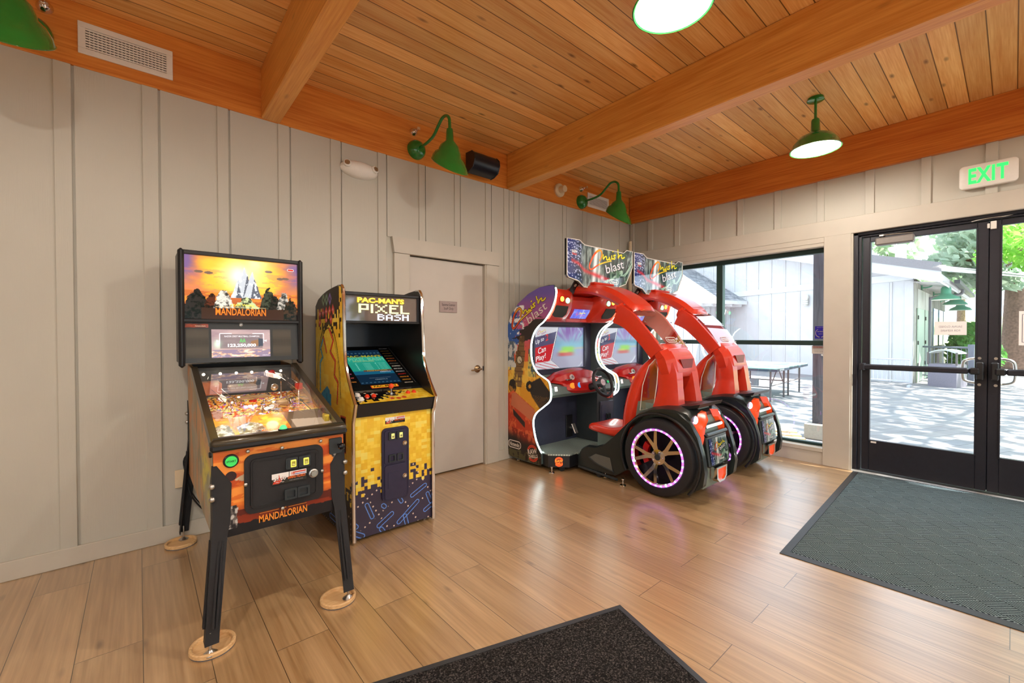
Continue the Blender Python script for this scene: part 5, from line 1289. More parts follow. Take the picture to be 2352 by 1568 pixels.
text(m, 'RAW', c + Vector((0, 0, .009)) + n45 * .001, r45, UZ, w=.075, h=.027, col=(255, 110, 36), bold=.03); text(m, 'THRILLS', c - Vector((0, 0, .017)) + n45 * .001, r45, UZ, w=.072, h=.018, col=(255, 96, 30), bold=.03); m.build('lit_logo', MT['redlogo'], CAR)
m = MB(); m.cyl((3.58, 3.19, .30), (3.575, 3.13, .30), .012, 10); m.box(3.545, 3.60, 3.095, 3.115, .25, .36, .004, xf=Matrix.Translation((3.57, 3.1, .3)) @ Matrix.Rotation(R(-28), 4, 'X') @ Matrix.Translation((-3.57, -3.1, -.3))); m.build('gas_pedal', MT['steel'], CAR)
m = MB(); m.box(3.52, 3.62, 3.175, 3.19, .2, .44, .004); m.build('pedal_bracket', MT['black'], CAR)
for x, y in ((2.972, 2.87), (3.26, 2.46), (3.03, 3.4), (3.19, 2.22)):
    m = MB(); m.lathe([(.028, 0), (.026, .006), (.012, .012), (.007, .014), (.007, .05), (.014, .05), (.014, .06)], 18, Matrix.Translation((x, y, 0)), cap0=True, cap1=True); m.build('leveller_foot', MT['chrome'], CAR)
for x, y in ((3.085, 2.845), (3.22, 2.50)):
    m = MB(); m.cyl((x - .012, y, .026), (x + .012, y, .026), .026, 18); m.box(x - .016, x + .016, y - .006, y + .012, .028, .056); m.build('caster', MT['dark'], CAR)
# header with speakers, headlights, centre display
m = MB(); secs = []
for x, dy, dz in ((ia, 0, 0), (3.20, 0, 0), (3.27, .02, -.01), (3.33, .075, -.05), (3.65, .075, -.05), (3.71, .02, -.01), (3.78, 0, 0), (ib, 0, 0)):
    secs.append([(x, 3.24, 1.452), (x, 2.985 + dy * .3, 1.452), (x, 2.935 + dy, 1.482), (x, 2.88 + dy, 1.55), (x, 2.848 + dy, 1.62), (x, 2.838 + dy, 1.69 + dz * .5), (x, 2.86 + dy, 1.755 + dz), (x, 2.95 + dy * .6, 1.775 + dz), (x, 3.04, 1.765), (x, 3.24, 1.68)])
m.loft(secs); HD = m.build('header', MT['red'], CAR, sharp=30)
def onhead(x, z, off=.006, dy=0):
    y = float(np.interp(z, [1.452, 1.482, 1.55, 1.62, 1.69, 1.755], [2.985, 2.935, 2.88, 2.848, 2.838, 2.86])) + dy; return Vector((x, y - off, z))
for s in (-1, 1):
    X = lambda d: 3.49 + s * d
    m = MB(); pts = [(.30, 1.595), (.47, 1.60), (.495, 1.575), (.475, 1.51), (.42, 1.49), (.31, 1.487), (.285, 1.52)]
    m.add([onhead(X(a), b, .006) for a, b in pts] + [onhead(X(a * .96 + .015), b * .96 + 1.543 * .04, .012) for a, b in pts], [tuple(range(7, 14))] + [(i, (i + 1) % 7, 7 + (i + 1) % 7, 7 + i) for i in range(7)]); m.build('speaker_grille', plain('dark_speaker_foam', rgb(56, 62, 58), .9, bump=.6, scale=300), HD)
    m = MB(); pts = [(.30, 1.69), (.42, 1.70), (.45, 1.665), (.43, 1.625), (.33, 1.615), (.29, 1.65)]; m.add([onhead(X(a), b, .004) for a, b in pts], [tuple(range(6))]); hl = m.build('headlight', MT['redtrim'], HD)
    m = MB(); m.ell(onhead(X(.325), 1.65, .004), .027, .016, .027, 18, 10); m.build('green_lamp', MT['greenlamp'], hl); m = MB(); m.ell(onhead(X(.405), 1.662, .004), .024, .014, .026, 18, 10); m.build('amber_lamp', MT['amberglow'], hl)
    m = MB(); Q = [onhead(X(.497), z, .008) for z in np.linspace(1.735, 1.475, 40)]; m.tube(Q, .009, 8, col=(1.0, .12, .06)); m.build('red_light_strip', MT['ledp'], HD)
m = MB(); dsp = lambda u, v: onhead(3.365 + u * .25, 1.487 + v * .092, .006, .075 * .9); m.art(lambda u, v: dsp(u, v), lambda U, V: mixc((70, 70, 190), (150, 170, 226), fbm(U * 5, V * 3, 5) + (np.abs(U - .62) < .03) * .8), 40, 16); logo(m, dsp(.5, .5) + Vector((0, -.006, 0)), RX, (0, -.4, 1), .13, rot=R(-24), word2=(190, 110, 170)); m.build('header_display', MT['lit2'], HD)
# topper sign on brackets
ty = 2.70
top_ = [(-.505, .37), (-.33, .375), (-.255, .338), (.375, .336), (.435, .372), (.54, .374)]; bot_ = [(-.505, .035), (-.483, .013), (-.343, -.013), (-.265, -.064), (.12, -.066), (.29, -.04), (.302, -.023), (.42, .014), (.54, .2)]
tf = lambda x: np.interp(x, [a for a, b in top_], [b for a, b in top_]); bf = lambda x: np.interp(x, [a for a, b in bot_], [b for a, b in bot_])
m = MB(); m.art(lambda u, v: (DXC + .015 - .505 + u * 1.045, ty, 1.84 + float(bf(-.505 + u * 1.045)) * (1 - v) + float(tf(-.505 + u * 1.045)) * v), art_topper, 150, 60)
logo(m, (DXC + .12, ty - .003, 2.055), RX, UZ, .52, rot=R(-17), ky=.7, word2=(236, 226, 232)); c = Vector((DXC + .225, ty - .003, 1.86)); o_, i_ = rrect(0, 0, .15, .05, .025, 8), rrect(0, 0, .138, .038, .019, 8); n_ = len(o_)
m.add([c + Vector((p[0], 0, p[1])) for p in o_ + i_], [(i, (i + 1) % n_, n_ + (i + 1) % n_, n_ + i) for i in range(n_)], 0, tuple(lin((236, 236, 226)))); text(m, 'Nintendo', c, RX, UZ, w=.105, h=.024, col=(236, 236, 226), bold=.02)
c = Vector((DXC - .39, ty - .003, 2.10)); text(m, 'RAW', c, RX, UZ, w=.07, h=.03, col=(240, 236, 230), bold=.03); text(m, 'THRILLS', c - Vector((0, 0, .025)), RX, UZ, w=.07, h=.018, col=(226, 90, 70), bold=.03)
TS = m.build('topper_sign', print_mat('glossy_backlit_topper', .06, coat=1.0, es=.35, basek=.8), CAR)
ol = [(a, b) for a, b in top_] + [(a, b) for a, b in bot_[::-1]]
m = MB(); m.prism([(DXC + .015 + a, 1.84 + b) for a, b in ol], 'y', ty + .004, ty + .03); m.build('sign_box', MT['black'], TS)
m = MB(); m.tube([(DXC + .015 + a, ty, 1.84 + b) for a, b in ol], .005, 6, True); m.build('sign_border', MT['white'], TS)
for x in (3.26, 3.72):
    m = MB(); a, b = Vector((x, 2.88, 1.74)), Vector((x, 2.76, 1.90)); d = (b - a).normalized(); w = Vector((.038, 0, 0)); q = a + (b - a) * .55
    m.box(x - .04, x + .04, -.006, .006, -.02, (b - a).length, .002, xf=Matrix.Translation((0, a.y, a.z)) @ Matrix.Rotation(-math.atan2(b.y - a.y, b.z - a.z), 4, 'X')); TB = m.build('sign_bracket', MT['black'], CAR)
    for t in (.42, .72):
        q = a + (b - a) * t; m = MB(); m.disc(q + Vector((0, -d.z, d.y)) * .005, (0, -d.z, d.y), .017, .003, 18); m.build('bracket_hole', MT['wall'], TB)
# red roof arch: spine, window frame, legs
def sweep(pts, wid, th, n=5, x0=DXC):
    """rounded bar following (y,z) path; wid, th lists"""
    P = spline([(0, a, b) for a, b in pts], n); N = len(P); secs = []
    W = np.interp(np.linspace(0, 1, N), np.linspace(0, 1, len(wid)), wid); T = np.interp(np.linspace(0, 1, N), np.linspace(0, 1, len(th)), th)
    XC = np.interp(np.linspace(0, 1, N), np.linspace(0, 1, len(x0)), x0) if isinstance(x0, (list, tuple)) else [x0] * N
    pn = None
    for i, p in enumerate(P):
        t = (P[min(i + 1, N - 1)] - P[max(i - 1, 0)]).normalized(); nn = Vector((0, -t.z, t.y))
        if pn is None: nn = nn if nn.z > 0 else -nn
        elif nn.dot(pn) < 0: nn = -nn
        pn = nn
        w, h, xc = W[i] / 2, T[i] / 2, XC[i]
        secs.append([p + Vector((xc + a * w, 0, 0)) + nn * (b * h) for a, b in ((-1, -.5), (-.85, -1), (.85, -1), (1, -.5), (1, .35), (.72, 1), (-.72, 1), (-1, .35))])
    return secs
m = MB(); m.loft(sweep([(3.06, 1.735), (2.90, 1.775), (2.70, 1.765), (2.52, 1.715), (2.36, 1.635), (2.25, 1.555), (2.20, 1.51)], [.40, .40, .39, .38, .37, .37, .37], [.05, .09, .10, .11, .11, .10, .06])); RF = m.build('roof_spine', MT['red'], CAR, sharp=30)
m = MB(); m.box(DXC - .16, DXC + .16, 2.64, 2.86, 1.805, 1.828, .01); m.build('roof_ridge', MT['red'], RF)
path = [(2.30, 1.545), (2.19, 1.475), (2.09, 1.385), (2.0, 1.28), (1.93, 1.17)]
fr_ = MB()
for s in (-1, 1): fr_.loft(sweep([(2.325, 1.505), (2.215, 1.445), (2.125, 1.36), (2.035, 1.26), (1.95, 1.155)], [.05, .045, .045, .045, .065], [.17, .155, .14, .13, .13], x0=[DXC + s * .235, DXC + s * .232, DXC + s * .225, DXC + s * .212, DXC + s * .198]))
fr_.loft(sweep([(2.33, 1.555), (2.27, 1.53)], [.50, .49], [.12, .06])); fr_.loft(sweep([(1.965, 1.225), (1.935, 1.165), (1.91, 1.12)], [.42, .45, .43], [.07, .13, .15])); fr_.build('window_frame', MT['red'], RF, sharp=30)
wp = spline([(0, 2.285, 1.592), (0, 2.165, 1.522), (0, 2.06, 1.425), (0, 1.975, 1.315), (0, 1.905, 1.205)], 5)
m = MB(); N = len(wp); v = []
for i, p in enumerate(wp): v += [p + Vector((DXC - .215, 0, 0)), p + Vector((DXC + .215, 0, 0))]
m.add(v, [(2 * i, 2 * i + 1, 2 * i + 3, 2 * i + 2) for i in range(N - 1)]); RW = m.build('roof_window', MT['acrylic'], RF)
d = (wp[3] - wp[8]).normalized(); nn = Vector((0, -d.z, d.y)); nn = -nn if nn.y > 0 else nn
m = MB(); logo(m, wp[4] + Vector((DXC, 0, 0)) + nn * .006, RX, d, .2, word2=(70, 60, 60), dark=True, rot=R(-20)); d2 = (wp[-4] - wp[-1]).normalized(); c = wp[-4] + Vector((DXC, 0, 0)) + nn * .008
o_, i_ = rrect(0, 0, .17, .055, .027, 8), rrect(0, 0, .155, .04, .02, 8); n_ = len(o_); m.add([c + RXv * p[0] + d2 * p[1] for RXv in (Vector(RX),) for p in o_ + i_], [(i, (i + 1) % n_, n_ + (i + 1) % n_, n_ + i) for i in range(n_)], 0, tuple(lin((200, 190, 180)))); text(m, 'Nintendo', c, RX, d2, w=.12, h=.025, col=(200, 190, 180), bold=.02); m.build('window_lettering', MT['print'], RW)
m = MB()
for i in (1, 10, 18):
    for x in (-.215, .215): m.disc(wp[i] + Vector((DXC + x, 0, 0)), nn, .006, .006, 10)
m.build('screws', MT['steel'], RW)
m = MB(); m.loft(sweep([(1.925, 1.15), (1.895, 1.08), (1.875, 1.0), (1.868, .955)], [.42, .43, .41, .36], [.15, .18, .17, .13])); SHD = m.build('roof_shoulder', MT['red'], RF, sharp=30)
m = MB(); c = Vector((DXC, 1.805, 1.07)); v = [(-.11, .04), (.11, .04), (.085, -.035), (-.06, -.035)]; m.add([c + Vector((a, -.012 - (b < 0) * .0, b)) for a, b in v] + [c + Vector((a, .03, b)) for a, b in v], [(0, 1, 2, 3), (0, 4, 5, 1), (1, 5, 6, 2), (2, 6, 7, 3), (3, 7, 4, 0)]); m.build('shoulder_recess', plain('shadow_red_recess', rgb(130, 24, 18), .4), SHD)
for s in (-1, 1):
    m = MB(); m.loft(sweep([(1.895, 1.07), (1.875, .98), (1.862, .87), (1.862, .77), (1.87, .67)], [.15, .14, .125, .14, .165], [.15, .17, .17, .20, .24], x0=[DXC + s * .125, DXC + s * .13, DXC + s * .14, DXC + s * .15, DXC + s * .155])); m.build('roof_leg', MT['red'], RF, sharp=30)
# seat
m = MB(); secs = []
for y, w, zt, zb, dip in ((2.70, .17, .425, .40, .0), (2.69, .19, .46, .385, .003), (2.64, .205, .478, .375, .012), (2.52, .21, .47, .365, .028), (2.40, .215, .468, .36, .032), (2.30, .215, .50, .36, .025), (2.20, .205, .53, .37, .01)):
    secs.append([(DXC - w, y, zb + .01), (DXC - w * 1.04, y, (zb + zt) / 2), (DXC - w, y, zt), (DXC - w * .6, y, zt - dip * .8), (DXC, y, zt - dip), (DXC + w * .6, y, zt - dip * .8), (DXC + w, y, zt), (DXC + w * 1.04, y, (zb + zt) / 2), (DXC + w, y, zb + .01), (DXC, y, zb)])
m.loft(secs); SEAT = m.build('seat_cushion', MT['red'], CAR, sub=2)
m = MB(); secs = []
for yb, z, w, t in ((2.25, .38, .205, .12), (2.235, .50, .225, .12), (2.215, .64, .235, .11), (2.175, .80, .235, .105), (2.115, .95, .225, .10), (2.06, 1.04, .205, .10), (1.995, 1.11, .155, .10), (1.955, 1.16, .12, .09), (1.93, 1.185, .10, .06)):
    f_ = yb + .045; b_ = yb + .045 - t
    secs.append([(DXC - w, f_ + .03, z), (DXC - w * .66, f_ + .012, z), (DXC - w * .5, f_ - .02, z), (DXC, f_ - .028, z), (DXC + w * .5, f_ - .02, z), (DXC + w * .66, f_ + .012, z), (DXC + w, f_ + .03, z), (DXC + w * 1.02, b_ + .03, z - .01), (DXC + w * .7, b_, z - .01), (DXC - w * .7, b_, z - .01), (DXC - w * 1.02, b_ + .03, z - .01)])
m.loft(secs); m.build('seat_back', MT['red'], CAR, sub=2)
for s in (-1, 1):
    q = [(2.115, .66), (1.985, .70), (1.955, .90), (1.945, 1.04), (1.96, 1.12), (2.03, 1.05), (2.09, .88)]; m = MB(); m.add([(DXC + s * .20, a, b) for a, b in q], [tuple(range(7))]); SP_ = m.build('side_acrylic_panel', MT['acrylic'], CAR)
    m = MB(); m.tube([(DXC + s * .20, a, b) for a, b in q], .0035, 6, True); m.build('panel_edge', MT['white'], SP_)
m = MB(); m.box(DXC - .15, DXC + .15, 2.1, 2.62, .17, .385, .01); m.build('seat_pedestal', MT['cabgrey'], CAR)
# car tail: fenders, deck, wheels
wc = Vector((0, 1.885, .318)); Ra = .352
arch = [(wc.y + Ra * math.cos(a), wc.z + Ra * math.sin(a)) for a in np.linspace(R(-38), R(215), 26)]
fend = [(2.30, .065), (2.73, .05), (2.735, .15), (2.69, .225), (2.62, .262), (2.53, .268), (2.43, .312), (2.33, .40), (2.20, .53), (2.08, .635), (1.96, .69), (1.84, .71), (1.72, .70), (1.62, .63), (1.56, .53), (1.52, .40), (1.50, .27), (1.515, .17), (1.545, .14)]
poly = fend + arch[::-1] if False else fend + [(wc.y + Ra * math.cos(a), wc.z + Ra * math.sin(a)) for a in np.linspace(R(222), R(-30), 26)]
for s in (-1, 1):
    x0 = DXC + s * .295; x1 = DXC + s * .243
    m = MB(); n_ = len(poly)
    o_ = [(x0, p[0], p[1]) for p in poly]; cy_, cz_ = 2.0, .4
    o2 = [(x0 - s * .012 * 0 + s * 0, p[0], p[1]) for p in poly]; i2 = [(x1, p[0], p[1]) for p in poly]
    mid = [(x0 - s * .03, p[0], p[1] + .012) for p in poly]
    v = o_ + mid + i2; f = []
    for k in range(2): f += [(k * n_ + i, k * n_ + (i + 1) % n_, (k + 1) * n_ + (i + 1) % n_, (k + 1) * n_ + i) for i in range(n_)]
    f += [tuple(range(n_)), tuple(range(2 * n_, 3 * n_))[::-1]]
    m.add(v, f); FD = m.build('fender', MT['body'], CAR, sharp=35)
    m = MB(); xa = x0 + s * .002; lip = [(xa + s * .004, p[0], p[1]) for p in poly[len(fend):]]; m.tube(lip, .012, 8); m.build('arch_lip', MT['black'], FD)
    m = MB(); q = [(2.36, .21), (2.52, .215), (2.60, .165), (2.50, .13), (2.33, .10)]; m.prism(q, 'x', xa, xa + s * .002); m.build('side_intake', plain('grey_mesh_intake', rgb(96, 96, 90), .7, bump=.5, scale=300), FD)
    m = MB(); m.tube(spline([(xa + s * .004, 2.60, .17), (xa + s * .004, 2.5, .125), (xa + s * .004, 2.32, .095)], 4), .006, 6); m.tube(spline([(xa + s * .004, 2.72, .055), (xa + s * .004, 2.4, .04), (xa + s * .004, 2.28, .035)], 4), .012, 8); m.build('skirt_trim', MT['dark'], FD)
    # wheel
    wx = DXC + s * .322; W4 = Matrix.Translation((wx, wc.y, wc.z)) @ Matrix.Rotation(s * pi / 2, 4, 'Y')
    m = MB(); m.lathe([(.232, -.21), (.290, -.215), (.313, -.195), (.317, -.10), (.314, -.022), (.300, -.002), (.270, .006), (.240, .004), (.232, -.008), (.232, -.21)], 64, W4); WH = m.build('wheel', MT['rubber'], CAR, sharp=40)
    m = MB(); m.lathe([(.234, -.19), (.232, -.006), (.222, -.002), (.212, -.012), (.206, -.08), (.20, -.12)], 56, W4); m.build('rim_barrel', MT['chrome'], WH)
    m = MB(); m.lathe([(.0, -.115), (.206, -.115)], 40, W4); m.build('brake_disc', plain('dark_brake_disc', rgb(40, 38, 48), .4, .8), WH)
    m = MB()
    for k in range(5):
        a = R(72 * k + 18)
        for d_ in (-1, 1):
            p0 = (.045 * math.cos(a), .045 * math.sin(a)); p1 = (.10 * math.cos(a + d_ * .10), .10 * math.sin(a + d_ * .10)); p2 = (.213 * math.cos(a + d_ * .25), .213 * math.sin(a + d_ * .25))
            secs = []
            for (px, py), w, z in ((p0, .022, -.028), (p1, .019, -.018), (p2, .0155, -.006)):
                dx, dy = p2[0] - p0[0], p2[1] - p0[1]; L_ = math.hypot(dx, dy); nx, ny = -dy / L_ * w, dx / L_ * w
                secs.append([W4 @ Vector((px - nx, py - ny, z - .03)), W4 @ Vector((px - nx * .8, py - ny * .8, z)), W4 @ Vector((px + nx * .8, py + ny * .8, z)), W4 @ Vector((px + nx, py + ny, z - .03))])
            m.loft(secs)
    m.lathe([(.066, -.05), (.062, -.024), (.03, -.018), (.0, -.018)], 24, W4); m.build('rim_spokes', MT['chrome'], WH, sharp=25)
    m = MB(); m.lathe([(.026, -.018), (.024, -.010), (.0, -.010)], 20, W4); m.build('hub_cap', MT['dark'], WH)
    for k in range(5):
        a = R(72 * k + 54); m = MB(); p = W4 @ Vector((.044 * math.cos(a), .044 * math.sin(a), -.022)); m.ell(p, .007, .007, .007, 8, 6); m.build('lug_nut', MT['chrome'], WH)
    m = MB(); q = W4 @ Vector((0, .0, 0)); m.loft([[W4 @ Vector((r_ * math.cos(a), r_ * math.sin(a), z)) for r_, z in ((.12, -.10), (.17, -.10), (.17, -.06), (.12, -.06))] for a in (np.linspace(R(60), R(125), 7) if s > 0 else np.linspace(R(55), R(120), 7))]); m.build('brake_caliper', MT['redtrim'], WH)
    m = MB(); N = 150; pts = [W4 @ Vector((.226 * math.cos(2 * pi * i / N), .226 * math.sin(2 * pi * i / N), .004)) for i in range(N)]
    m.tube(pts, .0075, 6, True); cc = []
    for i in range(N):
        t = i % 5; cc += [{0: (.95, .8, 1), 1: (.35, .08, 1), 2: (1, .12, .3), 3: (.35, .08, 1), 4: (.5, .2, 1)}[t]] * 6
    m.c = cc; m.build('light_ring', MT['ledp'], WH)
# tail deck and lamps
m = MB(); secs = []
for z, q in ((.10, [(.16, 1.75), (.16, 1.66), (.15, 1.585)]), (.18, [(.17, 1.75), (.185, 1.60), (.165, 1.56)]), (.30, [(.17, 1.75), (.19, 1.60), (.17, 1.555)]), (.45, [(.17, 1.78), (.195, 1.62), (.17, 1.575)]), (.56, [(.18, 1.80), (.20, 1.70), (.135, 1.60)]), (.64, [(.235, 1.82), (.215, 1.75), (.10, 1.615)]), (.735, [(.23, 1.84), (.20, 1.78), (.09, 1.66)])):
    q = [(.17, 2.28)] + q; secs.append([(DXC - a, b, z) for a, b in q] + [(DXC + a, b, z) for a, b in q[::-1]])
m.loft(secs); TD = m.build('tail_deck', plain('grey_green_tail_paint', rgb(118, 136, 128), .4), CAR, sharp=35)
m = MB(); secs = []
for y, z in ((2.19, .535), (2.08, .640), (1.96, .697), (1.84, .722), (1.74, .725), (1.66, .70), (1.625, .665)):
    secs.append([(DXC + a * k_, y, z + b) for a, b in ((-.30, -.03), (-.30, -.004), (-.25, .016), (-.12, .024), (.12, .024), (.25, .016), (.30, -.004), (.30, -.03)) for k_ in (1 if y > 1.7 else .9,)])
m.loft(secs); m.build('body_cover', MT['body'], CAR, sharp=40)
m = MB(); m.prism([(1.84, .735), (1.66, .752), (1.585, .772), (1.60, .742), (1.68, .725)], 'x', DXC - .20, DXC + .20); m.build('rear_spoiler', MT['black'], CAR)
for s in (-1, 1):
    q = [(.255, .655, 1.745), (.09, .705, 1.602), (.10, .645, 1.578), (.15, .60, 1.575), (.17, .50, 1.578), (.185, .455, 1.582), (.225, .45, 1.63)]; cen = Vector((DXC + s * .17, 1.68, .58)); m = MB()
    o_ = [Vector((DXC + s * a, y, z)) for a, z, y in q]; nn_ = Vector((s * .6, -.8, 0)).normalized(); f_ = [p + nn_ * .022 for p in o_]; g_ = [p - nn_ * .04 for p in o_]; k_ = len(q); cc_ = sum((p for p in f_), Vector()) / k_ + nn_ * .012
    m.add(f_ + g_ + [cc_], [(i, (i + 1) % k_, 2 * k_) for i in range(k_)] + [(i, (i + 1) % k_, k_ + (i + 1) % k_, k_ + i) for i in range(k_)]); TL = m.build('tail_light', MT['tail'], CAR)
    m = MB(); m.ell(Vector((DXC + s * .165, 1.665, .645)) + nn_ * .05, .024, .02, .032, 18, 10); m.build('round_lamp', glow('lilac_lamp_glow', (.75, .7, 1, 1), 2.2), TL)
m = MB(); m.box(DXC - .155, DXC + .155, 1.565, 1.60, .572, .612, .016); BL = m.build('light_bar_housing', MT['black'], CAR)
m = MB(); m.box(DXC - .135, DXC + .135, 1.556, 1.57, .58, .604, .01); m.build('light_bar', MT['whiteglow'], BL)
T_ = Matrix.Translation((DXC, 1.535, .40)) @ Matrix.Rotation(R(-8), 4, 'X')
m = MB(); m.box(-.175, .175, -.005, .03, -.115, .125, .01, xf=T_); m.box(-.18, .18, -.02, .03, .118, .148, .01, xf=T_); LP = m.build('plate_holder', MT['body'], CAR)
m = MB(); m.art(lambda u, v: T_ @ Vector((-.152 + u * .304, -.009, -.10 + v * .20)), art_topper, 40, 26); r_, u_ = T_.to_3x3() @ Vector((1, 0, 0)), T_.to_3x3() @ Vector((0, 0, 1)); logo(m, T_ @ Vector((.02, -.011, .03)), r_, u_, .17, rot=R(-18), word2=(220, 216, 220)); text(m, 'Nintendo', T_ @ Vector((.03, -.011, -.07)), r_, u_, w=.08, h=.018, col=(226, 226, 226), bold=.02); m.build('licence_plate', MT['printg'], LP)
m = MB(); ring2(m, [(DXC - .09, .275), (DXC + .09, .275), (DXC + .085, .185), (DXC + .045, .155), (DXC - .045, .155), (DXC - .085, .185)], [(DXC - .07, .262), (DXC + .07, .262), (DXC + .067, .195), (DXC + .035, .17), (DXC - .035, .17), (DXC - .067, .195)], 'y', 1.50, 1.55); FL_ = m.build('fog_lamp_frame', MT['chrome'], CAR)
m = MB(); m.prism([(DXC - .07, .262), (DXC + .07, .262), (DXC + .067, .195), (DXC + .035, .17), (DXC - .035, .17), (DXC - .067, .195)], 'y', 1.51, 1.55); m.build('fog_lamp_lens', MT['tail'], FL_)
CAR2 = copy_tree(CAR); CAR2.location.x += 1.08
CAR2['label'] = 'red sit-down driving arcade machine on the right, in the corner beside the big window'
# ------------------------------------------------------------ lamps, vents and small fittings
def pendant(x, y, label, lit=True):
    t = thing('pendant_lamp', (x, y, ZC), label, 'ceiling lamp', 'green enamel pendants')
    m = MB(); m.lathe([(.0, ZC), (.057, ZC), (.06, ZC - .02), (.05, ZC - .026), (.0, ZC - .026)], 28, Matrix.Translation((x, y, 0))); m.build('canopy', MT['green'], t)
    m = MB(); m.cyl((x, y, ZC - .02), (x, y, 3.03), .010, 14); m.build('stem', MT['green'], t)
    m = MB(); m.lathe([(.012, 3.05), (.026, 3.045), (.03, 3.03), (.034, 2.95), (.05, 2.935), (.115, 2.905), (.155, 2.855), (.172, 2.81), (.178, 2.805), (.172, 2.802), (.165, 2.806)], 48, Matrix.Translation((x, y, 0))); m.build('shade', MT['green'], t, sharp=50)
    m = MB(); m.lathe([(.165, 2.806), (.15, 2.852), (.11, 2.90), (.048, 2.93), (.0, 2.935)], 48, Matrix.Translation((x, y, 0))); m.build('shade_lining', MT['whitein'], t, sharp=60)
    m = MB(); m.ell((x, y, 2.885), .032, .032, .040, 18, 12); m.build('bulb', MT['bulb'], t)
    d = bpy.data.lights.new('pendant_bulb', 'POINT'); d.energy = PENDANT_W; d.color = (1, .93, .83); d.shadow_soft_size = .045
    o = bpy.data.objects.new('pendant_bulb', d); COL.objects.link(o); o.parent = t; o.location = (0, 0, 2.835 - ZC)
pendant(1.858, 1.03, 'green pendant lamp nearest the viewer, cut by the top edge of the picture'); pendant(4.145, 1.06, 'green pendant lamp on a short stem between the second beam and the window wall')
for x, y in ((-.43, 1.04), (-2.7, 1.04), (1.86, -1.6), (4.14, -1.6), (-.43, -1.6), (-2.7, -1.6), (1.86, -4.0), (4.14, -4.0), (-.43, -4.0)):  # unseen pendants, added to light the room
    pendant(x, y, 'added unseen green pendant lamp behind the viewpoint, there to light the room')

def gooseneck(x, z, label):
    t = thing('gooseneck_wall_lamp', (x, 3.505, z), label, 'wall lamp', 'green gooseneck lamps on the wooden fascia'); y0 = 3.505
    m = MB(); m.lathe([(.0, .075), (.03, .074), (.062, .06), (.08, .035), (.085, .0)], 30, Matrix.Translation((x, y0, z)) @ Matrix.Rotation(pi / 2, 4, 'X')); m.build('backplate', MT['green'], t, sharp=60)
    m = MB(); m.tube(spline([(x, y0 - .06, z), (x, y0 - .19, z + .0), (x, y0 - .30, z + .02), (x, y0 - .38, z + .075), (x, y0 - .44, z + .115), (x, y0 - .50, z + .115), (x, y0 - .545, z + .08), (x, y0 - .555, z + .02), (x, y0 - .555, z - .03)], 6), .0125, 14); m.build('arm', MT['green'], t, sharp=60)
    X4 = Matrix.Translation((x, y0 - .555, z))
    def lean(m):
        m.v = [(p[0], p[1], p[2] + (p[1] - (y0 - .555)) * .72 * min(1.0, max(0.0, (z - .11 - p[2]) / .10))) for p in m.v]; return m
    m = MB(); m.lathe([(.0, -.01), (.024, -.012), (.028, -.03), (.032, -.10), (.038, -.112), (.072, -.145), (.086, -.185), (.088, -.205), (.115, -.232), (.135, -.268), (.142, -.30), (.147, -.302), (.144, -.307)], 40, X4); lean(m).build('shade', MT['green'], t, sharp=50)
    m = MB(); m.lathe([(.144, -.306), (.138, -.298), (.11, -.236), (.082, -.2), (.06, -.14), (.0, -.12)], 40, X4); lean(m).build('shade_lining', MT['whitein'], t, sharp=60)
    m = MB(); m.ell((x, y0 - .555, z - .2), .03, .03, .04, 14, 10); m.build('lamp_bulb', MT['white'], t)
gooseneck(-.425, 2.965, 'green gooseneck wall lamp at the far left top corner by the long white vent'); gooseneck(1.892, 2.967, 'green gooseneck wall lamp on the fascia beside the black speaker'); gooseneck(4.15, 2.955, 'green gooseneck wall lamp in the far corner by the small white vent')

def sprinkler(x, z, label):
    t = thing('sprinkler_head', (x, 3.505, z), label, 'sprinkler', 'chrome sidewall sprinklers'); X4 = Matrix.Translation((x, 3.505, z)) @ Matrix.Rotation(pi / 2, 4, 'X')
    m = MB(); m.lathe([(.036, 0), (.034, .006), (.022, .03), (.018, .034), (.0, .034)], 24, X4); m.build('escutcheon', MT['chrome'], t)
    m = MB(); m.lathe([(.012, .03), (.012, .055), (.007, .06), (.007, .07)], 14, X4, cap1=True); m.box(x - .014, x + .014, 3.505 - .098, 3.505 - .094, z - .012, z + .012); m.cyl((x - .012, 3.45, z), (x - .012, 3.41, z), .002, 6); m.cyl((x + .012, 3.45, z), (x + .012, 3.41, z), .002, 6); m.build('nozzle', MT['chrome'], t)
sprinkler(-.375, 3.125, 'chrome sprinkler head above the far left gooseneck lamp'); sprinkler(1.868, 3.12, 'chrome sprinkler head above the gooseneck lamp beside the speaker'); sprinkler(4.15, 3.115, 'chrome sprinkler head above the gooseneck lamp in the far corner')

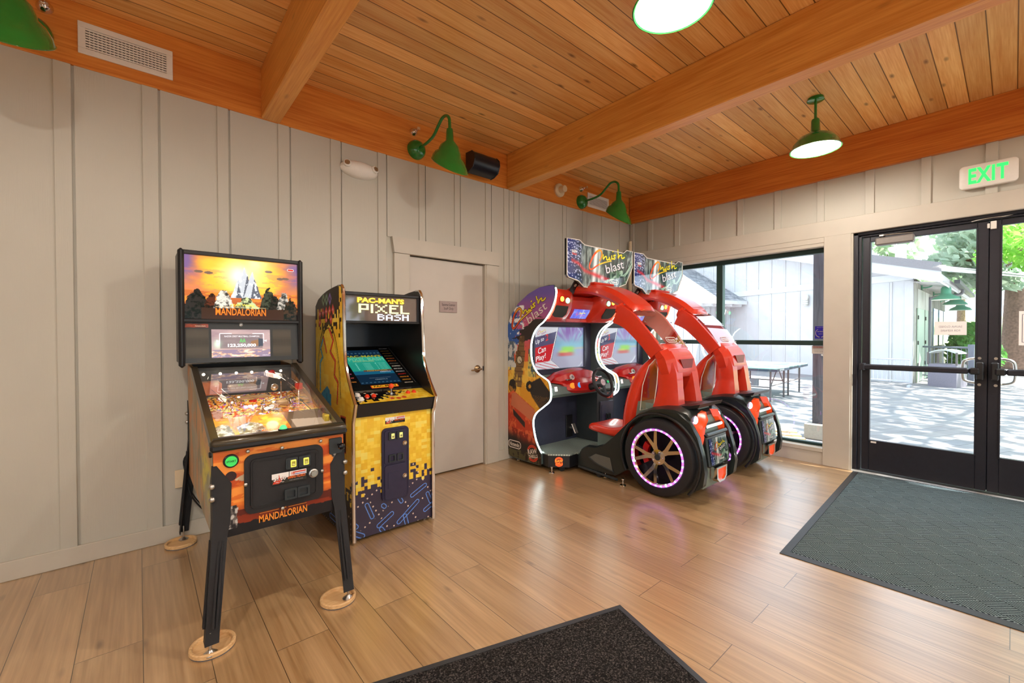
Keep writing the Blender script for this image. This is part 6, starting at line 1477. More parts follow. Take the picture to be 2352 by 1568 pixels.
def vent(x0, x1, z0, z1, rows, cols, label, border=.038):
    t = thing('air_vent', ((x0 + x1) / 2, 3.505, (z0 + z1) / 2), label, 'air vent'); y = 3.505; b = border
    m = MB()
    for a0, a1, b0_, b1_ in ((x0, x1, z0, z0 + b), (x0, x1, z1 - b, z1), (x0, x0 + b, z0 + b, z1 - b), (x1 - b, x1, z0 + b, z1 - b)): m.box(a0, a1, y - .010, y, b0_, b1_, .002)
    m.build('frame', MT['white'], t)
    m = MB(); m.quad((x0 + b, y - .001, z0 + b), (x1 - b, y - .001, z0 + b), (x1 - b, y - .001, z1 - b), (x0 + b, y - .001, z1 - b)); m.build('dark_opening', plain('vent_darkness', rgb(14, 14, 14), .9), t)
    m = MB()
    for k in range(rows):
        z = z0 + b + (k + .5) * (z1 - z0 - 2 * b) / rows; m.box(x0 + b, x1 - b, y - .008, y - .003, z - .0042, z + .0042)
    m.build('louvres', MT['white'], t)
    if cols:
        m = MB()
        for k in range(1, cols): x = x0 + b + k * (x1 - x0 - 2 * b) / cols; m.box(x - .002, x + .002, y - .005, y - .001, z0 + b, z1 - b)
        m.build('blades', MT['white'], t)
vent(-.247, .18, 2.931, 3.112, 8, 21, 'long white air vent on the fascia by the top left corner', .032); vent(4.27, 4.70, 2.925, 3.10, 8, 0, 'small white air vent behind the gooseneck lamp in the far corner', .03)
t = thing('wall_speaker', (2.52, 3.45, 2.95), 'black wall speaker with curved front beside the middle gooseneck lamp', 'speaker')
m = MB(); q = [(-.05, -.09), (.0, -.085), (.06, -.06), (.088, -.0), (.08, .05), (.045, .085), (-.05, .09)]
m.prism([(3.36 - a, 2.95 + b) for a, b in q], 'x', 2.375, 2.665); m.build('enclosure', plain('black_speaker_shell', rgb(24, 28, 36), .3), t, sharp=50)
for xa in (2.368, 2.662):
    m = MB(); m.prism([(3.362 - a * 1.05, 2.95 + b * 1.05) for a, b in q], 'x', xa, xa + .01); m.build('end_cap', MT['black'], t)
m = MB(); m.box(2.48, 2.56, 3.40, 3.505, 2.92, 2.98); m.build('mount', MT['black'], t); m = MB(); m.box(2.40, 2.412, 3.285, 3.29, 2.93, 2.942); m.build('small_badge', MT['white'], t)
t = thing('emergency_light', (1.37, 3.505, 2.66), 'oval white emergency light on the panelled wall below the fascia', 'emergency light')
m = MB(); m.ell((1.375, 3.505, 2.66), .155, .075, .068, 40, 24); EL = m.build('housing', MT['white'], t, sharp=80)
for x in (1.265, 1.485):
    m = MB(); m.disc((x, 3.46, 2.675), ((x - 1.375) * 3, -1, .25), .030, .02, 20, bev=.004); lm = m.build('lamp_head', MT['white'], EL); m = MB(); m.disc((x + (x - 1.375) * .06, 3.441, 2.680), ((x - 1.375) * 3, -1, .25), .02, .004, 18); m.build('lens', MT['steel'], lm)
t = thing('alarm_horn', (3.75, 3.505, 3.01), 'round cream alarm horn on the fascia right of the second beam', 'alarm')
m = MB(); m.disc((3.75, 3.505, 3.01), (0, -1, 0), .078, .03, 30, bev=.008); m.build('base_plate', MT['cream'], t); m = MB(); m.disc((3.75, 3.476, 3.01), (0, -1, 0), .038, .075, 24, bev=.006); m.build('horn', MT['cream'], t)
m = MB(); m.cyl((5.138, 3.462, 0), (5.138, 3.462, 2.60), .022, 18); t = m.build('corner_pipe', MT['cream'], origin=(5.138, 3.462, 0)); tag(t, 'capped cream pipe standing in the room corner behind the driving machines', 'pipe')
t = thing('door_sign', (2.243, YF, 1.585), 'small taupe sign plate reading Sports Center Staff Only on the staff door', 'sign'); sc_ = (2.243, YF + .011, 1.585)
m = MB(); m.box(2.145, 2.341, YF + .002, YF + .0115, 1.532, 1.638, .002); PLT = m.build('plate', plain('taupe_sign_plate', rgb(160, 142, 138), .4), t)
m = MB(); text(m, 'Sports Center', (2.243, YF + .001, 1.602), RX, UZ, w=.15, h=.030, col=(58, 52, 54)); text(m, 'Staff Only', (2.243, YF + .001, 1.566), RX, UZ, w=.108, h=.030, col=(58, 52, 54)); m.build('lettering', MT['print'], PLT)
# exit sign
t = thing('exit_sign', (5.2, .148, 2.6), 'white exit sign with green letters above the glazed double doors', 'exit sign')
m = MB(); secs = []
for x, k in ((5.20, .90), (5.185, 1.0), (5.155, 1.0), (5.148, .93)): secs.append([(x, .148 + a * k, 2.596 + b * k) for a, b in rrect(0, 0, .32, .188, .03, 6)])
m.loft(secs); HS = m.build('housing', MT['white'], t, sharp=50)
m = MB(); text(m, 'EXIT', (5.1465, .148, 2.598), (0, -1, 0), UZ, w=.215, h=.125, col=(50, 240, 100), bold=.035, spacing=1.12); m.build('lit_letters', print_mat('green_lit_letters', .4, es=1.6, basek=.1), HS)
# notices on the glass
m = MB(); m.box(5.3045, 5.306, .262, .458, 1.308, 1.424); t = m.build('paper_notice', print_mat('notice_paper', .7), origin=(5.305, .36, 1.366)); tag(t, 'white paper notice taped on the left glass door, its text seen from behind', 'notice')
m = MB()
for w_, z, w2 in (('SAUNA CLOSED', 1.380, .142), ('FOR REPAIRS', 1.346, .118)): text(m, w_, (5.304, .36, z), (0, 1, 0), UZ, w=w2, h=.017, col=(150, 146, 160))
m.build('lettering', MT['print'], t); 
m = MB(); m.box(5.3045, 5.306, -.26, -.024, 1.225, 1.497); t = m.build('paper_notice', print_mat('notice_paper_b', .7), origin=(5.305, -.14, 1.36)); tag(t, 'white paper notice on the right glass door, cut by the right picture edge', 'notice')
m = MB(); ribbon(m, [(-.10, .11), (.10, .11), (.10, -.11), (-.10, -.11), (-.10, .11)], .004, (5.304, -.142, 1.36), (0, 1, 0), UZ, 0, (60, 60, 90)); m.build('printed_border', MT['print'], t)
m = MB(); c = Vector((5.322, 1.318, 1.337)); y_ = Vector((0, 1, 0)); poly2(m, [(-.06, -.064), (.034, -.064), (.034, .064), (-.06, .064)][::-1], c, y_, UZ, 0, (36, 28, 150))
for s in (-1, 1): ribbon(m, [(s * .042 * math.cos(a) - .014, .044 * math.sin(a) - .006) for a in np.linspace(R(-80), R(60), 14)], [.004 + .004 * (i / 13) for i in range(14)][::-1], c - Vector((.001, 0, 0)), y_, UZ, 0, (170, 160, 150))
text(m, 'BEST RATED', c + Vector((-.001, -.014, .052)), y_, UZ, w=.06, h=.006, col=(190, 184, 190)); text(m, 'Preferred', c + Vector((-.001, -.014, .010)), y_, UZ, w=.056, h=.012, col=(206, 196, 150), shear=.3); text(m, 'MEMBER', c + Vector((-.001, -.014, -.016)), y_, UZ, w=.034, h=.007, col=(170, 160, 150))
t = m.build('window_sticker', MT['print'], origin=(5.32, 1.31, 1.34)); tag(t, 'dark blue laurel sticker on the window glass beside the trim post', 'sticker')
m = MB(); c = Vector((5.322, 1.316, 1.157)); poly2(m, [(-.06, -.04), (.062, -.04), (.062, .04), (-.06, .04)], c, y_, UZ, 0, (206, 204, 196)); e = Vector((-.001, 0, 0))
text(m, 'WARNING!', c + e + Vector((0, 0, .028)), y_, UZ, w=.105, h=.014, col=(170, 70, 70), bold=.03)
for i, w_ in enumerate(('Premises monitored by', 'security cameras', 'call for service')): text(m, w_, c + e + Vector((0, 0, .010 - i * .014)), y_, UZ, w=.1 - i * .008, h=.009, col=(90, 90, 100))
t = m.build('window_sticker', MT['print'], origin=(5.32, 1.31, 1.157)); tag(t, 'white warning sticker on the window glass under the horizontal bar', 'sticker')

# ------------------------------------------------------------ floor mats
def carpet(name, kind):
    m, nt, b = base_mat(name, rgb(40, 40, 44), .95, spec=.15); tc = nd(nt, 'TexCoord'); ob = tc.outputs['Object']
    if kind == 'rib':
        mp = nd(nt, 'Mapping', {'Vector': ob, 'Rotation': (0, 0, R(45))}); sp = nd(nt, 'SeparateXYZ', {0: mp.outputs[0]})
        br = nd(nt, 'TexBrick', {'Vector': mp.outputs[0], 'Color1': (0, 0, 0, 1), 'Color2': (1, 1, 1, 1), 'Mortar': (.5, .5, .5, 1), 'Scale': 1.0, 'Mortar Size': .0, 'Bias': 0.0, 'Brick Width': .13, 'Row Height': .13}); ck = nd(nt, 'TexChecker', {'Vector': mp.outputs[0], 'Scale': 1 / .115, 'Color1': (0, 0, 0, 1), 'Color2': (1, 1, 1, 1)})
        def strp(o): 
            a = nd(nt, 'Math', {0: o, 1: 2 * pi / .0135}, operation='MULTIPLY'); s = nd(nt, 'Math', {0: a.outputs[0]}, operation='SINE'); return nd(nt, 'MapRange', {'Value': s.outputs[0], 'From Min': -.3, 'From Max': .5}).outputs[0]
        mx = nd(nt, 'Mix', {'Factor': ck.outputs['Fac'], 2: strp(sp.outputs['X']), 3: strp(sp.outputs['Y'])}, data_type='FLOAT'); no = nd(nt, 'TexNoise', {'Vector': ob, 'Scale': 260.0, 'Detail': 2.0}); ad = nd(nt, 'Math', {0: mx.outputs[0], 1: no.outputs['Fac']}, operation='MULTIPLY')
        r = ramp(nt, ad.outputs[0], [(.05, rgb(42, 52, 58)), (.30, rgb(96, 114, 120)), (.6, rgb(140, 158, 164))]); h = mx.outputs[0]; st = .6
    else:
        no = nd(nt, 'TexNoise', {'Vector': ob, 'Scale': 150.0, 'Detail': 3.0, 'Roughness': .7}); r = ramp(nt, no.outputs['Fac'], [(.40, rgb(14, 13, 14)), (.54, rgb(42, 39, 40)), (.66, rgb(98, 92, 90))]); h = no.outputs['Fac']; st = 1.0
    nt.links.new(r.outputs[0], b.inputs['Base Color']); bp = nd(nt, 'Bump', {'Strength': st, 'Distance': .006, 'Height': h}); nt.links.new(bp.outputs[0], b.inputs['Normal']); return m
MT['matrub'] = plain('dark_mat_rubber', rgb(52, 56, 62), .45)
def floor_mat(loc, rot, w, d, edge, mat, label):
    t = thing('floor_mat', (loc[0], loc[1], 0), label, 'floor mat'); t.rotation_euler.z = rot; ORG[t.name] = Vector((0, 0, 0))
    m = MB(); m.box(edge, w - edge, edge, d - edge, .001, .011, .004); m.build('carpet', mat, t)
    m = MB(); o0 = [(0, 0), (w, 0), (w, d), (0, d)]; i0 = [(edge, edge), (w - edge, edge), (w - edge, d - edge), (edge, d - edge)]
    v = [(a, b, .0005) for a, b in o0] + [(a, b, .004) for a, b in o0] + [(a, b, .0095) for a, b in i0] + [(a, b, .0005) for a, b in i0]; f = []
    for k in range(3): f += [(k * 4 + i, k * 4 + (i + 1) % 4, (k + 1) * 4 + (i + 1) % 4, (k + 1) * 4 + i) for i in range(4)]
    m.add(v, f); m.build('rubber_border', MT['matrub'], t)
a = R(2.3); floor_mat((2.90 + 1.95 * math.sin(a), .908 - 1.95 * math.cos(a)), a, 2.29, 1.95, .045, carpet('ribbed_green_grey_carpet', 'rib'), 'grey green ribbed entrance mat lying before the glazed double doors')
c_, a = Vector((1.755, 1.237)), R(163.3 - 180); floor_mat((c_.x - 1.5 * math.cos(a) + .9 * math.sin(a), c_.y - 1.5 * math.sin(a) - .9 * math.cos(a)), a, 1.5, .9, .03, carpet('black_pile_carpet', 'pile'), 'black pile mat at the bottom edge of the picture')
# ------------------------------------------------------------ outdoors, seen through the glass
G = -.2
def paver():
    m, nt, b = base_mat('sunlit_pavers', rgb(186, 184, 186), .8); tc = nd(nt, 'TexCoord'); mp = nd(nt, 'Mapping', {'Vector': tc.outputs['Object'], 'Rotation': (0, 0, R(19))})
    br = nd(nt, 'TexBrick', {'Vector': mp.outputs[0], 'Color1': rgb(152, 149, 149), 'Color2': rgb(136, 136, 141), 'Mortar': rgb(112, 111, 112), 'Scale': 1.0, 'Mortar Size': .006, 'Brick Width': .4, 'Row Height': .2})
    no = nd(nt, 'TexNoise', {'Vector': tc.outputs['Object'], 'Scale': 2.2, 'Detail': 6.0}); mr = nd(nt, 'MapRange', {'Value': no.outputs['Fac'], 'From Min': .3, 'From Max': .7, 'To Min': .86, 'To Max': 1.1}); hs = nd(nt, 'HueSaturation', {'Color': br.outputs['Color'], 'Value': mr.outputs[0]})
    nt.links.new(hs.outputs[0], b.inputs['Base Color']); return m
m = MB(); m.box(5.40, 60, -30, 45, G - .1, G); m.box(-30, 5.40, -30, YN - .16, G - .1, G)
struct(m.build('ground', paver()))
m = MB(); m.box(5.37, 5.52, YN, 3.6, G, -.015); m.box(5.375, 5.40, YN, 3.6, ZC - .35, ZC + .3)
struct(m.build('trim_12', MT['trimw']))
WS = plain('white_board_siding', rgb(208, 206, 208), .6, var=.03, scale=3); WT = plain('white_trim_boards', rgb(222, 222, 224), .5, var=.02); GS = plain('grey_green_siding', rgb(190, 190, 180), .6, var=.05, scale=4)
MT['joint'] = plain('shadow_joint', rgb(120, 120, 126), .8)
def shingle():
    m, nt, b = base_mat('grey_shingles', rgb(150, 152, 158), .85); tc = nd(nt, 'TexCoord'); mp = nd(nt, 'Mapping', {'Vector': tc.outputs['UV']})
    sp = nd(nt, 'SeparateXYZ', {0: tc.outputs['Object']}); cb = nd(nt, 'CombineXYZ', {'X': sp.outputs['X'], 'Y': sp.outputs['Z']})
    br = nd(nt, 'TexBrick', {'Vector': cb.outputs[0], 'Color1': rgb(176, 178, 184), 'Color2': rgb(132, 136, 142), 'Mortar': rgb(96, 98, 104), 'Scale': 1.0, 'Mortar Size': .012, 'Brick Width': .3, 'Row Height': .1}); nt.links.new(br.outputs['Color'], b.inputs['Base Color']); return m
SH_ = shingle()
C0 = Vector((18.2, 2.04, 0)); dd = Vector((.33, .944, 0)).normalized(); nv = Vector((-dd.y, dd.x, 0))
L3 = lambda s, n, z: C0 + dd * s + nv * n + Vector((0, 0, z))
LOD = thing('lodge_building', (18.2, 2.04, G), 'white board and batten lodge with a sloping eave across the sunlit patio', 'building')
rz = lambda s: 3.1 + .30 * s
m = MB(); m.add([L3(0, 0, G), L3(12, 0, G), L3(12, 0, rz(12)), L3(0, 0, rz(0))], [(0, 1, 2, 3)])
m.add([L3(0, .03, G), L3(.22, .03, G), L3(.22, .03, 3.0), L3(0, .03, 3.0)], [(0, 1, 2, 3)])
for k in range(20):
    s = .62 + k * .6
    for a, b in ((G, 3.0), (3.24, rz(s) - .02)):
        m.add([L3(s - .06, .03, a), L3(s, .03, a), L3(s, .03, b), L3(s - .06, .03, b), L3(s - .06, 0, a), L3(s, 0, a), L3(s, 0, b), L3(s - .06, 0, b)], [(0, 1, 2, 3), (0, 4, 7, 3), (1, 5, 6, 2)])
WL = m.build('front_wall', WS, LOD)
m = MB()
for k in range(20):
    s = .62 + k * .6
    for a, b in ((G, 3.0), (3.24, rz(s) - .02)): m.add([L3(s, .004, a), L3(s + .022, .004, a), L3(s + .022, .004, b), L3(s, .004, b)], [(0, 1, 2, 3)])
m.build('board_joints', MT['joint'], WL)
m = MB(); v = [L3(s, n, z) for s in (0, 12) for n in (.0, .045) for z in (3.02, 3.24)]; m.add(v, [(2, 3, 7, 6), (1, 3, 7, 5), (0, 2, 6, 4)]); m.build('trim_band', WT, LOD)
m = MB(); a0 = C0; v = []; x1 = 27.5
m.add([(18.2, 2.04, G), (x1, 2.04, G), (x1, 2.04, 3.05), (18.2, 2.04, 3.05)], [(0, 1, 2, 3)])
for k in range(28): x = 18.3 + k * .32; m.box(x, x + .06, 2.0, 2.04, G, 3.05)
m.build('side_wall', GS, LOD)
for i, (x0, x1_) in enumerate(((18.55, 20.0), (20.3, 21.9))):
    m = MB(); m.box(x0, x1_, 1.975, 2.0, G + .02, 2.15); dr = m.build('green_door', plain('pale_green_door', rgb(176, 196, 176), .5), LOD); m = MB(); m.box(x0 - .1, x1_ + .1, 1.97, 2.01, 2.15, 2.75); m.build('door_head_panel', GS, LOD)
    for z in (.3, 1.0, 1.8): m = MB(); m.box(x0 - .02, x0 + .06, 1.955, 1.976, z, z + .12); m.build('hinge', MT['bronze'], dr)
for x in (22.6, 24.4, 26.0):
    m = MB(); m.box(x, x + 1.3, 1.97, 2.0, .9, 2.3); m.build('window', plain('pale_window', rgb(150, 176, 190), .1), LOD)
m = MB(); ov = .75                                           # roof slab: rake board, soffit, top
def rp(s, n, dz=0): return L3(s, n, rz(s) + dz)
m.add([rp(-.85, .7), rp(12, .7), rp(12, -.05), rp(-.85, -.05)], [(0, 1, 2, 3)]); m.add([(17.9, 1.3, 2.84), (27.5, 1.3, 2.84), (27.5, 2.1, 2.95), (17.9, 2.1, 2.95)], [(0, 1, 2, 3)]); m.build('soffit', WS, LOD)
m = MB(); m.add([rp(-.95, .72, -.02), rp(12, .72, -.02), rp(12, .72, .30), rp(-.95, .72, .30), rp(-.95, .66, -.02), rp(-.95, .66, .3)], [(0, 1, 2, 3), (0, 4, 5, 3)])
e0 = rp(-.95, .70, 0); m.add([(e0.x, e0.y, 2.78), (27.5, 1.25, 2.78), (27.5, 1.25, 3.02), (e0.x, e0.y, 3.06)], [(0, 1, 2, 3)]); m.build('fascia_board', WT, LOD)
m = MB(); m.add([rp(-1.0, .78, .30), rp(12, .78, .30), rp(12, -9, .42), rp(-1.0, -9, .42)], [(0, 1, 2, 3)]); m.add([rp(-1.0, .78, .30), rp(12, .78, .30), rp(12, .78, .55), rp(-1.0, .78, .55)], [(0, 1, 2, 3)]); m.build('roof', plain('dark_grey_roof', rgb(140, 136, 140), .8), LOD)
m = MB(); m.box(19.5, 27.5, 1.12, 1.25, 2.92, 3.04); m.tube(spline([(22.3, 1.2, 2.95), (22.3, 1.3, 2.75), (21.2, 1.9, 2.6), (21.1, 1.95, 2.3), (21.1, 1.95, .0)], 5), .05, 8); m.build('gutter', plain('grey_gutter', rgb(110, 112, 118), .5), LOD)
m = MB(); m.cyl(L3(1.6, -2.5, 3.4), L3(1.6, -2.5, 4.6), .16, 14); m.cyl(L3(1.6, -2.5, 4.45), L3(1.6, -2.5, 4.52), .36, 16); m.cyl(L3(1.6, -2.5, 4.7), L3(1.6, -2.5, 4.78), .36, 16); m.build('roof_vent_pipe', WT, LOD)
# lower wing with the shingled roof
WNG = LOD
m = MB(); m.add([L3(6.6, 0, G), L3(6.6, 2.3, G), L3(6.6, 2.3, 2.85), L3(6.6, 0, 2.85)], [(0, 1, 2, 3)]); m.add([L3(6.6, 2.3, G), L3(11.4, 2.3, G), L3(11.4, 2.3, 2.9), L3(9, 2.3, 4.3), L3(6.6, 2.3, 2.9)], [(0, 1, 2, 3, 4)])
for k in range(8):
    n_ = .15 + k * .3; m.add([L3(6.57, n_, G), L3(6.57, n_ + .06, G), L3(6.57, n_ + .06, 2.85), L3(6.57, n_, 2.85)], [(0, 1, 2, 3)])
for k in range(9):
    s = 6.7 + k * .55; m.add([L3(s, 2.33, G), L3(s + .07, 2.33, G), L3(s + .07, 2.33, 2.8), L3(s, 2.33, 2.8)], [(0, 1, 2, 3)])
m.build('wing_wall', WS, WNG)
m = MB(); m.add([L3(5.9, .05, 2.80), L3(5.9, 2.75, 2.80), L3(9, 2.75, 4.60), L3(9, .05, 4.60)], [(0, 1, 2, 3)]); m.add([L3(12.1, .05, 2.80), L3(12.1, 2.75, 2.80), L3(9, 2.75, 4.60), L3(9, .05, 4.60)], [(0, 1, 2, 3)]); m.build('shingled_roof', SH_, WNG)
m = MB(); m.add([L3(5.88, .05, 2.64), L3(5.88, 2.78, 2.64), L3(5.88, 2.78, 2.80), L3(5.88, .05, 2.80)], [(0, 1, 2, 3)])
for s1 in (5.88, 12.12): m.add([L3(s1, 2.78, 2.58), L3(9, 2.78, 4.38), L3(9, 2.78, 4.62), L3(s1, 2.78, 2.82)], [(0, 1, 2, 3)])
m.add([L3(5.9, .05, 2.66), L3(5.9, 2.75, 2.66), L3(6.6, 2.75, 2.72), L3(6.6, .05, 2.72)], [(0, 1, 2, 3)]); m.build('eave_boards', WT, WNG)
for k in range(5):
    n_ = .3 + k * .55; m = MB(); v = [L3(s, n_ + q, z) for s in (5.95, 6.6) for q in (0, .08) for z in (2.55, 2.66)]; m.add(v, [(0, 1, 3, 2), (4, 5, 7, 6), (0, 2, 6, 4), (0, 1, 5, 4), (2, 3, 7, 6)]); m.build('rafter_tail', WT, WNG)
# wall lamp in a cage, barn lamps
t = thing('bulkhead_lamp', tuple(L3(3.2, .1, 2.7)), 'white caged bulkhead lamp on the lodge wall beyond the window', 'wall lamp'); q = L3(3.28, .12, 0)
m = MB(); m.lathe([(.0, 2.85), (.09, 2.83), (.10, 2.72), (.08, 2.68), (.085, 2.5), (.06, 2.42), (.0, 2.40)], 18, Matrix.Translation((q.x, q.y, 0))); m.build('body', MT['white'], t)
m = MB()
for z in (2.46, 2.54, 2.62): m.tube([(q.x + .09 * math.cos(a), q.y + .09 * math.sin(a), z) for a in np.linspace(0, 2 * pi, 14, endpoint=False)], .008, 6, True)
m.build('cage', MT['steel'], t)
GL = plain('sea_green_enamel', rgb(96, 172, 140), .3, coat=.3)
for i, (x, z, lab) in enumerate(((19.5, 2.43, 'nearest sea green barn lamp on the lodge side wall'), (22.7, 2.41, 'second sea green barn lamp behind the nearest one on the lodge wall'), (25.2, 2.30, 'farthest sea green barn lamp of the three on the lodge wall'))):
    t = thing('barn_lamp', (x, 2.0, z), lab, 'wall lamp', 'barn lamps on the lodge'); y = 1.43
    m = MB(); m.tube(spline([(x, 2.0, z + .42), (x, 1.80, z + .44), (x, 1.66, z + .56), (x, 1.5, z + .62), (x, 1.43, z + .55), (x, 1.43, z + .4)], 5), .022, 8); m.box(x - .06, x + .06, 1.97, 2.0, z + .36, z + .50); m.build('arm', GL, t)
    m = MB(); m.lathe([(.0, z + .42), (.09, z + .41), (.12, z + .36), (.125, z + .20), (.15, z + .16), (.28, z + .09), (.34, z + .01), (.345, z)], 30, Matrix.Translation((x, y, 0))); m.build('shade', GL, t, sharp=50)
    m = MB(); m.lathe([(.34, z + .002), (.27, z + .08), (.14, z + .15), (.0, z + .17)], 30, Matrix.Translation((x, y, 0))); m.build('shade_lining', MT['whitein'], t)
# table tennis table
GRY = plain('grey_steel_tube', rgb(98, 92, 92), .5); TT = thing('table_tennis_table', (11.9, 4.2, G), 'folding table tennis table on the patio beyond the big window', 'table tennis table')
pa, pb = Vector((10.72, 3.43, .56)), Vector((13.12, 3.56, .56)); ux = (pb - pa).normalized(); uy = Vector((-ux.y, ux.x, 0)); Tt = lambda a, b, z=.56: pa + ux * a + uy * b + Vector((0, 0, z - .56))
def tbox(m, a0, a1, b0, b1, z0, z1): m.add([Tt(a, b, z) for z in (z0, z1) for b in (b0, b1) for a in (a0, a1)], [(0, 2, 3, 1), (4, 5, 7, 6), (0, 1, 5, 4), (2, 6, 7, 3), (0, 4, 6, 2), (1, 3, 7, 5)])
m = MB(); tbox(m, 0, 2.74, 0, 1.525, .545, .565); TP = m.build('table_top', plain('pale_green_table_top', rgb(150, 190, 176), .3), TT)
m = MB(); 
for a0, a1, b0, b1 in ((0, 2.74, 0, .02), (0, 2.74, 1.505, 1.525), (0, .02, 0, 1.525), (2.72, 2.74, 0, 1.525), (0, 2.74, .757, .768)): tbox(m, a0, a1, b0, b1, .5655, .5665)
m.build('white_lines', MT['white'], TP)
m = MB(); tbox(m, 0, 2.74, -.006, .0, .49, .545); tbox(m, 0, .006, 0, 1.5, .49, .545); AP = m.build('apron', plain('dark_blue_apron', rgb(40, 60, 74), .5), TT)
m = MB(); text(m, 'JOOLA', Tt(.35, -.008, .518), ux, UZ, w=.34, h=.04, col=(236, 240, 240), bold=.03); text(m, 'JOOLA', Tt(-.004, 1.1, .518), -uy, UZ, w=.3, h=.04, col=(236, 240, 240), bold=.03); m.build('lettering', MT['print'], AP)
for a, b in ((.12, .16), (.12, 1.36), (1.18, .16), (1.18, 1.36), (1.56, .16), (1.56, 1.36), (2.62, .16), (2.62, 1.36)):
    m = MB(); m.cyl(Tt(a, b, G), Tt(a, b, .545), .022, 8); m.build('leg', GRY, TT)
m = MB()
for b in (.16, 1.36): m.tube([Tt(.12, b, .12), Tt(.6, b, .5)], .012, 6); m.tube([Tt(1.18, b, .12), Tt(.75, b, .5)], .012, 6); m.tube([Tt(.12, b, .15), Tt(2.62, b, .15)], .012, 6)
m.tube([Tt(.12, .16, .12), Tt(.12, 1.36, .12)], .014, 6); m.tube([Tt(1.18, .16, .2), Tt(1.18, 1.36, .2)], .014, 6); m.build('frame_braces', GRY, TT)
m = MB(); tbox(m, .11, .13, .4, 1.1, .14, .30); BN = m.build('brand_panel', plain('grey_brand_panel', rgb(110, 110, 114), .5), TT); m = MB(); text(m, 'JOOLA', Tt(.105, .75, .22), -uy, UZ, w=.4, h=.07, col=(236, 240, 240), bold=.02); m.build('lettering', MT['print'], BN)
def patio_chair(x, y, rot, label):
    t = thing('plastic_chair', (x, y, G), label, 'chair', 'white plastic patio chairs'); ORG[t.name] = Vector((0, 0, 0)); t.rotation_euler.z = rot
    m = MB(); m.box(-.22, .22, -.22, .22, .40, .44, .02); m.build('seat', MT['white'], t); m = MB(); m.loft([[(-.24, .2, .44), (.24, .2, .44), (.24, .24, .44), (-.24, .24, .44)], [(-.25, .28, .70), (.25, .28, .70), (.25, .31, .70), (-.25, .31, .70)], [(-.18, .32, .88), (.18, .32, .88), (.18, .34, .88), (-.18, .34, .88)]]); m.build('backrest', MT['white'], t)
    for a in (-1, 1):
        m = MB(); m.tube(spline([(a * .25, -.2, .42), (a * .27, -.2, .62), (a * .27, .05, .65), (a * .25, .27, .64)], 4), .022, 8); m.build('armrest', MT['white'], t)
        for b in (-1, 1): m = MB(); m.cyl((a * .2, b * .2, .42), (a * .24, b * .25, 0), .025, 8, r2=.02); m.build('leg', MT['white'], t)
patio_chair(14.2, 6.25, R(-120), 'white plastic patio chair behind the table tennis table'); patio_chair(11.3, 7.9, R(-60), 'white plastic patio chair half hidden behind the red driving machine')
# rubbish bin, railing, barrier
t = thing('rubbish_bin', (17.85, 1.32, G), 'square steel rubbish bin with arched lid by the railing, seen through the left glass door', 'bin'); BM = plain('grey_embossed_steel', rgb(128, 124, 136), .45, .4, bump=.4, scale=40)
bq = [Vector((17.45, 1.05, 0)), Vector((17.70, 1.66, 0)), Vector((18.35, 1.5, 0)), Vector((18.1, .88, 0))]
m = MB(); m.prism([(p.x, p.y) for p in bq], 'z', G, .46); m.build('body', BM, t)
for p in bq: m = MB(); m.cyl((p.x, p.y, .44), (p.x, p.y, .80), .025, 8); m.build('post', GRY, t)
m = MB(); secs = [[a.lerp(b, k / 8) + Vector((0, 0, .76 + .10 * math.sin(pi * k / 8) + dz)) for a, b, dz in ((bq[0], bq[1], 0), (bq[0], bq[1], .03), (bq[3], bq[2], .03), (bq[3], bq[2], 0))] for k in range(9)]; m.loft(secs); m.build('lid', plain('pale_green_lid', rgb(196, 204, 198), .4), t)
t = thing('steel_railing', (19.2, 1.5, G), 'grey steel railing running from the lodge wall past the rubbish bin', 'railing'); a, b = Vector((19.75, 2.0, 0)), Vector((18.75, .83, 0))
RM = plain('grey_painted_steel', rgb(116, 120, 134), .5)
m = MB(); m.tube([a + Vector((0, 0, .92)), b + Vector((0, 0, .92))], .03, 8); m.build('top_rail', RM, t); m = MB(); m.tube([a + Vector((0, 0, -.02)), b + Vector((0, 0, -.02))], .02, 8); m.build('bottom_rail', RM, t)
for k in range(1, 11): p = a.lerp(b, k / 11); m = MB(); m.cyl((p.x, p.y, -.02), (p.x, p.y, .92), .011, 6); m.build('baluster', RM, t)
m = MB(); m.box(b.x - .07, b.x + .07, b.y - .07, b.y + .07, G, 1.02, .01); m.build('post', RM, t)
t = thing('crowd_barrier', (17.2, 2.6, G), 'low white tubular barrier standing against the lodge front wall', 'barrier'); a, b = Vector((17.45, 3.5, 0)), Vector((17.05, 1.98, 0)); BW = plain('pale_grey_tube', rgb(196, 200, 212), .4)
m = MB(); m.tube([a + Vector((0, 0, -.06)), a + Vector((0, 0, .58)), b + Vector((0, 0, .58)), b + Vector((0, 0, -.06))], .02, 8, True); m.build('frame', BW, t)
for k in range(1, 14): p = a.lerp(b, k / 14); m = MB(); m.cyl((p.x, p.y, -.06), (p.x, p.y, .58), .008, 6); m.build('bar', BW, t)
m = MB(); m.box(b.x - .3, b.x + .1, b.y - .03, b.y + .03, G, G + .05); m.build('foot', BW, t); m = MB(); m.box(a.x - .3, a.x + .1, a.y - .03, a.y + .03, G, G + .05); m.build('foot', BW, t)
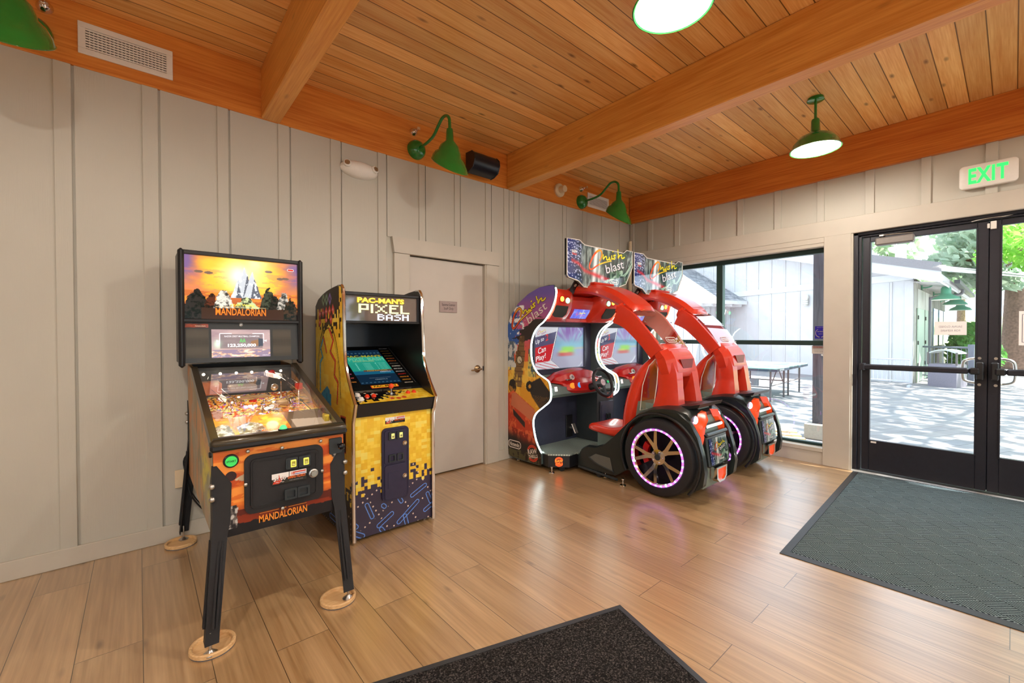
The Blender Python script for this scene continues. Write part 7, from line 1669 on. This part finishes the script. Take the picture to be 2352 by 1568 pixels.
# porch post, pallet
t = thing('porch_post', (7.55, 1.84, G), 'dark weathered porch post on a concrete block just outside the big window', 'post')
m = MB(); m.box(7.47, 7.63, 1.755, 1.925, .0, 3.0, .006); m.build('post', wood('weathered_grey_post', rgb(92, 90, 98), rgb(60, 58, 66), 'z', .8), t); m = MB(); m.box(7.36, 7.72, 1.66, 2.0, G, .02, .01); m.build('block', plain('concrete_block', rgb(160, 156, 148), .9, bump=.5, scale=60), t)
t = thing('wooden_pallet', (6.62, 2.25, G), 'pale wooden pallet lying outside below the big window', 'pallet'); t.rotation_euler.z = R(28); ORG[t.name] = Vector((0, 0, 0)); PW = wood('pale_pallet_wood', rgb(216, 196, 160), rgb(180, 156, 120), 'x', .8)
for k in range(3): m = MB(); m.box(-.5, .5, -.45 + k * .40, -.37 + k * .40, .0, .09); m.build('bearer', PW, t)
for k, x in enumerate((-.5, -.28, -.06, .16, .40)): m = MB(); m.box(x, x + .10, -.46, .46, .09, .112); m.build('slat', PW, t)
# trees and planting
def leafmat(name, c, c2):
    m, nt, b = base_mat(name, c, .6); tc = nd(nt, 'TexCoord'); no = nd(nt, 'TexNoise', {'Vector': tc.outputs['Object'], 'Scale': 1.6, 'Detail': 4.0}); r = ramp(nt, no.outputs['Fac'], [(.35, c), (.65, c2)]); nt.links.new(r.outputs[0], b.inputs['Base Color'])
    o = [n for n in nt.nodes if n.type == 'OUTPUT_MATERIAL'][0]; tr = nd(nt, 'BsdfTranslucent', {'Color': r.outputs[0]}); mx = nd(nt, 'MixShader', {0: .45, 1: b.outputs[0], 2: tr.outputs[0]}); nt.links.new(mx.outputs[0], o.inputs[0]); return m
BARK = plain('rough_bark', rgb(128, 104, 90), .95, bump=1.0, scale=12, var=.3)
def leaves(mb, rnd, c, r, n, size):
    for _ in range(n):
        while True:
            p = Vector((rnd.uniform(-1, 1), rnd.uniform(-1, 1), rnd.uniform(-1, 1)))
            if p.length < 1: break
        p = Vector((c[0] + p.x * r[0], c[1] + p.y * r[1], c[2] + p.z * r[2])); s = size * rnd.uniform(.6, 1.4)
        a = Vector((rnd.uniform(-1, 1), rnd.uniform(-1, 1), rnd.uniform(-1, 1))).normalized(); b = a.orthogonal().normalized(); c2 = a.cross(b)
        mb.add([p - b * s, p + c2 * s * .45, p + b * s, p - c2 * s * .45], [(0, 1, 2, 3)])
def tree(name, loc, trunk, r0, clumps, size, mat, label, seed, group=None):
    t = thing(name, loc, label, 'tree', group); rnd = random.Random(seed)
    m = MB(); Q = spline([Vector(loc)] + [Vector(p) for p in trunk], 4); m.tube(Q, [r0 * (1 - .7 * i / len(Q)) for i in range(len(Q))], 12)
    for c, r, n in clumps:
        b = Q[-1] if c[2] > Q[-1].z else min(Q, key=lambda q: abs(q.z - c[2] + .8)); m.tube([b, b.lerp(Vector(c), .5) + Vector((0, 0, .3)), Vector(c)], [r0 * .3, r0 * .2, r0 * .08], 6)
    m.build('trunk', BARK, t)
    m = MB()
    for c, r, n in clumps: leaves(m, rnd, c, r, n, size)
    o = m.build('foliage', mat, t, smooth=False); o['kind'] = 'stuff'
LF1 = leafmat('haze_paled_needles', rgb(140, 168, 142), rgb(192, 208, 186)); LF2 = leafmat('bright_maple_green', rgb(120, 190, 70), rgb(176, 224, 110)); LF3 = leafmat('ivy_green', rgb(50, 120, 50), rgb(110, 170, 80))  # conifer needles paled so their colour carries the haze
tree('conifer_tree', (29.3, -.15, G), [(29.2, -.15, 2.5), (29.3, -.1, 6), (29.4, 0, 11)], .62, [((28.5, .9, 5.6), (2.4, 1.6, .8), 600), ((27.8, 1.4, 4.6), (2.0, 1.3, .7), 480), ((28.2, .2, 7.4), (2.6, 1.9, .8), 700), ((28, .5, 3.7), (1.4, 1.1, .5), 300), ((30.4, 1.2, 6.6), (2.2, 1.5, 1.2), 500), ((29.5, -.8, 8.8), (3, 2, 1), 500)], .24, LF1, 'tall conifer with a thick brown trunk standing at the right beyond the glass doors', 3)
tree('maple_tree', (24.0, -1.6, G), [(24, -1.5, 3), (24.2, -1.2, 5)], .2, [((23.5, -.1, 4.9), (1.6, .9, .9), 520), ((24.2, .55, 4.2), (1.2, .5, .4), 160), ((23.6, -.5, 3.9), (1.0, .6, .4), 220)], .16, LF2, 'leafy bright green maple branch at the top right beyond the glass doors', 5)
tree('shade_tree', (16.5, -6.5, G), [(16.2, -5.8, 3.5), (15.2, -4, 6.2), (14.5, -2.6, 7.4)], .3, [((13.0, -3.4, 7.6), (3.6, 2.6, 1.2), 560), ((16.6, -3.0, 8.2), (3.0, 3.0, 1.2), 480), ((19.6, -3.4, 8.2), (2.6, 2.4, 1.2), 330), ((12.0, -1.0, 8.4), (2.6, 1.6, 1.0), 200), ((10.0, -3.6, 7.6), (2.2, 2.6, 1.0), 260), ((7.6, -3.6, 7.4), (1.6, 2.2, .9), 150)], .26, LF3, 'broad patio tree casting dappled shade across the pavers', 8)
t = thing('ivy_shrub', (22.5, 1.0, G), 'green ivy shrub behind the steel railing and rubbish bin', 'shrub'); m = MB(); rnd = random.Random(2); leaves(m, rnd, (23.0, .95, .6), (1.6, .75, 1.0), 1500, .13); leaves(m, rnd, (24.5, 1.1, 1.2), (1.6, .6, .6), 500, .13); o = m.build('foliage', LF3, t, smooth=False); o['kind'] = 'stuff'
m = MB(); m.cyl((23, .95, G), (23, .95, .7), .05, 8); m.build('stem', BARK, t)
def grassy(): return plain('pale_hill_grass', rgb(168, 186, 130), .9, var=.15, scale=2)
m = MB(); m.loft([[(30.5, -14, G - .05), (31.5, 2.5, G - .05)], [(34, -14, .9), (35, 2.5, .9)], [(44, -14, 2.6), (46, 2.6, 2.6)]], closed=False, caps=False); struct(m.build('hillside', grassy()))
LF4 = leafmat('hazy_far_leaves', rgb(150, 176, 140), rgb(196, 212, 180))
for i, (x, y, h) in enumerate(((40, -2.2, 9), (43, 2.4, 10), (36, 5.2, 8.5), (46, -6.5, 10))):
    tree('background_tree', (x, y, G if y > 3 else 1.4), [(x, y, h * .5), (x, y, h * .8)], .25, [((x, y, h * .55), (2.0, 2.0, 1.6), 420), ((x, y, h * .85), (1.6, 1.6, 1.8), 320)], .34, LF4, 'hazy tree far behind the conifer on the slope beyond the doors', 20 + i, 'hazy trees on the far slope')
for i, (x, y) in enumerate(((-3, -13), (1.2, -12), (4.2, -14.5), (7.5, -12))):
    tree('garden_tree', (x, y, G), [(x, y, 2), (x + .2, y, 4)], .22, [((x, y, 4.2), (2.0, 1.6, 1.6), 420), ((x + .6, y, 2.4), (1.5, 1.3, .9), 220)], .26, LF3, 'leafy garden tree outside the windows behind the viewpoint', 40 + i, 'garden trees behind the viewpoint')
